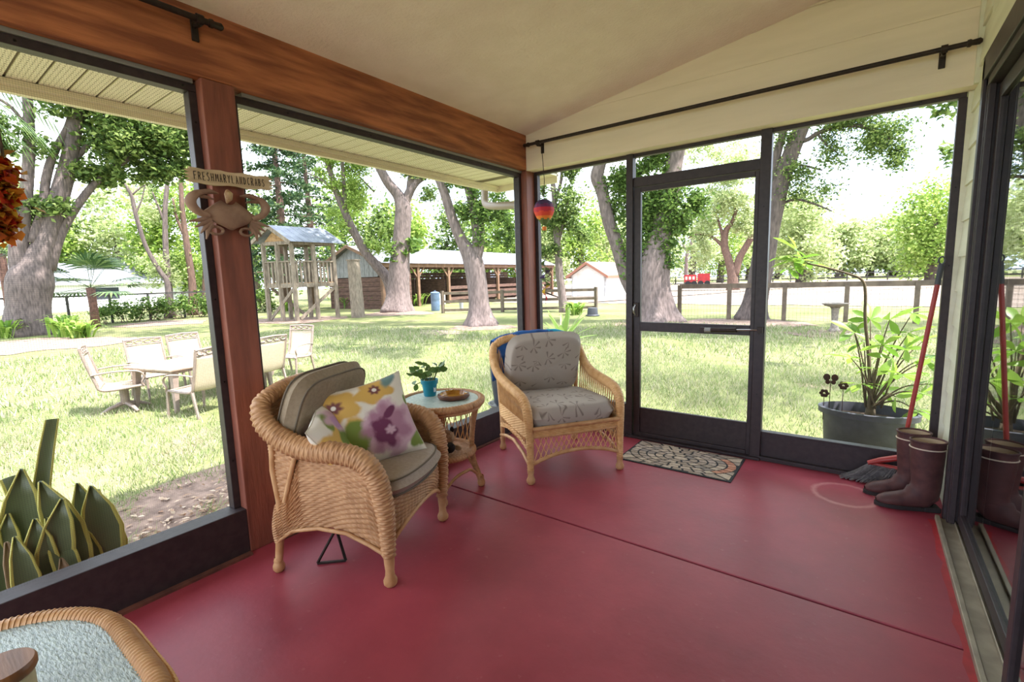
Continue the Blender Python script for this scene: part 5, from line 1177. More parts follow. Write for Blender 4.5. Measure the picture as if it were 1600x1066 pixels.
# weathered post
wp = onz(560, 496, G); wpo = thing('timber_stub', 'thick weathered upright timber standing alone between playhouse and barn', 'post', (wp.x, wp.y, G))
s_ = pxs(wp); MB((wp.x, wp.y, G)).bar((wp.x, wp.y, G - .05), (wp.x - .1, wp.y, at(555, 408, 26.2).z), 15 * s_, 15 * s_, up=(1, .3, 0), w2=14 * s_, h2=13 * s_).build('shaft', 'grey_wood', wpo, bevel=.02)
MB((wp.x, wp.y, G)).bar((wp.x - .1, wp.y, at(555, 408, 26.2).z), (wp.x - .1, wp.y, at(555, 406, 26.2).z), 16 * s_, 15 * s_, up=(1, .3, 0)).build('cap', 'grey_wood', wpo)

# ------------------------------------------------------------------ barn
mat('barn_board', srgb(112, 84, 72), srgb(84, 62, 54), scale=3, rough=.95, stretch=(1, 1, 4))
mat('barn_grey', srgb(150, 148, 146), srgb(120, 118, 116), scale=3, rough=.9, stretch=(4, 4, 1))
mat('barn_timber', srgb(134, 104, 82), srgb(118, 90, 70), scale=4, rough=.9)
mat('barn_roof', srgb(158, 158, 168), srgb(130, 130, 142), scale=1.2, rough=.45, metal=.3)
K1 = gpt(592, 32.5); K2 = gpt(858, 50.0); bd = (K2 - K1).normalized(); bn = Vector((-bd.y, bd.x, 0))
if bn.dot(K1) < 0: bn = -bn                                    # away from the camera
BL = (K2 - K1).length; DP = 5.2
ze_ = at(640, 413, 35.2).z; zr2 = ze_ + 1.25
ba = thing('barn', 'long open-fronted stable with pale metal roof behind the lawn trees', 'barn', K1)
BB = lambda name, a, b_, w, h, mt, up=(0, 0, 1): B(name, a, b_, w, h, mt, ba, up)
E_ = lambda f, dpt, z: Vector((K1.x, K1.y, 0)) + bd * (BL * f) + bn * dpt + Vector((0, 0, z))
N = 26
for s, d0_ in ((0, -.7), (1, DP + .5)):
    for k in range(N):
        f0, f1 = -.015 + 1.03 * k / N, -.015 + 1.03 * (k + .97) / N; q = [E_(f0, d0_, ze_), E_(f1, d0_, ze_), E_(f1, DP / 2, zr2), E_(f0, DP / 2, zr2)]; up_ = Vector((0, 0, .04))
        MB(K1).add(q + [p + up_ for p in q], [(0, 3, 2, 1), (4, 5, 6, 7), (0, 1, 5, 4), (1, 2, 6, 5), (2, 3, 7, 6), (3, 0, 4, 7)]).build('roof_sheet', 'barn_roof', ba)
BB('eave_beam', E_(-.01, -.45, ze_ - .12), E_(1.01, -.45, ze_ - .12), .12, .26, 'barn_timber'); BB('back_beam', E_(0, DP, ze_ - .1), E_(1, DP, ze_ - .1), .1, .2, 'barn_timber')
for k in range(10):
    z = G + .12 + (ze_ - G - .5) * k / 10
    BB('wall_board', E_(.0, DP, z), E_(1, DP, z), .05, (ze_ - G - .5) / 10 * .93, 'barn_board')
np_ = 7
for k in range(np_ + 1):
    f = k / np_; BB('post', E_(f, -.35, G), E_(f, -.35, ze_ - .1), .2, .2, 'barn_timber', (1, 0, 0))
    for s in (-1, 1):
        if 0 <= f + s * .045 <= 1: BB('brace', E_(f, -.35, ze_ - 1.0), E_(f + s * .03, -.35, ze_ - .2), .08, .1, 'barn_timber')
    if 0 < k < np_: BB('partition', E_(f, 0, (G + 1.5) / 2), E_(f, DP, (G + 1.5) / 2), .05, 1.5 - G, 'barn_board')
for k in range(1, np_):                                         # stall boards between the posts
    for j in range(3):
        if k == 1: continue
        BB('stall_board', E_(k / np_, -.2, G + .35 + .42 * j), E_((k + 1) / np_, -.2, G + .35 + .42 * j), .04, .24, 'barn_board')
for k in range(9):                                              # closed tack room at the near end
    z = G + .12 + (ze_ - G - .25) * k / 9; BB('wall_board', E_(0, -.3, z), E_(1 / np_ * .8, -.3, z), .05, (ze_ - G - .25) / 9 * .93, 'barn_board')
    if z < ze_ - .9: BB('wall_board', E_(0, -.3, z), E_(0, DP, z), .05, (ze_ - G - .25) / 9 * .93, 'barn_board')
for k in range(12):
    f0, f1 = k / 12, (k + .94) / 12; h = lambda f: ze_ - .05 + (zr2 - ze_) * (1 - abs(f * 2 - 1)); q = [E_(0, f0 * DP, ze_ - .85), E_(0, f1 * DP, ze_ - .85), E_(0, f1 * DP, h(f1)), E_(0, f0 * DP, h(f0))]; off = bd * .05
    MB(K1).add(q + [p - off for p in q], [(0, 1, 2, 3), (7, 6, 5, 4), (0, 4, 5, 1), (1, 5, 6, 2), (2, 6, 7, 3), (3, 7, 4, 0)]).build('gable_board', 'barn_grey', ba)
for d0_ in (-.7, DP + .5): BB('barge_board', E_(-.018, d0_, ze_ - .02), E_(-.018, DP / 2, zr2 - .02), .05, .2, 'barn_timber')
mat('white_panel', srgb(220, 214, 208), rough=.6); MB(K1).bar(E_(.24, -.5, G), E_(.24, -.5, G + .8), .75, .05, up=bn).build('notice_panel', 'white_panel', ba)
# barrel, bucket, sack beside it
mat('barrel_blue', srgb(96, 116, 140), srgb(84, 104, 128), scale=10, rough=.4)
q = onz(681, 486, G); bb = thing('barrel', 'blue-grey plastic barrel with lid standing before the barn', 'barrel', (q.x, q.y, G)); s_ = pxs(q)
MB().lathe([(.0, 0), (6.2 * s_, 0), (6.8 * s_, .1), (7 * s_, .5), (6.6 * s_, .62), (7 * s_, .66), (6.8 * s_, 1.0), (0, 1.0)], 24).build('drum', 'barrel_blue', bb, smooth=40)
MB().lathe([(0, 1.0), (7.2 * s_, 1.0), (7.2 * s_, 1.07), (4 * s_, 1.12), (0, 1.13)], 24).build('lid', 'barrel_blue', bb, smooth=40)
MB().tube([(0, -.06, 1.12), (0, -.05, 1.18), (0, .05, 1.18), (0, .06, 1.12)], .015, n=6).build('handle', 'barrel_blue', bb)
mat('feed_grey', srgb(150, 150, 156), rough=.5)
q = onz(721, 484, G); bk = thing('bucket', 'pale grey feed bucket on the ground by the barn fence', 'bucket', (q.x, q.y, G)); s_ = pxs(q)
MB().lathe([(0, 0), (2.6 * s_, 0), (3.4 * s_, .42), (3.5 * s_, .44), (3.2 * s_, .44), (2.5 * s_, .06), (0, .05)], 20).build('body', 'feed_grey', bk, smooth=40)
MB().tube([(-3.3 * s_, 0, .42), (-2 * s_, 0, .62), (2 * s_, 0, .62), (3.3 * s_, 0, .42)], .012, n=6).build('bail', 'iron', bk)
# ------------------------------------------------------------------ fences
mat('fence_wood', srgb(116, 102, 88), srgb(92, 80, 70), scale=4, rough=.9)
mat('fence_dark', srgb(74, 70, 66), srgb(54, 52, 50), scale=6, rough=.8)
def rail_fence(name, label, A, Bp, zs_, npost, ph_, mt, w=.14, pw=.14, group=None):
    A = Vector((A.x, A.y, G)); Bp = Vector((Bp.x, Bp.y, G)); t = thing(name, label, 'fence', A, group=group)
    for k in range(npost): p = A.lerp(Bp, k / (npost - 1)); B('post', p, p + Vector((0, 0, ph_)), pw, pw, mt, t, (1, 0, 0))
    for z in zs_:
        for k in range(npost - 1): B('rail', A.lerp(Bp, k / (npost - 1)) + Vector((0, 0, z)), A.lerp(Bp, (k + 1) / (npost - 1)) + Vector((0, 0, z)), .05, w, mt, t)
    return t
rail_fence('board_fence', 'three-rail board fence between the barn and the black feed tub', gpt(690, 26.0), gpt(931, 25.0), [.16, .62, 1.06], 6, 1.2, 'fence_wood')
fr_ = rail_fence('paddock_fence', 'single-rail wire fence running behind the birdbath and the great trees', ony(1062, 470, 18.9), ony(1560, 450, 19.4), [1.25], 6, 1.3, 'fence_wood', .17, .13)
wires = MB(fr_.location); A_, B_ = ony(1062, 470, 18.85), ony(1560, 450, 19.35); A_.z = B_.z = G
for k in range(7): wires.tube([A_ + Vector((0, 0, .12 + .16 * k)), B_ + Vector((0, 0, .12 + .16 * k))], .003, n=3, caps=False)
for k in range(80): p = A_.lerp(B_, k / 79); wires.tube([p, p + Vector((0, 0, 1.15))], .003, n=3, caps=False)
wires.build('wire_mesh', 'fence_dark', fr_, kind='stuff')
rail_fence('far_fence', 'thin dark rail fence along the far side of the sandy paddock', gpt(1010, 84), gpt(1640, 90), [.55, 1.15], 22, 1.3, 'fence_dark', .14, .16)
# black chain-link fence with hedge
cf = rail_fence('chain_fence', 'black chain-link fence behind the hedge at the edge of the lawn', gpt(-60, 33.0), gpt(420, 36.5), [1.5], 9, 1.55, 'fence_dark', .09, .1)
cw = MB(cf.location); A_, B_ = gpt(-60, 33.0), gpt(420, 36.5)
for k in range(90):
    p, q = A_.lerp(B_, k / 90), A_.lerp(B_, (k + 4) / 90 if k < 86 else 1)
    cw.tube([p, q + Vector((0, 0, 1.5))], .006, n=3, caps=False); cw.tube([p + Vector((0, 0, 1.5)), q], .006, n=3, caps=False)
cw.build('wire_mesh', 'fence_dark', cf, kind='stuff')
leaf_mat('hedge_leaf', [srgb(58, 84, 36), srgb(92, 122, 52), srgb(138, 160, 82)], .4)
def hedge(name, label, pts, n_, leaf, lm='hedge_leaf', cat='hedge'):
    P_ = np.concatenate([blob(c, r, n_, 8) for c, r in pts]); P_ = P_[P_[:, 2] > G]; c0 = Vector(pts[0][0]); c0.z = G
    t = thing(name, label, cat, c0); link('foliage', fast_mesh('foliage', *leaf_cards(P_ - np.array(c0), leaf, .55)), lm, t)
    st_ = MB(c0)
    for c, r in pts:
        for k in range(4): st_.tube([(c[0] + RNG.normal() * .2, c[1] + RNG.normal() * .2, G), (c[0] + RNG.normal() * .4, c[1] + RNG.normal() * .4, c[2])], [.02, .008], n=4)
    st_.build('stems', 'bark_red', t, kind='stuff'); return t
hedge('vine_hedge', 'tangled green vine hedge growing along the chain-link fence', [(A_.lerp(B_, f) + Vector((.6, -.5, .55 + .25 * f)), (1.3, .7, .55 + .35 * f)) for f in np.linspace(.38, 1.0, 13)], 420, .17)
def strap_plant(name, label, base, n_, L, W_, spread, matn, seed, cat='plant', droop=.5, parts=True):
    rg_ = np.random.default_rng(seed); t = thing(name, label, cat, base); mb = MB()
    for k in range(n_):
        a = rg_.uniform(0, 2 * pi); h = L * rg_.uniform(.6, 1.1); sp = spread * rg_.uniform(.3, 1); d = Vector((math.cos(a), math.sin(a), 0)); s_ = Vector((-d.y, d.x, 0)); b0 = Vector((rg_.normal() * L * .12, rg_.normal() * L * .12, 0)); vs = []
        for i, f in enumerate((0, .35, .65, .88, 1)):
            c = b0 + d * (sp * f ** 1.4) + Vector((0, 0, h * f - droop * h * f ** 3)); w = W_ * (.5, .9, 1, .6, .05)[i]; vs += [c - s_ * w / 2, c + s_ * w / 2]
        mb.add(vs, [(2 * i, 2 * i + 1, 2 * i + 3, 2 * i + 2) for i in range(4)])
    mb.build('foliage', matn, t, smooth=170); return t
leaf_mat('strap_leaf', [srgb(96, 134, 48), srgb(140, 172, 76), srgb(176, 196, 104)], .45)
for k, (x_, y_, sz, lab) in enumerate([(15, 528, 1.1, 'green strap-leaved clump at the foot of the massive oak'), (105, 526, 1.3, 'tall fern clump just past the massive oak trunk'), (130, 528, 1.0, 'low fern clump beside the taller one by the oak'), (545, 482, 1.2, 'bright strap-leaved clump beside the lone timber'), (590, 482, 1.2, 'strap-leaved clump between the lone timber and vine-clad tree'),
                                       (652, 478, 1.3, 'yellow-green clump at the base of the vine-clad trunk'), (450, 486, 1.0, 'small fern clump under the playhouse'), (898, 492, .9, 'grassy iris clump beside the black feed tub')]):
    q = onz(x_, y_, G); strap_plant('strap_plant', lab, (q.x, q.y, G), 60, 1.15 * sz, .12, .8 * sz, 'strap_leaf', 20 + k)
# ------------------------------------------------------------------ white building, garage, wagon
mat('white_paint', srgb(240, 240, 240), srgb(228, 228, 230), scale=2, rough=.7)
mat('brown_trim', srgb(158, 108, 88), rough=.7); mat('window_dark', srgb(60, 64, 70), rough=.15); mat('garage_roof', srgb(206, 186, 176), srgb(186, 166, 156), scale=4, rough=.8)
def gable_house(name, label, A, Bp, depth, ze, rise, wall, roof, trim, wins=(), door=None, ridge_along=True, ovh=.4):
    A = Vector((A.x, A.y, G)); Bp = Vector((Bp.x, Bp.y, G)); u = (Bp - A).normalized(); L_ = (Bp - A).length; nrm = Vector((-u.y, u.x, 0))
    if nrm.dot(A) < 0: nrm = -nrm
    t = thing(name, label, 'building', A); Q = lambda a, d, z: A + u * a + nrm * d + Vector((0, 0, z))
    def slab(nm, q, off, mt): return MB(A).add(q + [p + off for p in q], [tuple(range(len(q)))[::-1], tuple(range(len(q), 2 * len(q)))] + [(i, (i + 1) % len(q), len(q) + (i + 1) % len(q), len(q) + i) for i in range(len(q))]).build(nm, mt, t)
    if ridge_along:
        slab('wall', [Q(0, 0, 0), Q(L_, 0, 0), Q(L_, 0, ze), Q(0, 0, ze)], nrm * .15, wall); slab('wall', [Q(0, depth, 0), Q(L_, depth, 0), Q(L_, depth, ze), Q(0, depth, ze)], nrm * .15, wall)
        for a in (0, L_ - .15): slab('gable_wall', [Q(a, 0, 0), Q(a, depth, 0), Q(a, depth, ze), Q(a, depth / 2, ze + rise), Q(a, 0, ze)], u * .15, wall)
        for d0_ in (-ovh, depth + ovh): slab('roof_slope', [Q(-ovh, d0_, ze - .1), Q(L_ + ovh, d0_, ze - .1), Q(L_ + ovh, depth / 2, ze + rise + .1), Q(-ovh, depth / 2, ze + rise + .1)], Vector((0, 0, .12)), roof)
        slab('fascia', [Q(-ovh, -ovh, ze - .2), Q(L_ + ovh, -ovh, ze - .2), Q(L_ + ovh, -ovh, ze - .02), Q(-ovh, -ovh, ze - .02)], nrm * -.05, trim)
    else:
        slab('gable_wall', [Q(0, 0, 0), Q(L_, 0, 0), Q(L_, 0, ze), Q(L_ / 2, 0, ze + rise), Q(0, 0, ze)], nrm * .15, wall); slab('gable_wall', [Q(0, depth, 0), Q(L_, depth, 0), Q(L_, depth, ze), Q(L_ / 2, depth, ze + rise), Q(0, depth, ze)], nrm * .15, wall)
        for a in (0, L_ - .15): slab('wall', [Q(a, 0, 0), Q(a, depth, 0), Q(a, depth, ze), Q(a, 0, ze)], u * .15, wall)
        for a in (-ovh, L_ + ovh): slab('roof_slope', [Q(a, -ovh, ze - .15), Q(a, depth + ovh, ze - .15), Q(L_ / 2, depth + ovh, ze + rise + .1), Q(L_ / 2, -ovh, ze + rise + .1)], Vector((0, 0, .12)), roof); MB(A).bar(Q(a, -ovh - .03, ze - .15), Q(L_ / 2, -ovh - .03, ze + rise + .1), .06, .22).build('barge_board', trim, t); MB(A).bar(Q(a, -ovh, ze - .15), Q(a, depth + ovh, ze - .15), .06, .2).build('fascia', trim, t)
    for (a0, a1, z0, z1) in wins:
        w = slab('window', [Q(a0, -.03, z0), Q(a1, -.03, z0), Q(a1, -.03, z1), Q(a0, -.03, z1)], nrm * .06, 'window_dark'); 
        MB(A).bar(Q(a0, -.05, z0), Q(a1, -.05, z0), .06, .1).build('sill', trim, w)
    if door:
        a0, a1, z1 = door
        for k in range(4): z0_, z1_ = z1 * k / 4, z1 * (k + .96) / 4; slab('door_panel', [Q(a0, -.04, z0_), Q(a1, -.04, z0_), Q(a1, -.04, z1_), Q(a0, -.04, z1_)], nrm * .06, 'white_panel')
    return t
gable_house('white_building', 'long low white building beyond the chain-link fence', gpt(-30, 56), gpt(345, 60), 7, 2.5, 1.6, 'white_paint', 'barn_roof', 'white_paint', wins=[(6.5, 8.5, .9, 2.0), (17, 18.5, .9, 2.0)])
ga = gpt(893, 43); gb = gpt(946, 41.5); gable_house('white_garage', 'small white garage with brown-edged roof beyond the fence', ga, gb, 6.5, at(900, 431, 43).z - G, .95, 'white_paint', 'garage_roof', 'brown_trim', door=(.6, 2.3, 2.0), ridge_along=False, ovh=.35)
mat('wagon_red', srgb(180, 44, 50), srgb(150, 34, 42), scale=2, rough=.5); mat('tyre', srgb(40, 40, 42), rough=.9)
wa, wb_ = gpt(1069, 70), gpt(1109, 70); wg = thing('farm_wagon', 'small red farm wagon parked far off beyond the paddock', 'wagon', wa); u = (wb_ - wa).normalized(); nn = Vector((-u.y, u.x, 0)); Lw = (wb_ - wa).length
for k in range(2): MB(wa).bar(wa + u * (Lw * (.0 + .52 * k)) + Vector((0, 0, 1.05)), wa + u * (Lw * (.48 + .52 * k)) + Vector((0, 0, 1.05)), 1.5, 1.0 + .25 * k).build('cart_body', 'wagon_red', wg)
for k in range(3): MB(wa).bar(wa + u * (Lw * (.05 + .14 * k)) - nn * .78 + Vector((0, 0, 1.1)), wa + u * (Lw * (.13 + .14 * k)) - nn * .78 + Vector((0, 0, 1.1)), .04, .4).build('panel', 'white_panel', wg)
for f in (.15, .4, .65, .9):
    for s in (-1, 1): c = wa + u * (Lw * f) + nn * (.75 * s) + Vector((0, 0, .36)); MB(wa).tube([c - nn * .1, c + nn * .1], .36, n=16).build('wheel', 'tyre', wg, smooth=40)
# birdbath
mat('concrete', srgb(150, 140, 130), srgb(118, 110, 102), scale=14, rough=.95, bump=.3)
q = onz(1303, 519, G); s_ = pxs(q); bt = thing('birdbath', 'pale concrete birdbath on the lawn beyond the potted plant', 'birdbath', (q.x, q.y, G)); hb_ = at(1303, 474, math.hypot(q.x, q.y)).z - G
MB().lathe([(0, 0), (8.5 * s_, 0), (8.5 * s_, .06), (6 * s_, .1), (4.2 * s_, .25), (4.8 * s_, hb_ * .55), (5.5 * s_, hb_ * .8), (7 * s_, hb_ * .86)], 20).build('pedestal', 'concrete', bt, smooth=40)
MB().lathe([(6 * s_, hb_ * .86), (13 * s_, hb_ * .91), (18 * s_, hb_ * .98), (18.5 * s_, hb_), (17 * s_, hb_), (10 * s_, hb_ * .93), (0, hb_ * .92)], 28).build('basin', 'concrete', bt, smooth=40)
mat('black_plastic', srgb(58, 60, 68), rough=.5)
q = onz(926, 494, G); s_ = pxs(q); tb = thing('feed_tub', 'black rubber feed tub upside down on the grass by the board fence', 'tub', (q.x, q.y, G))
MB().lathe([(0, 0), (10 * s_, 0), (10 * s_, .05), (8.6 * s_, .08), (7.6 * s_, 12 * s_), (7.2 * s_, 13 * s_), (0, 13 * s_)], 20).build('tub_wall', 'black_plastic', tb, smooth=35)
MB().tube([(10 * s_ * math.cos(a), 10 * s_ * math.sin(a), .03) for a in np.linspace(0, 2 * pi, 25)[:-1]], .03, n=6, closed=True).build('lip', 'black_plastic', tb, smooth=60)
# small fan palms
mat('palm_trunk', srgb(130, 96, 84), srgb(96, 70, 62), scale=8, rough=1, bump=.8, bscale=20)
leaf_mat('palm_leaf', [srgb(52, 78, 44), srgb(80, 108, 62), srgb(120, 142, 88)], .25)
def fan_palm(label, base, H, n_, Lf, seed, group=None):
    rg_ = np.random.default_rng(seed); t = thing('fan_palm', label, 'palm', base)
    MB().tube([(0, 0, 0), (.05, 0, H * .5), (0, 0, H)], [.2, .16, .18], n=10).build('trunk', 'palm_trunk', t, smooth=170)
    for k in range(n_):
        a = k * 2.4; el = rg_.uniform(-.2, .9); d = Vector((math.cos(a) * math.cos(el), math.sin(a) * math.cos(el), math.sin(el))); b0 = Vector((0, 0, H)); tip = b0 + d * Lf * .7; mb = MB(); mb.tube([b0, tip], .012, n=4)
        d_, s_, u_ = orient(d)
        for j in range(15):
            th = (j - 7) / 7 * 1.5; v = d_ * math.cos(th) + s_ * math.sin(th); e = tip + v * Lf * .55 - Vector((0, 0, .18 * Lf * .5)); m_ = tip + v * Lf * .3; w = v.cross(u_).normalized() * .055
            mb.add([tip, m_ - w, e, m_ + w], [(0, 1, 2, 3)])
        mb.build('frond', 'palm_leaf', t)
q = gpt(140, 30.5); fan_palm('small fan palm growing in front of the black chain-link fence', q, 1.9, 16, 2.0, 5)
q = gpt(8, 33); fan_palm('taller fan palm peeping past the massive oak at the picture edge', q, 3.6, 14, 1.8, 8)
# feather palm whose fronds reach into the top of the near screen
pbz = Vector((-8.2, -1.6, G)); pa = thing('feather_palm', 'feathery palm fronds drooping in under the eave at the picture edge', 'palm', pbz)
MB(pbz).tube([pbz, pbz + Vector((.1, 0, 2.5)), pbz + Vector((0, 0, 5.2))], [.22, .18, .16], n=10).build('trunk', 'palm_trunk', pa, smooth=170)
top = pbz + Vector((0, 0, 5.2))
for k, tip in enumerate([at(62, 208, 7.6), at(40, 225, 8.2), at(85, 185, 8.4), at(15, 260, 7.8), top + Vector((-2, -1.5, -.6)), top + Vector((-1.5, 2.2, .3)), top + Vector((1.8, -1.8, .0)), top + Vector((0, -2.4, -.4))]):
    midp = (top + tip) / 2 + Vector((0, 0, .5)); S = spline([top, midp, tip], 12); mb = MB(pbz); mb.tube(S.tolist(), np.linspace(.022, .004, len(S)).tolist(), n=4)
    for i in range(4, len(S) - 1):
        d_, s_, u_ = orient(Vector(S[i + 1] - S[i - 1])); c = Vector(S[i])
        for j in range(3):
            cc = c.lerp(Vector(S[i + 1]), j / 3)
            for sg in (-1, 1):
                v = (s_ * sg * .75 + d_ * .55 - Vector((0, 0, .35))).normalized(); w = d_ * .014; L_ = .62 * (1 - .5 * abs(i / len(S) - .5)); mb.add([cc, cc + v * L_ * .4 + w, cc + v * L_, cc + v * L_ * .4 - w], [(0, 1, 2, 3)])
    mb.build('frond', 'palm_leaf', pa)
# ------------------------------------------------------------------ plants and pots just outside the screens
leaf_mat('bright_leaf', [srgb(104, 142, 50), srgb(134, 168, 66), srgb(170, 192, 90)], .5, .35, .4)
mat('tub_plastic', srgb(72, 72, 82), srgb(60, 60, 70), scale=14, rough=.5)
mat('woody_stem', srgb(104, 88, 66), srgb(80, 68, 52), scale=30, rough=.8)
TBc = Vector((.06, 4.78, G))
pl2 = thing('tub_plant', 'large palmate-leaved plant in a wide dark oval tub outside the screen', 'potted plant', TBc)
sxr = .33
MB().lathe([(0, 0), (.80 * sxr, 0), (.83 * sxr, .02), (.93 * sxr, .53), (.95 * sxr, .55), (1.03 * sxr, .555), (1.04 * sxr, .60), (.97 * sxr, .605), (.92 * sxr, .56), (.90 * sxr, .52), (0, .52)], 56, sx=1.0, sy=.66).build('tub', 'tub_plastic', pl2, smooth=35)
MB().lathe([(0, .54), (.89 * sxr, .525), (0, .545)], 30, sx=1, sy=.66).build('soil', 'soil', pl2)
rbs = MB()
for k in range(60):
    a = 2 * pi * k / 60; rbs.bar((.845 * sxr * math.cos(a), .845 * sxr * .66 * math.sin(a), .03), (.862 * sxr * math.cos(a + .09), .862 * sxr * .66 * math.sin(a + .09), .13), .008, .008)
rbs.build('rib_pattern', 'tub_plastic', pl2, kind='stuff')
def leaflet_mesh(L, W_):
    mb = MB(); prof = [(0, .05), (.15, .35), (.4, .8), (.62, 1), (.82, .7), (1, .03)]; vs = []
    for f, w in prof: vs += [(L * f, -W_ * w / 2, .10 * W_ * w - .18 * L * f * f), (L * f, 0, -.18 * L * f * f), (L * f, W_ * w / 2, .10 * W_ * w - .18 * L * f * f)]
    fs = [(i * 3 + j, i * 3 + j + 1, i * 3 + j + 4, i * 3 + j + 3) for i in range(5) for j in range(2)]
    mb.add(vs, fs); return mb
def palmate(parent, p, d, size, n_, rg_, name='leaf', matn='bright_leaf'):
    d = Vector(d).normalized(); mb = MB(); d_, s_, u_ = orient(d)
    for k in range(n_):
        a = (k - (n_ - 1) / 2) / max(1, (n_ - 1) / 2) * 2.2; v = d_ * math.cos(a) + s_ * math.sin(a); L = size * (1 - .12 * abs(a)) * rg_.uniform(.85, 1.1)
        lf = leaflet_mesh(L, L * .32); x = v; y = u_.cross(x).normalized(); z = x.cross(y); M = Matrix((x, y, z)).transposed().to_4x4(); M.translation = Vector(p); M = M @ Matrix.Rotation(rg_.normal() * .25 + .1, 4, 'Y'); lf.xf(M); mb.add(lf.v, lf.f)
    return mb.build(name, matn, parent, smooth=170)
rg = np.random.default_rng(21)
L3 = lambda x, y, d=0.0: Vector(ony(x, y, TBc.y + d)) - TBc
def stem(pts, r0, r1): S = spline([tuple(p) for p in pts], 6); MB().tube(S.tolist(), np.linspace(r0, r1, len(S)).tolist(), n=8).build('stem', 'woody_stem', pl2, smooth=170); return S
base0 = Vector((.02, 0, .48))
MB().lathe([(.042, .5), (.034, .6), (.026, .68), (0, .7)], 12, (base0.x, 0, 0)).build('trunk', 'woody_stem', pl2, smooth=60)
S1 = stem([base0 + Vector((0, 0, .15)), L3(1357, 555), L3(1352, 500), L3(1352, 455), L3(1346, 437), L3(1325, 428), L3(1290, 418), L3(1262, 412), L3(1240, 408)], .014, .006)
for x_, y_, sz in ((1240, 408, .24), (1262, 412, .20), (1228, 400, .22), (1245, 392, .22), (1232, 420, .2)): palmate(pl2, L3(x_, y_, rg.normal() * .08), (rg.normal() * .8 - .2, rg.normal() * .6, .1 + rg.normal() * .3), sz, 6, rg)
tips = [(1390, 500), (1420, 520), (1440, 560), (1450, 600), (1380, 540), (1410, 585), (1335, 520), (1330, 560), (1345, 600), (1365, 575), (1430, 640), (1445, 530), (1400, 620), (1350, 535), (1425, 490), (1375, 610), (1330, 505), (1455, 560), (1395, 560), (1415, 545), (1360, 500), (1440, 615)]
for k, (x_, y_) in enumerate(tips):
    dd_ = rg.uniform(-.3, .25); e = L3(x_, y_, dd_); st0 = base0 + Vector((rg.normal() * .03, rg.normal() * .03, .14)); md_ = st0.lerp(e, .55) + Vector((0, 0, .06)); stem([st0, md_, e], .008, .003)
    dv = e - st0; palmate(pl2, e, (dv.x * 1.3, dv.y + rg.normal() * .2, .12 + .15 * rg.normal()), rg.uniform(.18, .26), 5 + k % 3, rg)
mat('rust', srgb(84, 54, 44), srgb(60, 40, 34), scale=40, rough=.8, metal=.3)
orn = thing('garden_ornament', 'rusty metal flower and butterfly stakes stuck in the oval tub', 'ornament', TBc + Vector((-.26, -.05, .53)))
for dx, h, kind in ((-.04, .18, 0), (.0, .30, 1), (.09, .26, 0)):
    sk = MB().tube([(dx, 0, -.05), (dx, 0, h)], .003, n=5).build('stake', 'rust', orn)
    if kind == 0:
        for q in range(6): a = q * pi / 3; MB().ball((dx + .022 * math.cos(a), 0, h + .022 * math.sin(a)), (.015, .004, .015), 8, 6).build('petal', 'rust', sk)
    else:
        for s in (-1, 1): MB().ball((dx + s * .028, 0, h + .02), (.026, .003, .03), 10, 6).build('wing', 'rust', sk); MB().ball((dx + s * .02, 0, h - .02), (.018, .003, .02), 10, 6).build('wing', 'rust', sk)
# dracaena and dark planter seen behind the leaf-print armchair
leaf_mat('dracaena_leaf', [srgb(86, 118, 54), srgb(122, 152, 76), srgb(166, 184, 110)], .4, .4, .4)
dc_ = Vector((-2.76, 4.7, G)); dr_ = thing('dracaena', 'spiky green dracaena rising outside behind the leaf-print armchair', 'potted plant', dc_)
MB().lathe([(0, 0), (.13, 0), (.17, .3), (.18, .32), (.16, .32), (.15, .28), (0, .27)], 24).build('pot', 'tub_plastic', dr_, smooth=35); MB().tube([(0, 0, .25), (.02, 0, .7), (.0, 0, 1.04)], [.03, .025, .022], n=8).build('stem', 'woody_stem', dr_, smooth=170)
for k in range(20):
    a = k * 2.4; el = .25 + .95 * (k / 20); L_ = .46; d = Vector((math.cos(a) * math.cos(el), math.sin(a) * math.cos(el), math.sin(el))); s_ = Vector((-math.sin(a), math.cos(a), 0)); b0 = Vector((0, 0, .97 + .08 * k / 20)); vs = []
    for i, f in enumerate((0, .3, .6, .85, 1)): c = b0 + d * (L_ * f) - Vector((0, 0, .10 * f * f * (1.2 - el * .6))); w = .055 * (.6, 1, .9, .5, .03)[i]; vs += [c - s_ * w / 2 + Vector((0, 0, .006)), c, c + s_ * w / 2 + Vector((0, 0, .006))]
    MB().add(vs, [(i * 3 + j, i * 3 + j + 1, i * 3 + j + 4, i * 3 + j + 3) for i in range(4) for j in range(2)]).build('leaf', 'dracaena_leaf', dr_, smooth=170)
mat('planter_dark', srgb(56, 62, 74), srgb(44, 48, 58), scale=10, rough=.4); mat('saucer_grey', srgb(140, 140, 138), srgb(120, 120, 118), scale=10, rough=.6)
q = Vector((-3.12, 4.02, G)); dp = thing('tall_planter', 'tall dark glazed planter in a grey saucer outside, beside the leaf-print armchair', 'planter', q)
MB().lathe([(0, .38), (.09, .38), (.11, .42), (.135, .62), (.145, .78), (.14, .86), (.15, .89), (.135, .89), (.12, .85), (0, .83)], 28).build('body', 'planter_dark', dp, smooth=40)
MB().lathe([(0, .36), (.14, .36), (.175, .40), (.18, .405), (.165, .405), (.13, .375), (0, .375)], 32).build('saucer', 'saucer_grey', dp, smooth=40)
MB().box((-.12, -.12, 0), (.12, .12, .36)).build('plinth', 'concrete', dp, bevel=.01)
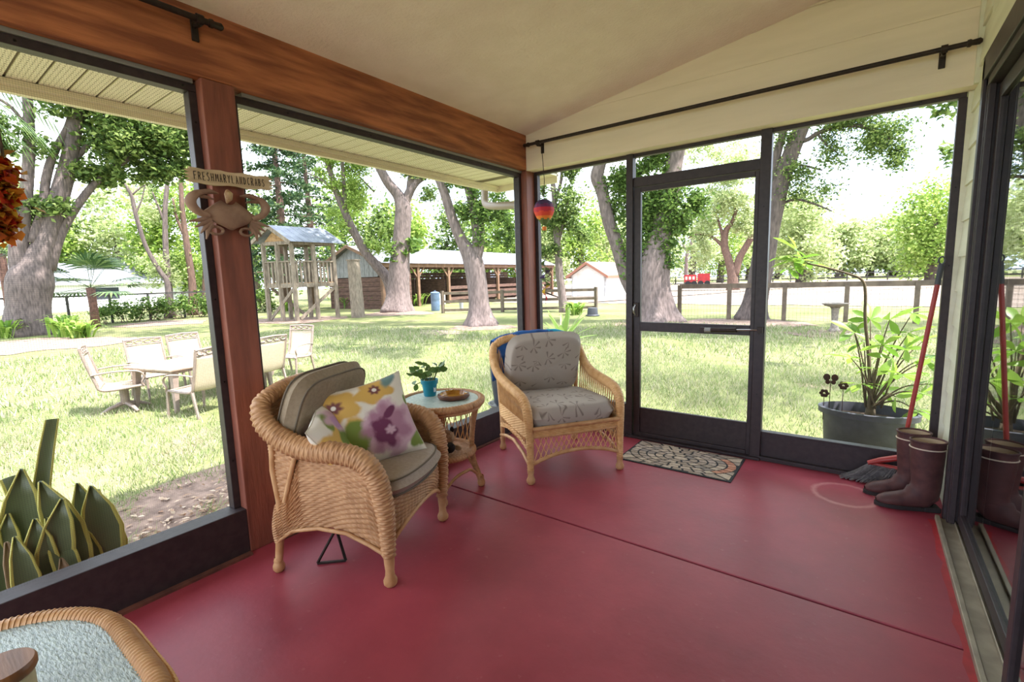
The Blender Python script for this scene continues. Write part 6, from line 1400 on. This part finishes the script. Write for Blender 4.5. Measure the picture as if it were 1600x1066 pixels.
# ribbed clay pot
mat('clay_pale', srgb(190, 154, 126), srgb(166, 130, 104), scale=8, rough=.85); mat('rim_green', srgb(120, 150, 130), rough=.5)
q = onz(452, 752, G); q = Vector((-3.10, 1.60, G)); cp = thing('ribbed_pot', 'pale ribbed clay pot with a green rim outside behind the khaki armchair', 'pot', q)
prof = [(0, 0), (.08, 0)] + [(.07 + .06 * math.sin(pi * (f * .55 + .1)) + .003 * (k % 2), .01 + .60 * f) for k, f in enumerate(np.linspace(0, 1, 41))]
MB().lathe(prof, 32, caps=False).build('body', 'clay_pale', cp, smooth=60); zt = prof[-1][1]; rt = prof[-1][0]
MB().lathe([(rt - .01, zt - .005), (rt + .012, zt), (rt + .015, zt + .025), (rt - .005, zt + .03), (rt - .02, zt), (rt - .03, zt - .05), (0, zt - .05)], 32).build('rim', 'rim_green', cp, smooth=60)
for k in range(9): a = k * .7; MB().add([(0, 0, zt - .05), (.03 * math.cos(a + 1.5), .03 * math.sin(a + 1.5), zt + .06), (.10 * math.cos(a), .10 * math.sin(a), zt + .12), (-.02 * math.cos(a + 1.5), -.02 * math.sin(a + 1.5), zt + .06)], [(0, 1, 2, 3)]).build('leaf', 'dracaena_leaf', cp)
# variegated snake plant against the near screen
leaf_mat('snake_dark', [srgb(84, 98, 72), srgb(104, 116, 84), srgb(124, 134, 98)], .12, .35, .5); leaf_mat('snake_edge', [srgb(196, 190, 96), srgb(216, 208, 120)], .15, .4, .4); leaf_mat('snake_dry', [srgb(130, 108, 84), srgb(160, 134, 106)], .1, .6, .2)
sp_ = Vector((-3.15, .36, G)); sn = thing('snake_plant', 'clump of broad yellow-edged snake plant leaves outside the near screen', 'plant', sp_)
S3 = lambda x, y, d=0: Vector(onx(x, y, sp_.x + d)) - sp_
for (bx, by, tx, ty, w, d, bend, dry) in [(70, 850, 86, 672, 20, -.05, -.05, 0), (62, 880, 30, 730, 50, -.06, -.04, 0), (88, 880, 62, 752, 46, .06, .05, 0), (100, 890, 138, 757, 54, .02, .06, 0), (125, 880, 166, 792, 30, -.03, .05, 0), (40, 890, 14, 806, 34, .05, -.03, 0), (30, 900, 50, 806, 40, .1, .02, 0), (112, 890, 92, 775, 44, .1, -.05, 0), (70, 900, 24, 762, 36, -.1, .03, 0), (10, 900, -20, 800, 38, .0, -.04, 0), (130, 880, 116, 752, 38, -.1, .03, 0), (62, 905, 92, 868, 22, .16, .03, 1), (20, 905, 12, 852, 26, .18, .02, 1), (110, 900, 140, 872, 20, .16, .04, 1), (-10, 905, -35, 750, 40, -.05, -.03, 0), (150, 880, 150, 762, 30, -.12, -.03, 0), (95, 895, 74, 812, 30, .14, .03, 0), (0, 905, 22, 838, 30, .15, .03, 0), (128, 895, 120, 820, 30, .12, .04, 0)]:
    a, e = S3(bx, by, d), S3(tx, ty, d); a.z = .02; w = w * pxs(sp_); dv = e - a; up_ = Vector((1, 0, 0)); s_ = dv.cross(up_).normalized(); vs = []; fs = []; mi = []
    if bx == 70: a = a + Vector((0, 0, .05))
    for i, f in enumerate(np.linspace(0, 1, 8)):
        c = a + dv * f + s_ * (bend * math.sin(f * pi) * 1.2) + up_ * (.05 * math.sin(f * 3.1 + bx)); ww = w * (.45 + .55 * math.sin(min(1, f * 1.25) * pi * .62)) * (1 if f < .8 else (1 - (f - .8) / .2 * (.93 if bx != 70 else .2)))
        for g in (-1, -.80, 0, .80, 1): vs.append(c + s_ * (ww / 2 * g) + up_ * (.14 * w * g * g))
    for i in range(7):
        for j in range(4): fs.append((i * 5 + j, i * 5 + j + 1, i * 5 + j + 6, i * 5 + j + 5)); mi.append(1 if j in (0, 3) else 0)
    mb = MB(); mb.add(vs, fs); mb.m = mi
    o_ = mb.build('leaf', ['snake_dry', 'snake_dry'] if dry else ['snake_dark', 'snake_edge'], sn, smooth=170); md = o_.modifiers.new('thickness', 'SOLIDIFY'); md.thickness = .006

# ------------------------------------------------------------------ doormat
mat('mat_rubber', srgb(34, 32, 34), rough=.8)
STN = []
for k, c in enumerate([(196, 176, 156), (178, 160, 146), (168, 150, 134), (206, 150, 124), (190, 132, 108), (150, 138, 128)]): mat('mat_stone_%d' % k, srgb(*c), srgb(*[max(0, v - 22) for v in c]), scale=60, rough=.9); STN.append('mat_stone_%d' % k)
dm = thing('doormat', 'rectangular doormat with stone-mosaic medallion before the screen door', 'doormat', (-1.065, 3.535, 0))
a_, b2 = .405, .243
MB().box((-a_, -b2, 0), (a_, b2, .007)).build('rubber_base', 'mat_rubber', dm, bevel=.002)
rgm = np.random.default_rng(3); gap = .004
def stone(poly, mt):
    c = np.mean(poly, 0); q = [tuple(c + (np.array(p) - c) * .80) for p in poly]
    MB().prism(q, (0, 0, .006), (1, 0, 0), (0, 1, 0), (0, 0, 1), .0035).build('stone', mt, dm)
ax = (a_ - .012) / 6; by = (b2 - .012) / 6
RNGS = [0, 1, 2, 3, 4, 5, 6]; cnt = [1, 7, 12, 16, 22, 30]
for i in range(6):
    n_ = cnt[i]
    for k in range(n_):
        t0, t1 = 2 * pi * (k + .5 * (i % 2)) / n_, 2 * pi * (k + 1 + .5 * (i % 2)) / n_
        if i == 0: poly = [(ax * math.cos(t), by * math.sin(t)) for t in np.linspace(0, 2 * pi, 9)[:-1]]
        else: poly = [(ax * i * math.cos(t), by * i * math.sin(t)) for t in (t0, (t0 + t1) / 2, t1)] + [(ax * (i + 1) * math.cos(t), by * (i + 1) * math.sin(t)) for t in (t1, (t0 + t1) / 2, t0)]
        stone(poly, STN[(3 + k % 2) if i == 5 and k % 30 in (26, 27, 28, 29, 0, 1, 2) else int(rgm.integers(0, 3)) if rgm.random() < .8 else 5])
for sx_ in (-1, 1):
    for sy_ in (-1, 1):
        for f0, f1 in ((.18, .34), (.34, .5), (.5, .66), (.66, .82)):
            el = lambda f: (sx_ * ax * 6.0 * math.cos(f * pi / 2), sy_ * by * 6.0 * math.sin(f * pi / 2))
            ou = lambda f: (sx_ * (a_ - .008) * min(1, 1 / math.tan(max(.01, f * pi / 2))), sy_ * (b2 - .008) * min(1, math.tan(min(1.56, f * pi / 2))))
            poly = [el(f0), el(f1), ou(f1)] + ([(sx_ * (a_ - .008), sy_ * (b2 - .008))] if f0 < .5 < f1 else []) + [ou(f0)]
            if sx_ * sy_ > 0: poly = poly[::-1]
            stone(poly, STN[int(rgm.integers(0, 3))])

# ------------------------------------------------------------------ boots and broom
mat('boot_rubber', srgb(92, 58, 56), srgb(74, 46, 46), scale=20, rough=.55, spec=.3); mat('boot_sole', srgb(40, 32, 32), rough=.8); mat('boot_lining', srgb(188, 166, 138), rough=.9); mat('boot_band', srgb(206, 186, 166), rough=.7)
def boot(label, heel, toe, lean=0.0):
    d = Vector(toe) - Vector(heel); t = thing('rubber_boot', label, 'boot', (heel[0], heel[1], 0), math.atan2(d.y, d.x), 'rubber boots by the house wall')
    # sections from the rim down the shaft and out to the toe: centre (x, z), direction, half-lengths
    sec = [(.055 + lean, .415, 0, .082, .068), (.055 + lean * .8, .33, 0, .080, .066), (.052 + lean * .6, .23, .05, .074, .060), (.05 + lean * .3, .155, .12, .070, .054), (.058, .105, .45, .078, .050), (.085, .075, .9, .082, .047), (.13, .055, 1.25, .055, .047), (.185, .046, 1.45, .043, .050), (.235, .042, 1.55, .034, .047), (.265, .038, 1.6, .022, .034), (.282, .035, 1.6, .008, .014)]
    N = 24; rows = []
    for x, z, th, hl, hw in sec: rows.append([(x + hl * math.cos(a) * math.cos(th) , hw * math.sin(a), z + hl * math.cos(a) * math.sin(th)) if th < .8 else (x + hl * math.cos(a) * math.cos(th), hw * math.sin(a), max(.018, z + hl * math.cos(a) * math.sin(th))) for a in np.linspace(0, 2 * pi, N + 1)[:-1]])
    body = MB().grid(np.array(rows), cv=True); body.build('upper', 'boot_rubber', t, smooth=170)
    hp = [(-.012 + .004, .0)]; out = []
    for a in np.linspace(0, 2 * pi, 33)[:-1]:
        x = .135 + .155 * math.cos(a); w = .044 + .010 * math.cos(a - .3); out.append((x, w * math.sin(a) * (1.05 if x > .15 else .95)))
    MB().prism(out, (0, 0, 0), (1, 0, 0), (0, 1, 0), (0, 0, 1), .024).build('sole', 'boot_sole', t, bevel=.004)
    MB().prism([(-.018, -.036), (.06, -.038), (.06, .038), (-.018, .036)], (0, 0, 0), (1, 0, 0), (0, 1, 0), (0, 0, 1), .03).build('heel', 'boot_sole', t, bevel=.006)
    for z, hl, hw, r, mt, nm in ((.415, .082, .068, .006, 'boot_rubber', 'rim'), (.375, .0825, .0685, .004, 'boot_band', 'band'), ):
        MB().tube([(.055 + lean + hl * math.cos(a), hw * math.sin(a), z) for a in np.linspace(0, 2 * pi, 25)[:-1]], r, n=6, closed=True).build(nm, mt, t, smooth=60)
    MB().grid(np.array([[(.055 + lean + (hl) * math.cos(a), hw * math.sin(a), z) for a in np.linspace(0, 2 * pi, N + 1)[:-1]] for z, hl, hw in ((.415, .079, .065), (.30, .075, .06), (.25, .002, .002))]), cv=True).build('lining', 'boot_lining', t, smooth=170)
    return t
boot('maroon rubber boot standing in front, nearer the sliding door', (.385, 3.515), (.16, 3.455)); boot('maroon rubber boot standing behind its mate beside the broom', (.33, 3.665), (.10, 3.60))
mat('broom_red', srgb(168, 54, 48), srgb(150, 44, 42), scale=10, rough=.4); mat('bristle', srgb(120, 114, 112), srgb(84, 80, 80), scale=60, rough=.8)
bt0 = Vector((.20, 3.775, 0)); brm = thing('broom', 'red-handled broom with dark bristles leaning in the corner', 'broom', bt0)
h0 = Vector((.235, 3.775, .20)); h1 = Vector((.348, 3.80, 1.40))
MB(bt0).tube([h0, h1], .0125, n=12).build('handle', 'broom_red', brm, smooth=50)
e = (h1 - h0).normalized(); MB(bt0).tube([h1 - e * .11, h1 + e * .01], .0145, n=12).build('grip', 'black_plastic', brm, smooth=50)
MB(bt0).tube([h1 + e * .01 + Vector((.014 * math.cos(a), 0, .022 + .022 * math.sin(a))) for a in np.linspace(0, 2 * pi, 15)[:-1]], .0045, n=6, closed=True).build('hanging_loop', 'black_plastic', brm, smooth=60)
MB(bt0).tube([(.07, 3.775, .135), (.13, 3.775, .165), (.235, 3.775, .205), (.30, 3.775, .17), (.33, 3.775, .135)], [.018, .022, .026, .022, .018], n=10, flat=.8).tube([(.07, 3.775, .135), (.33, 3.775, .125)], .014, n=8).build('head', 'broom_red', brm, smooth=60)
bs = MB(bt0); rgb_ = np.random.default_rng(8)
for k in range(520):
    f = rgb_.random(); x0 = .075 + .25 * f; y0 = 3.775 + rgb_.uniform(-.018, .018); bs.tube([(x0, y0, .13), (x0 + (f - .62) * .07 - .03, y0 + rgb_.normal() * .01, .06), (x0 + (f - .62) * .16 - .06, y0 + rgb_.normal() * .018, .003 + .01 * rgb_.random())], .0016, n=3, caps=False)
bs.build('bristles', 'bristle', brm, kind='stuff')

# ------------------------------------------------------------------ crab sign on the timber post
mat('sign_board', srgb(214, 190, 156), srgb(186, 162, 130), scale=6, rough=.8, stretch=(1, 1, 6)); mat('sign_ink', srgb(38, 28, 24), rough=.8); mat('crab_brown', srgb(162, 130, 110), srgb(132, 100, 84), scale=12, rough=.75); mat('shell_cream', srgb(206, 182, 138), srgb(150, 110, 80), scale=30, rough=.5)
CX = -2.548
sg = thing('crab_sign', 'carved wooden crab under a lettered board on the timber post', 'sign', (CX, 1.115, 1.80))
p0 = onx(289, 272, -2.515); p1 = onx(427, 288, -2.515); ub = (p1 - p0).normalized(); nb = Vector((1, 0, 0)); vb = nb.cross(ub).normalized(); Lb = (p1 - p0).length; hb2 = .034
lo = [(f, -hb2 + .004 * math.sin(f * 40)) for f in np.linspace(.02, Lb - .02, 12)]; ri = [(Lb - (.0 if k % 2 else .022), -hb2 + 2 * hb2 * (k + .5) / 9) for k in range(9)]; up2 = [(f, hb2 + .003 * math.sin(f * 55)) for f in np.linspace(Lb - .02, .02, 12)]; le = [((.0 if k % 2 else .022), hb2 - 2 * hb2 * (k + .5) / 9) for k in range(9)]
MB(sg.location).prism(lo + ri + up2 + le, p0 - nb * .012, ub, vb, nb, .012).build('board', 'sign_board', sg)
# hand-painted capital letters as strokes
GL = {'F': [[(0, 0), (0, 1)], [(0, 1), (.7, 1)], [(0, .55), (.55, .55)]], 'R': [[(0, 0), (0, 1)], [(0, 1), (.5, .95), (.55, .7), (.4, .52), (0, .5)], [(.2, .5), (.65, 0)]], 'E': [[(.6, 0), (0, 0), (0, 1), (.6, 1)], [(0, .5), (.5, .5)]], 'S': [[(.55, .9), (.3, 1), (.05, .8), (.15, .58), (.45, .45), (.55, .2), (.3, 0), (0, .12)]],
      'H': [[(0, 0), (0, 1)], [(.6, 0), (.6, 1)], [(0, .5), (.6, .5)]], 'M': [[(0, 0), (.08, 1), (.4, .35), (.72, 1), (.8, 0)]], 'A': [[(0, 0), (.32, 1), (.64, 0)], [(.13, .38), (.52, .38)]], 'Y': [[(0, 1), (.3, .5), (.6, 1)], [(.3, .5), (.25, 0)]], 'L': [[(0, 1), (0, 0), (.5, 0)]], 'N': [[(0, 0), (0, 1), (.6, 0), (.6, 1)]], 'D': [[(0, 0), (0, 1), (.4, .9), (.58, .5), (.4, .08), (0, 0)]], 'C': [[(.58, .85), (.35, 1), (.08, .75), (.05, .3), (.3, 0), (.58, .15)]], 'B': [[(0, 0), (0, 1), (.4, .95), (.45, .7), (.3, .53), (0, .5)], [(.3, .53), (.52, .3), (.4, .04), (0, 0)]]}
txt = 'FRESHMARYLANDCRABS'; n_t = len(txt); adv = (Lb - .075) / n_t; xcur = .036
for ch in txt:
    mb = MB(sg.location); hh = .036 + .002 * math.sin(xcur * 90)
    for stroke in GL[ch]: mb.tube([p0 + ub * (xcur + x * adv * .80) + vb * ((y - .5) * hh) + nb * .0008 for x, y in stroke], .0016, n=5)
    mb.build('letter', 'sign_ink', sg); xcur += adv
# crab: domed shell, curved claws, legs
q = lambda y, z, x=0.0: Vector((CX + .012 + x, 1.115 + y, 1.745 + z))
rows = []
for i in range(9):
    f = i / 8; z = .062 - .122 * f; hw = (.035, .06, .08, .10, .122, .135, .115, .08, .03)[i]
    rows.append([q(hw * math.sin(a), z - .010 * math.cos(a * 2), .034 * math.cos(a) * math.sin(pi * (f * .8 + .12))) for a in np.linspace(-pi / 2, pi / 2, 13)])
cb = MB(sg.location).grid(np.array(rows)).build('shell', 'crab_brown', sg, smooth=170); md = cb.modifiers.new('thickness', 'SOLIDIFY'); md.thickness = .01
for s in (-1, 1):
    MB(sg.location).tube(spline([q(s * .10, -.01, .01), q(s * .15, .012, .015), q(s * .172, .05, .018), q(s * .15, .085, .02), q(s * .115, .098, .02)], 5).tolist(), np.interp(np.linspace(0, 1, 21), [0, .3, .5, .7, 1], [.022, .028, .034, .03, .018]).tolist(), n=10, flat=.6).build('claw_arm', 'crab_brown', sg, smooth=60)
    MB(sg.location).tube([q(s * .135, .092, .02), q(s * .09, .104, .022), q(s * .05, .098, .02)], [.022, .020, .006], n=10, flat=.6).tube([q(s * .135, .078, .02), q(s * .10, .076, .022), q(s * .072, .068, .02)], [.014, .013, .004], n=8, flat=.6).build('claw', 'crab_brown', sg, smooth=60)
    for k in range(4): MB(sg.location).tube([q(s * .09, -.015 - .01 * k, .01), q(s * (.135 - .008 * k), -.03 - .016 * k, .016), q(s * (.185 - .022 * k), -.04 - .026 * k, .01)], [.012, .011, .003], n=8).build('leg', 'crab_brown', sg, smooth=60)
    MB(sg.location).tube([q(s * .07 + .03 * math.cos(a), -.075 + .018 * math.sin(a), .008) for a in np.linspace(0, 2 * pi, 15)[:-1]], .007, n=6, closed=True).build('paddle', 'crab_brown', sg, smooth=60)
MB(sg.location).tube([q(-.02, .055, .03), q(-.014, .075, .04), q(-.012, .10, .04), q(-.016, .118, .035)], [.004, .016, .019, .006], n=10).build('conch', 'shell_cream', sg, smooth=60)
# ------------------------------------------------------------------ hanging balloon spinner
BC = ony(850, 330, 3.64); bx, by_ = BC.x, 3.64
zt, zb_ = ony(850, 311, 3.64).z, ony(850, 352, 3.64).z; RB = 16.5 * pxs(BC)
sn_ = thing('balloon_spinner', 'rainbow hot-air balloon wind spinner hanging from the curtain rod by the corner', 'wind spinner', (bx, by_, zt))
GC = [srgb(70, 50, 90), srgb(110, 44, 90), srgb(196, 40, 60), srgb(222, 70, 50), srgb(232, 130, 50), srgb(226, 180, 60), srgb(90, 110, 60)]
for k, c in enumerate(GC): mat('nylon_%d' % k, c, rough=.7)
pf = [(.02, 0), (.45, .04), (.8, .16), (.98, .34), (.98, .48), (.8, .66), (.5, .84), (.2, 1.0)]
PFs = spline(pf, 4); Hb = zt - zb_; ng = 12
for g in range(ng):
    mb = MB((bx, by_, zt)); rows = []
    for r_, f in PFs: rows.append([(bx + RB * r_ * (1 - .05 * abs(j / 3 - .5) * 2) * math.cos(2 * pi * (g + j / 3) / ng), by_ + RB * r_ * (1 - .05 * abs(j / 3 - .5) * 2) * math.sin(2 * pi * (g + j / 3) / ng), zt - Hb * f) for j in range(4)])
    mb.grid(np.array(rows)); mb.m = [(0 if f_ < .20 + .05 * (g % 2) else 1 if f_ < .34 else 2 if f_ < .50 else 3 if f_ < .66 else 4 if f_ < .78 else 6) for f_ in [PFs[i // 3][1] + .03 * (g % 2) for i in range((len(rows) - 1) * 3)]]
    mb.build('gore', ['nylon_%d' % k for k in range(7)], sn_, smooth=170)
MB((bx, by_, zt)).lathe([(.2 * RB, zb_ - .045 - 0), (.2 * RB, zb_ - .012), (.14 * RB, zb_ - .012), (.14 * RB, zb_ - .045)], 12, (bx, by_, 0)).build('basket', 'nylon_4', sn_)
MB((bx, by_, zt)).tube([(bx, by_, zt), (bx + .01, by_, zt + .16), (bx - .01, by_, ony(845, 229, 3.64).z - .02)], .003, n=5).build('cord', 'iron', sn_)
MB((bx, by_, zt)).tube([(bx, by_, zb_), (bx, by_, ony(852, 475, 3.64).z)], .002, n=4).build('tail_cord', 'iron', sn_)
z0_, z1_ = ony(852, 398, 3.64).z, ony(852, 470, 3.64).z; vs = []; N = 40
for k in range(N):
    f = k / (N - 1); a = f * 2 * pi * 3.2; w = .045 * math.sin(pi * (f * .9 + .08)) + .006; z = z0_ + (z1_ - z0_) * f; vs += [(bx + w * math.cos(a), by_ + w * math.sin(a), z), (bx + .15 * w * math.cos(a), by_ + .15 * w * math.sin(a), z)]
mb = MB((bx, by_, zt)); mb.add(vs, [(2 * i, 2 * i + 1, 2 * i + 3, 2 * i + 2) for i in range(N - 1)]); mb.m = [(6, 6, 0, 6, 5, 2)[min(5, int(i / (N - 1) * 6))] for i in range(N - 1)]
mb.build('spiral_tail', ['nylon_%d' % k for k in range(7)], sn_, smooth=170)
# ------------------------------------------------------------------ autumn garland at the picture edge
leaf_mat('autumn_leaf', [srgb(150, 24, 26), srgb(200, 60, 30), srgb(214, 140, 40), srgb(190, 150, 50), srgb(120, 30, 40)], .35)
g0 = Vector(onx(6, 300, -2.40)); ag = thing('autumn_garland', 'hanging garland of red and yellow autumn leaves at the picture edge', 'garland', (g0.x, g0.y, 1.6))
P_ = np.concatenate([blob((onx(-12, y_, -2.40)), (.06, .075, .07), 170, 5) for y_ in range(255, 370, 18)]) - np.array((g0.x, g0.y, 1.6))
link('foliage', fast_mesh('foliage', *leaf_cards(P_, .042, .75)), 'autumn_leaf', ag)
MB((g0.x, g0.y, 1.6)).tube([onx(4, 375, -2.40), onx(4, 240, -2.40), Vector((-2.40, g0.y, 2.55)), Vector((-2.485, g0.y, 2.60))], .005, n=6).build('stem', 'woody_stem', ag)
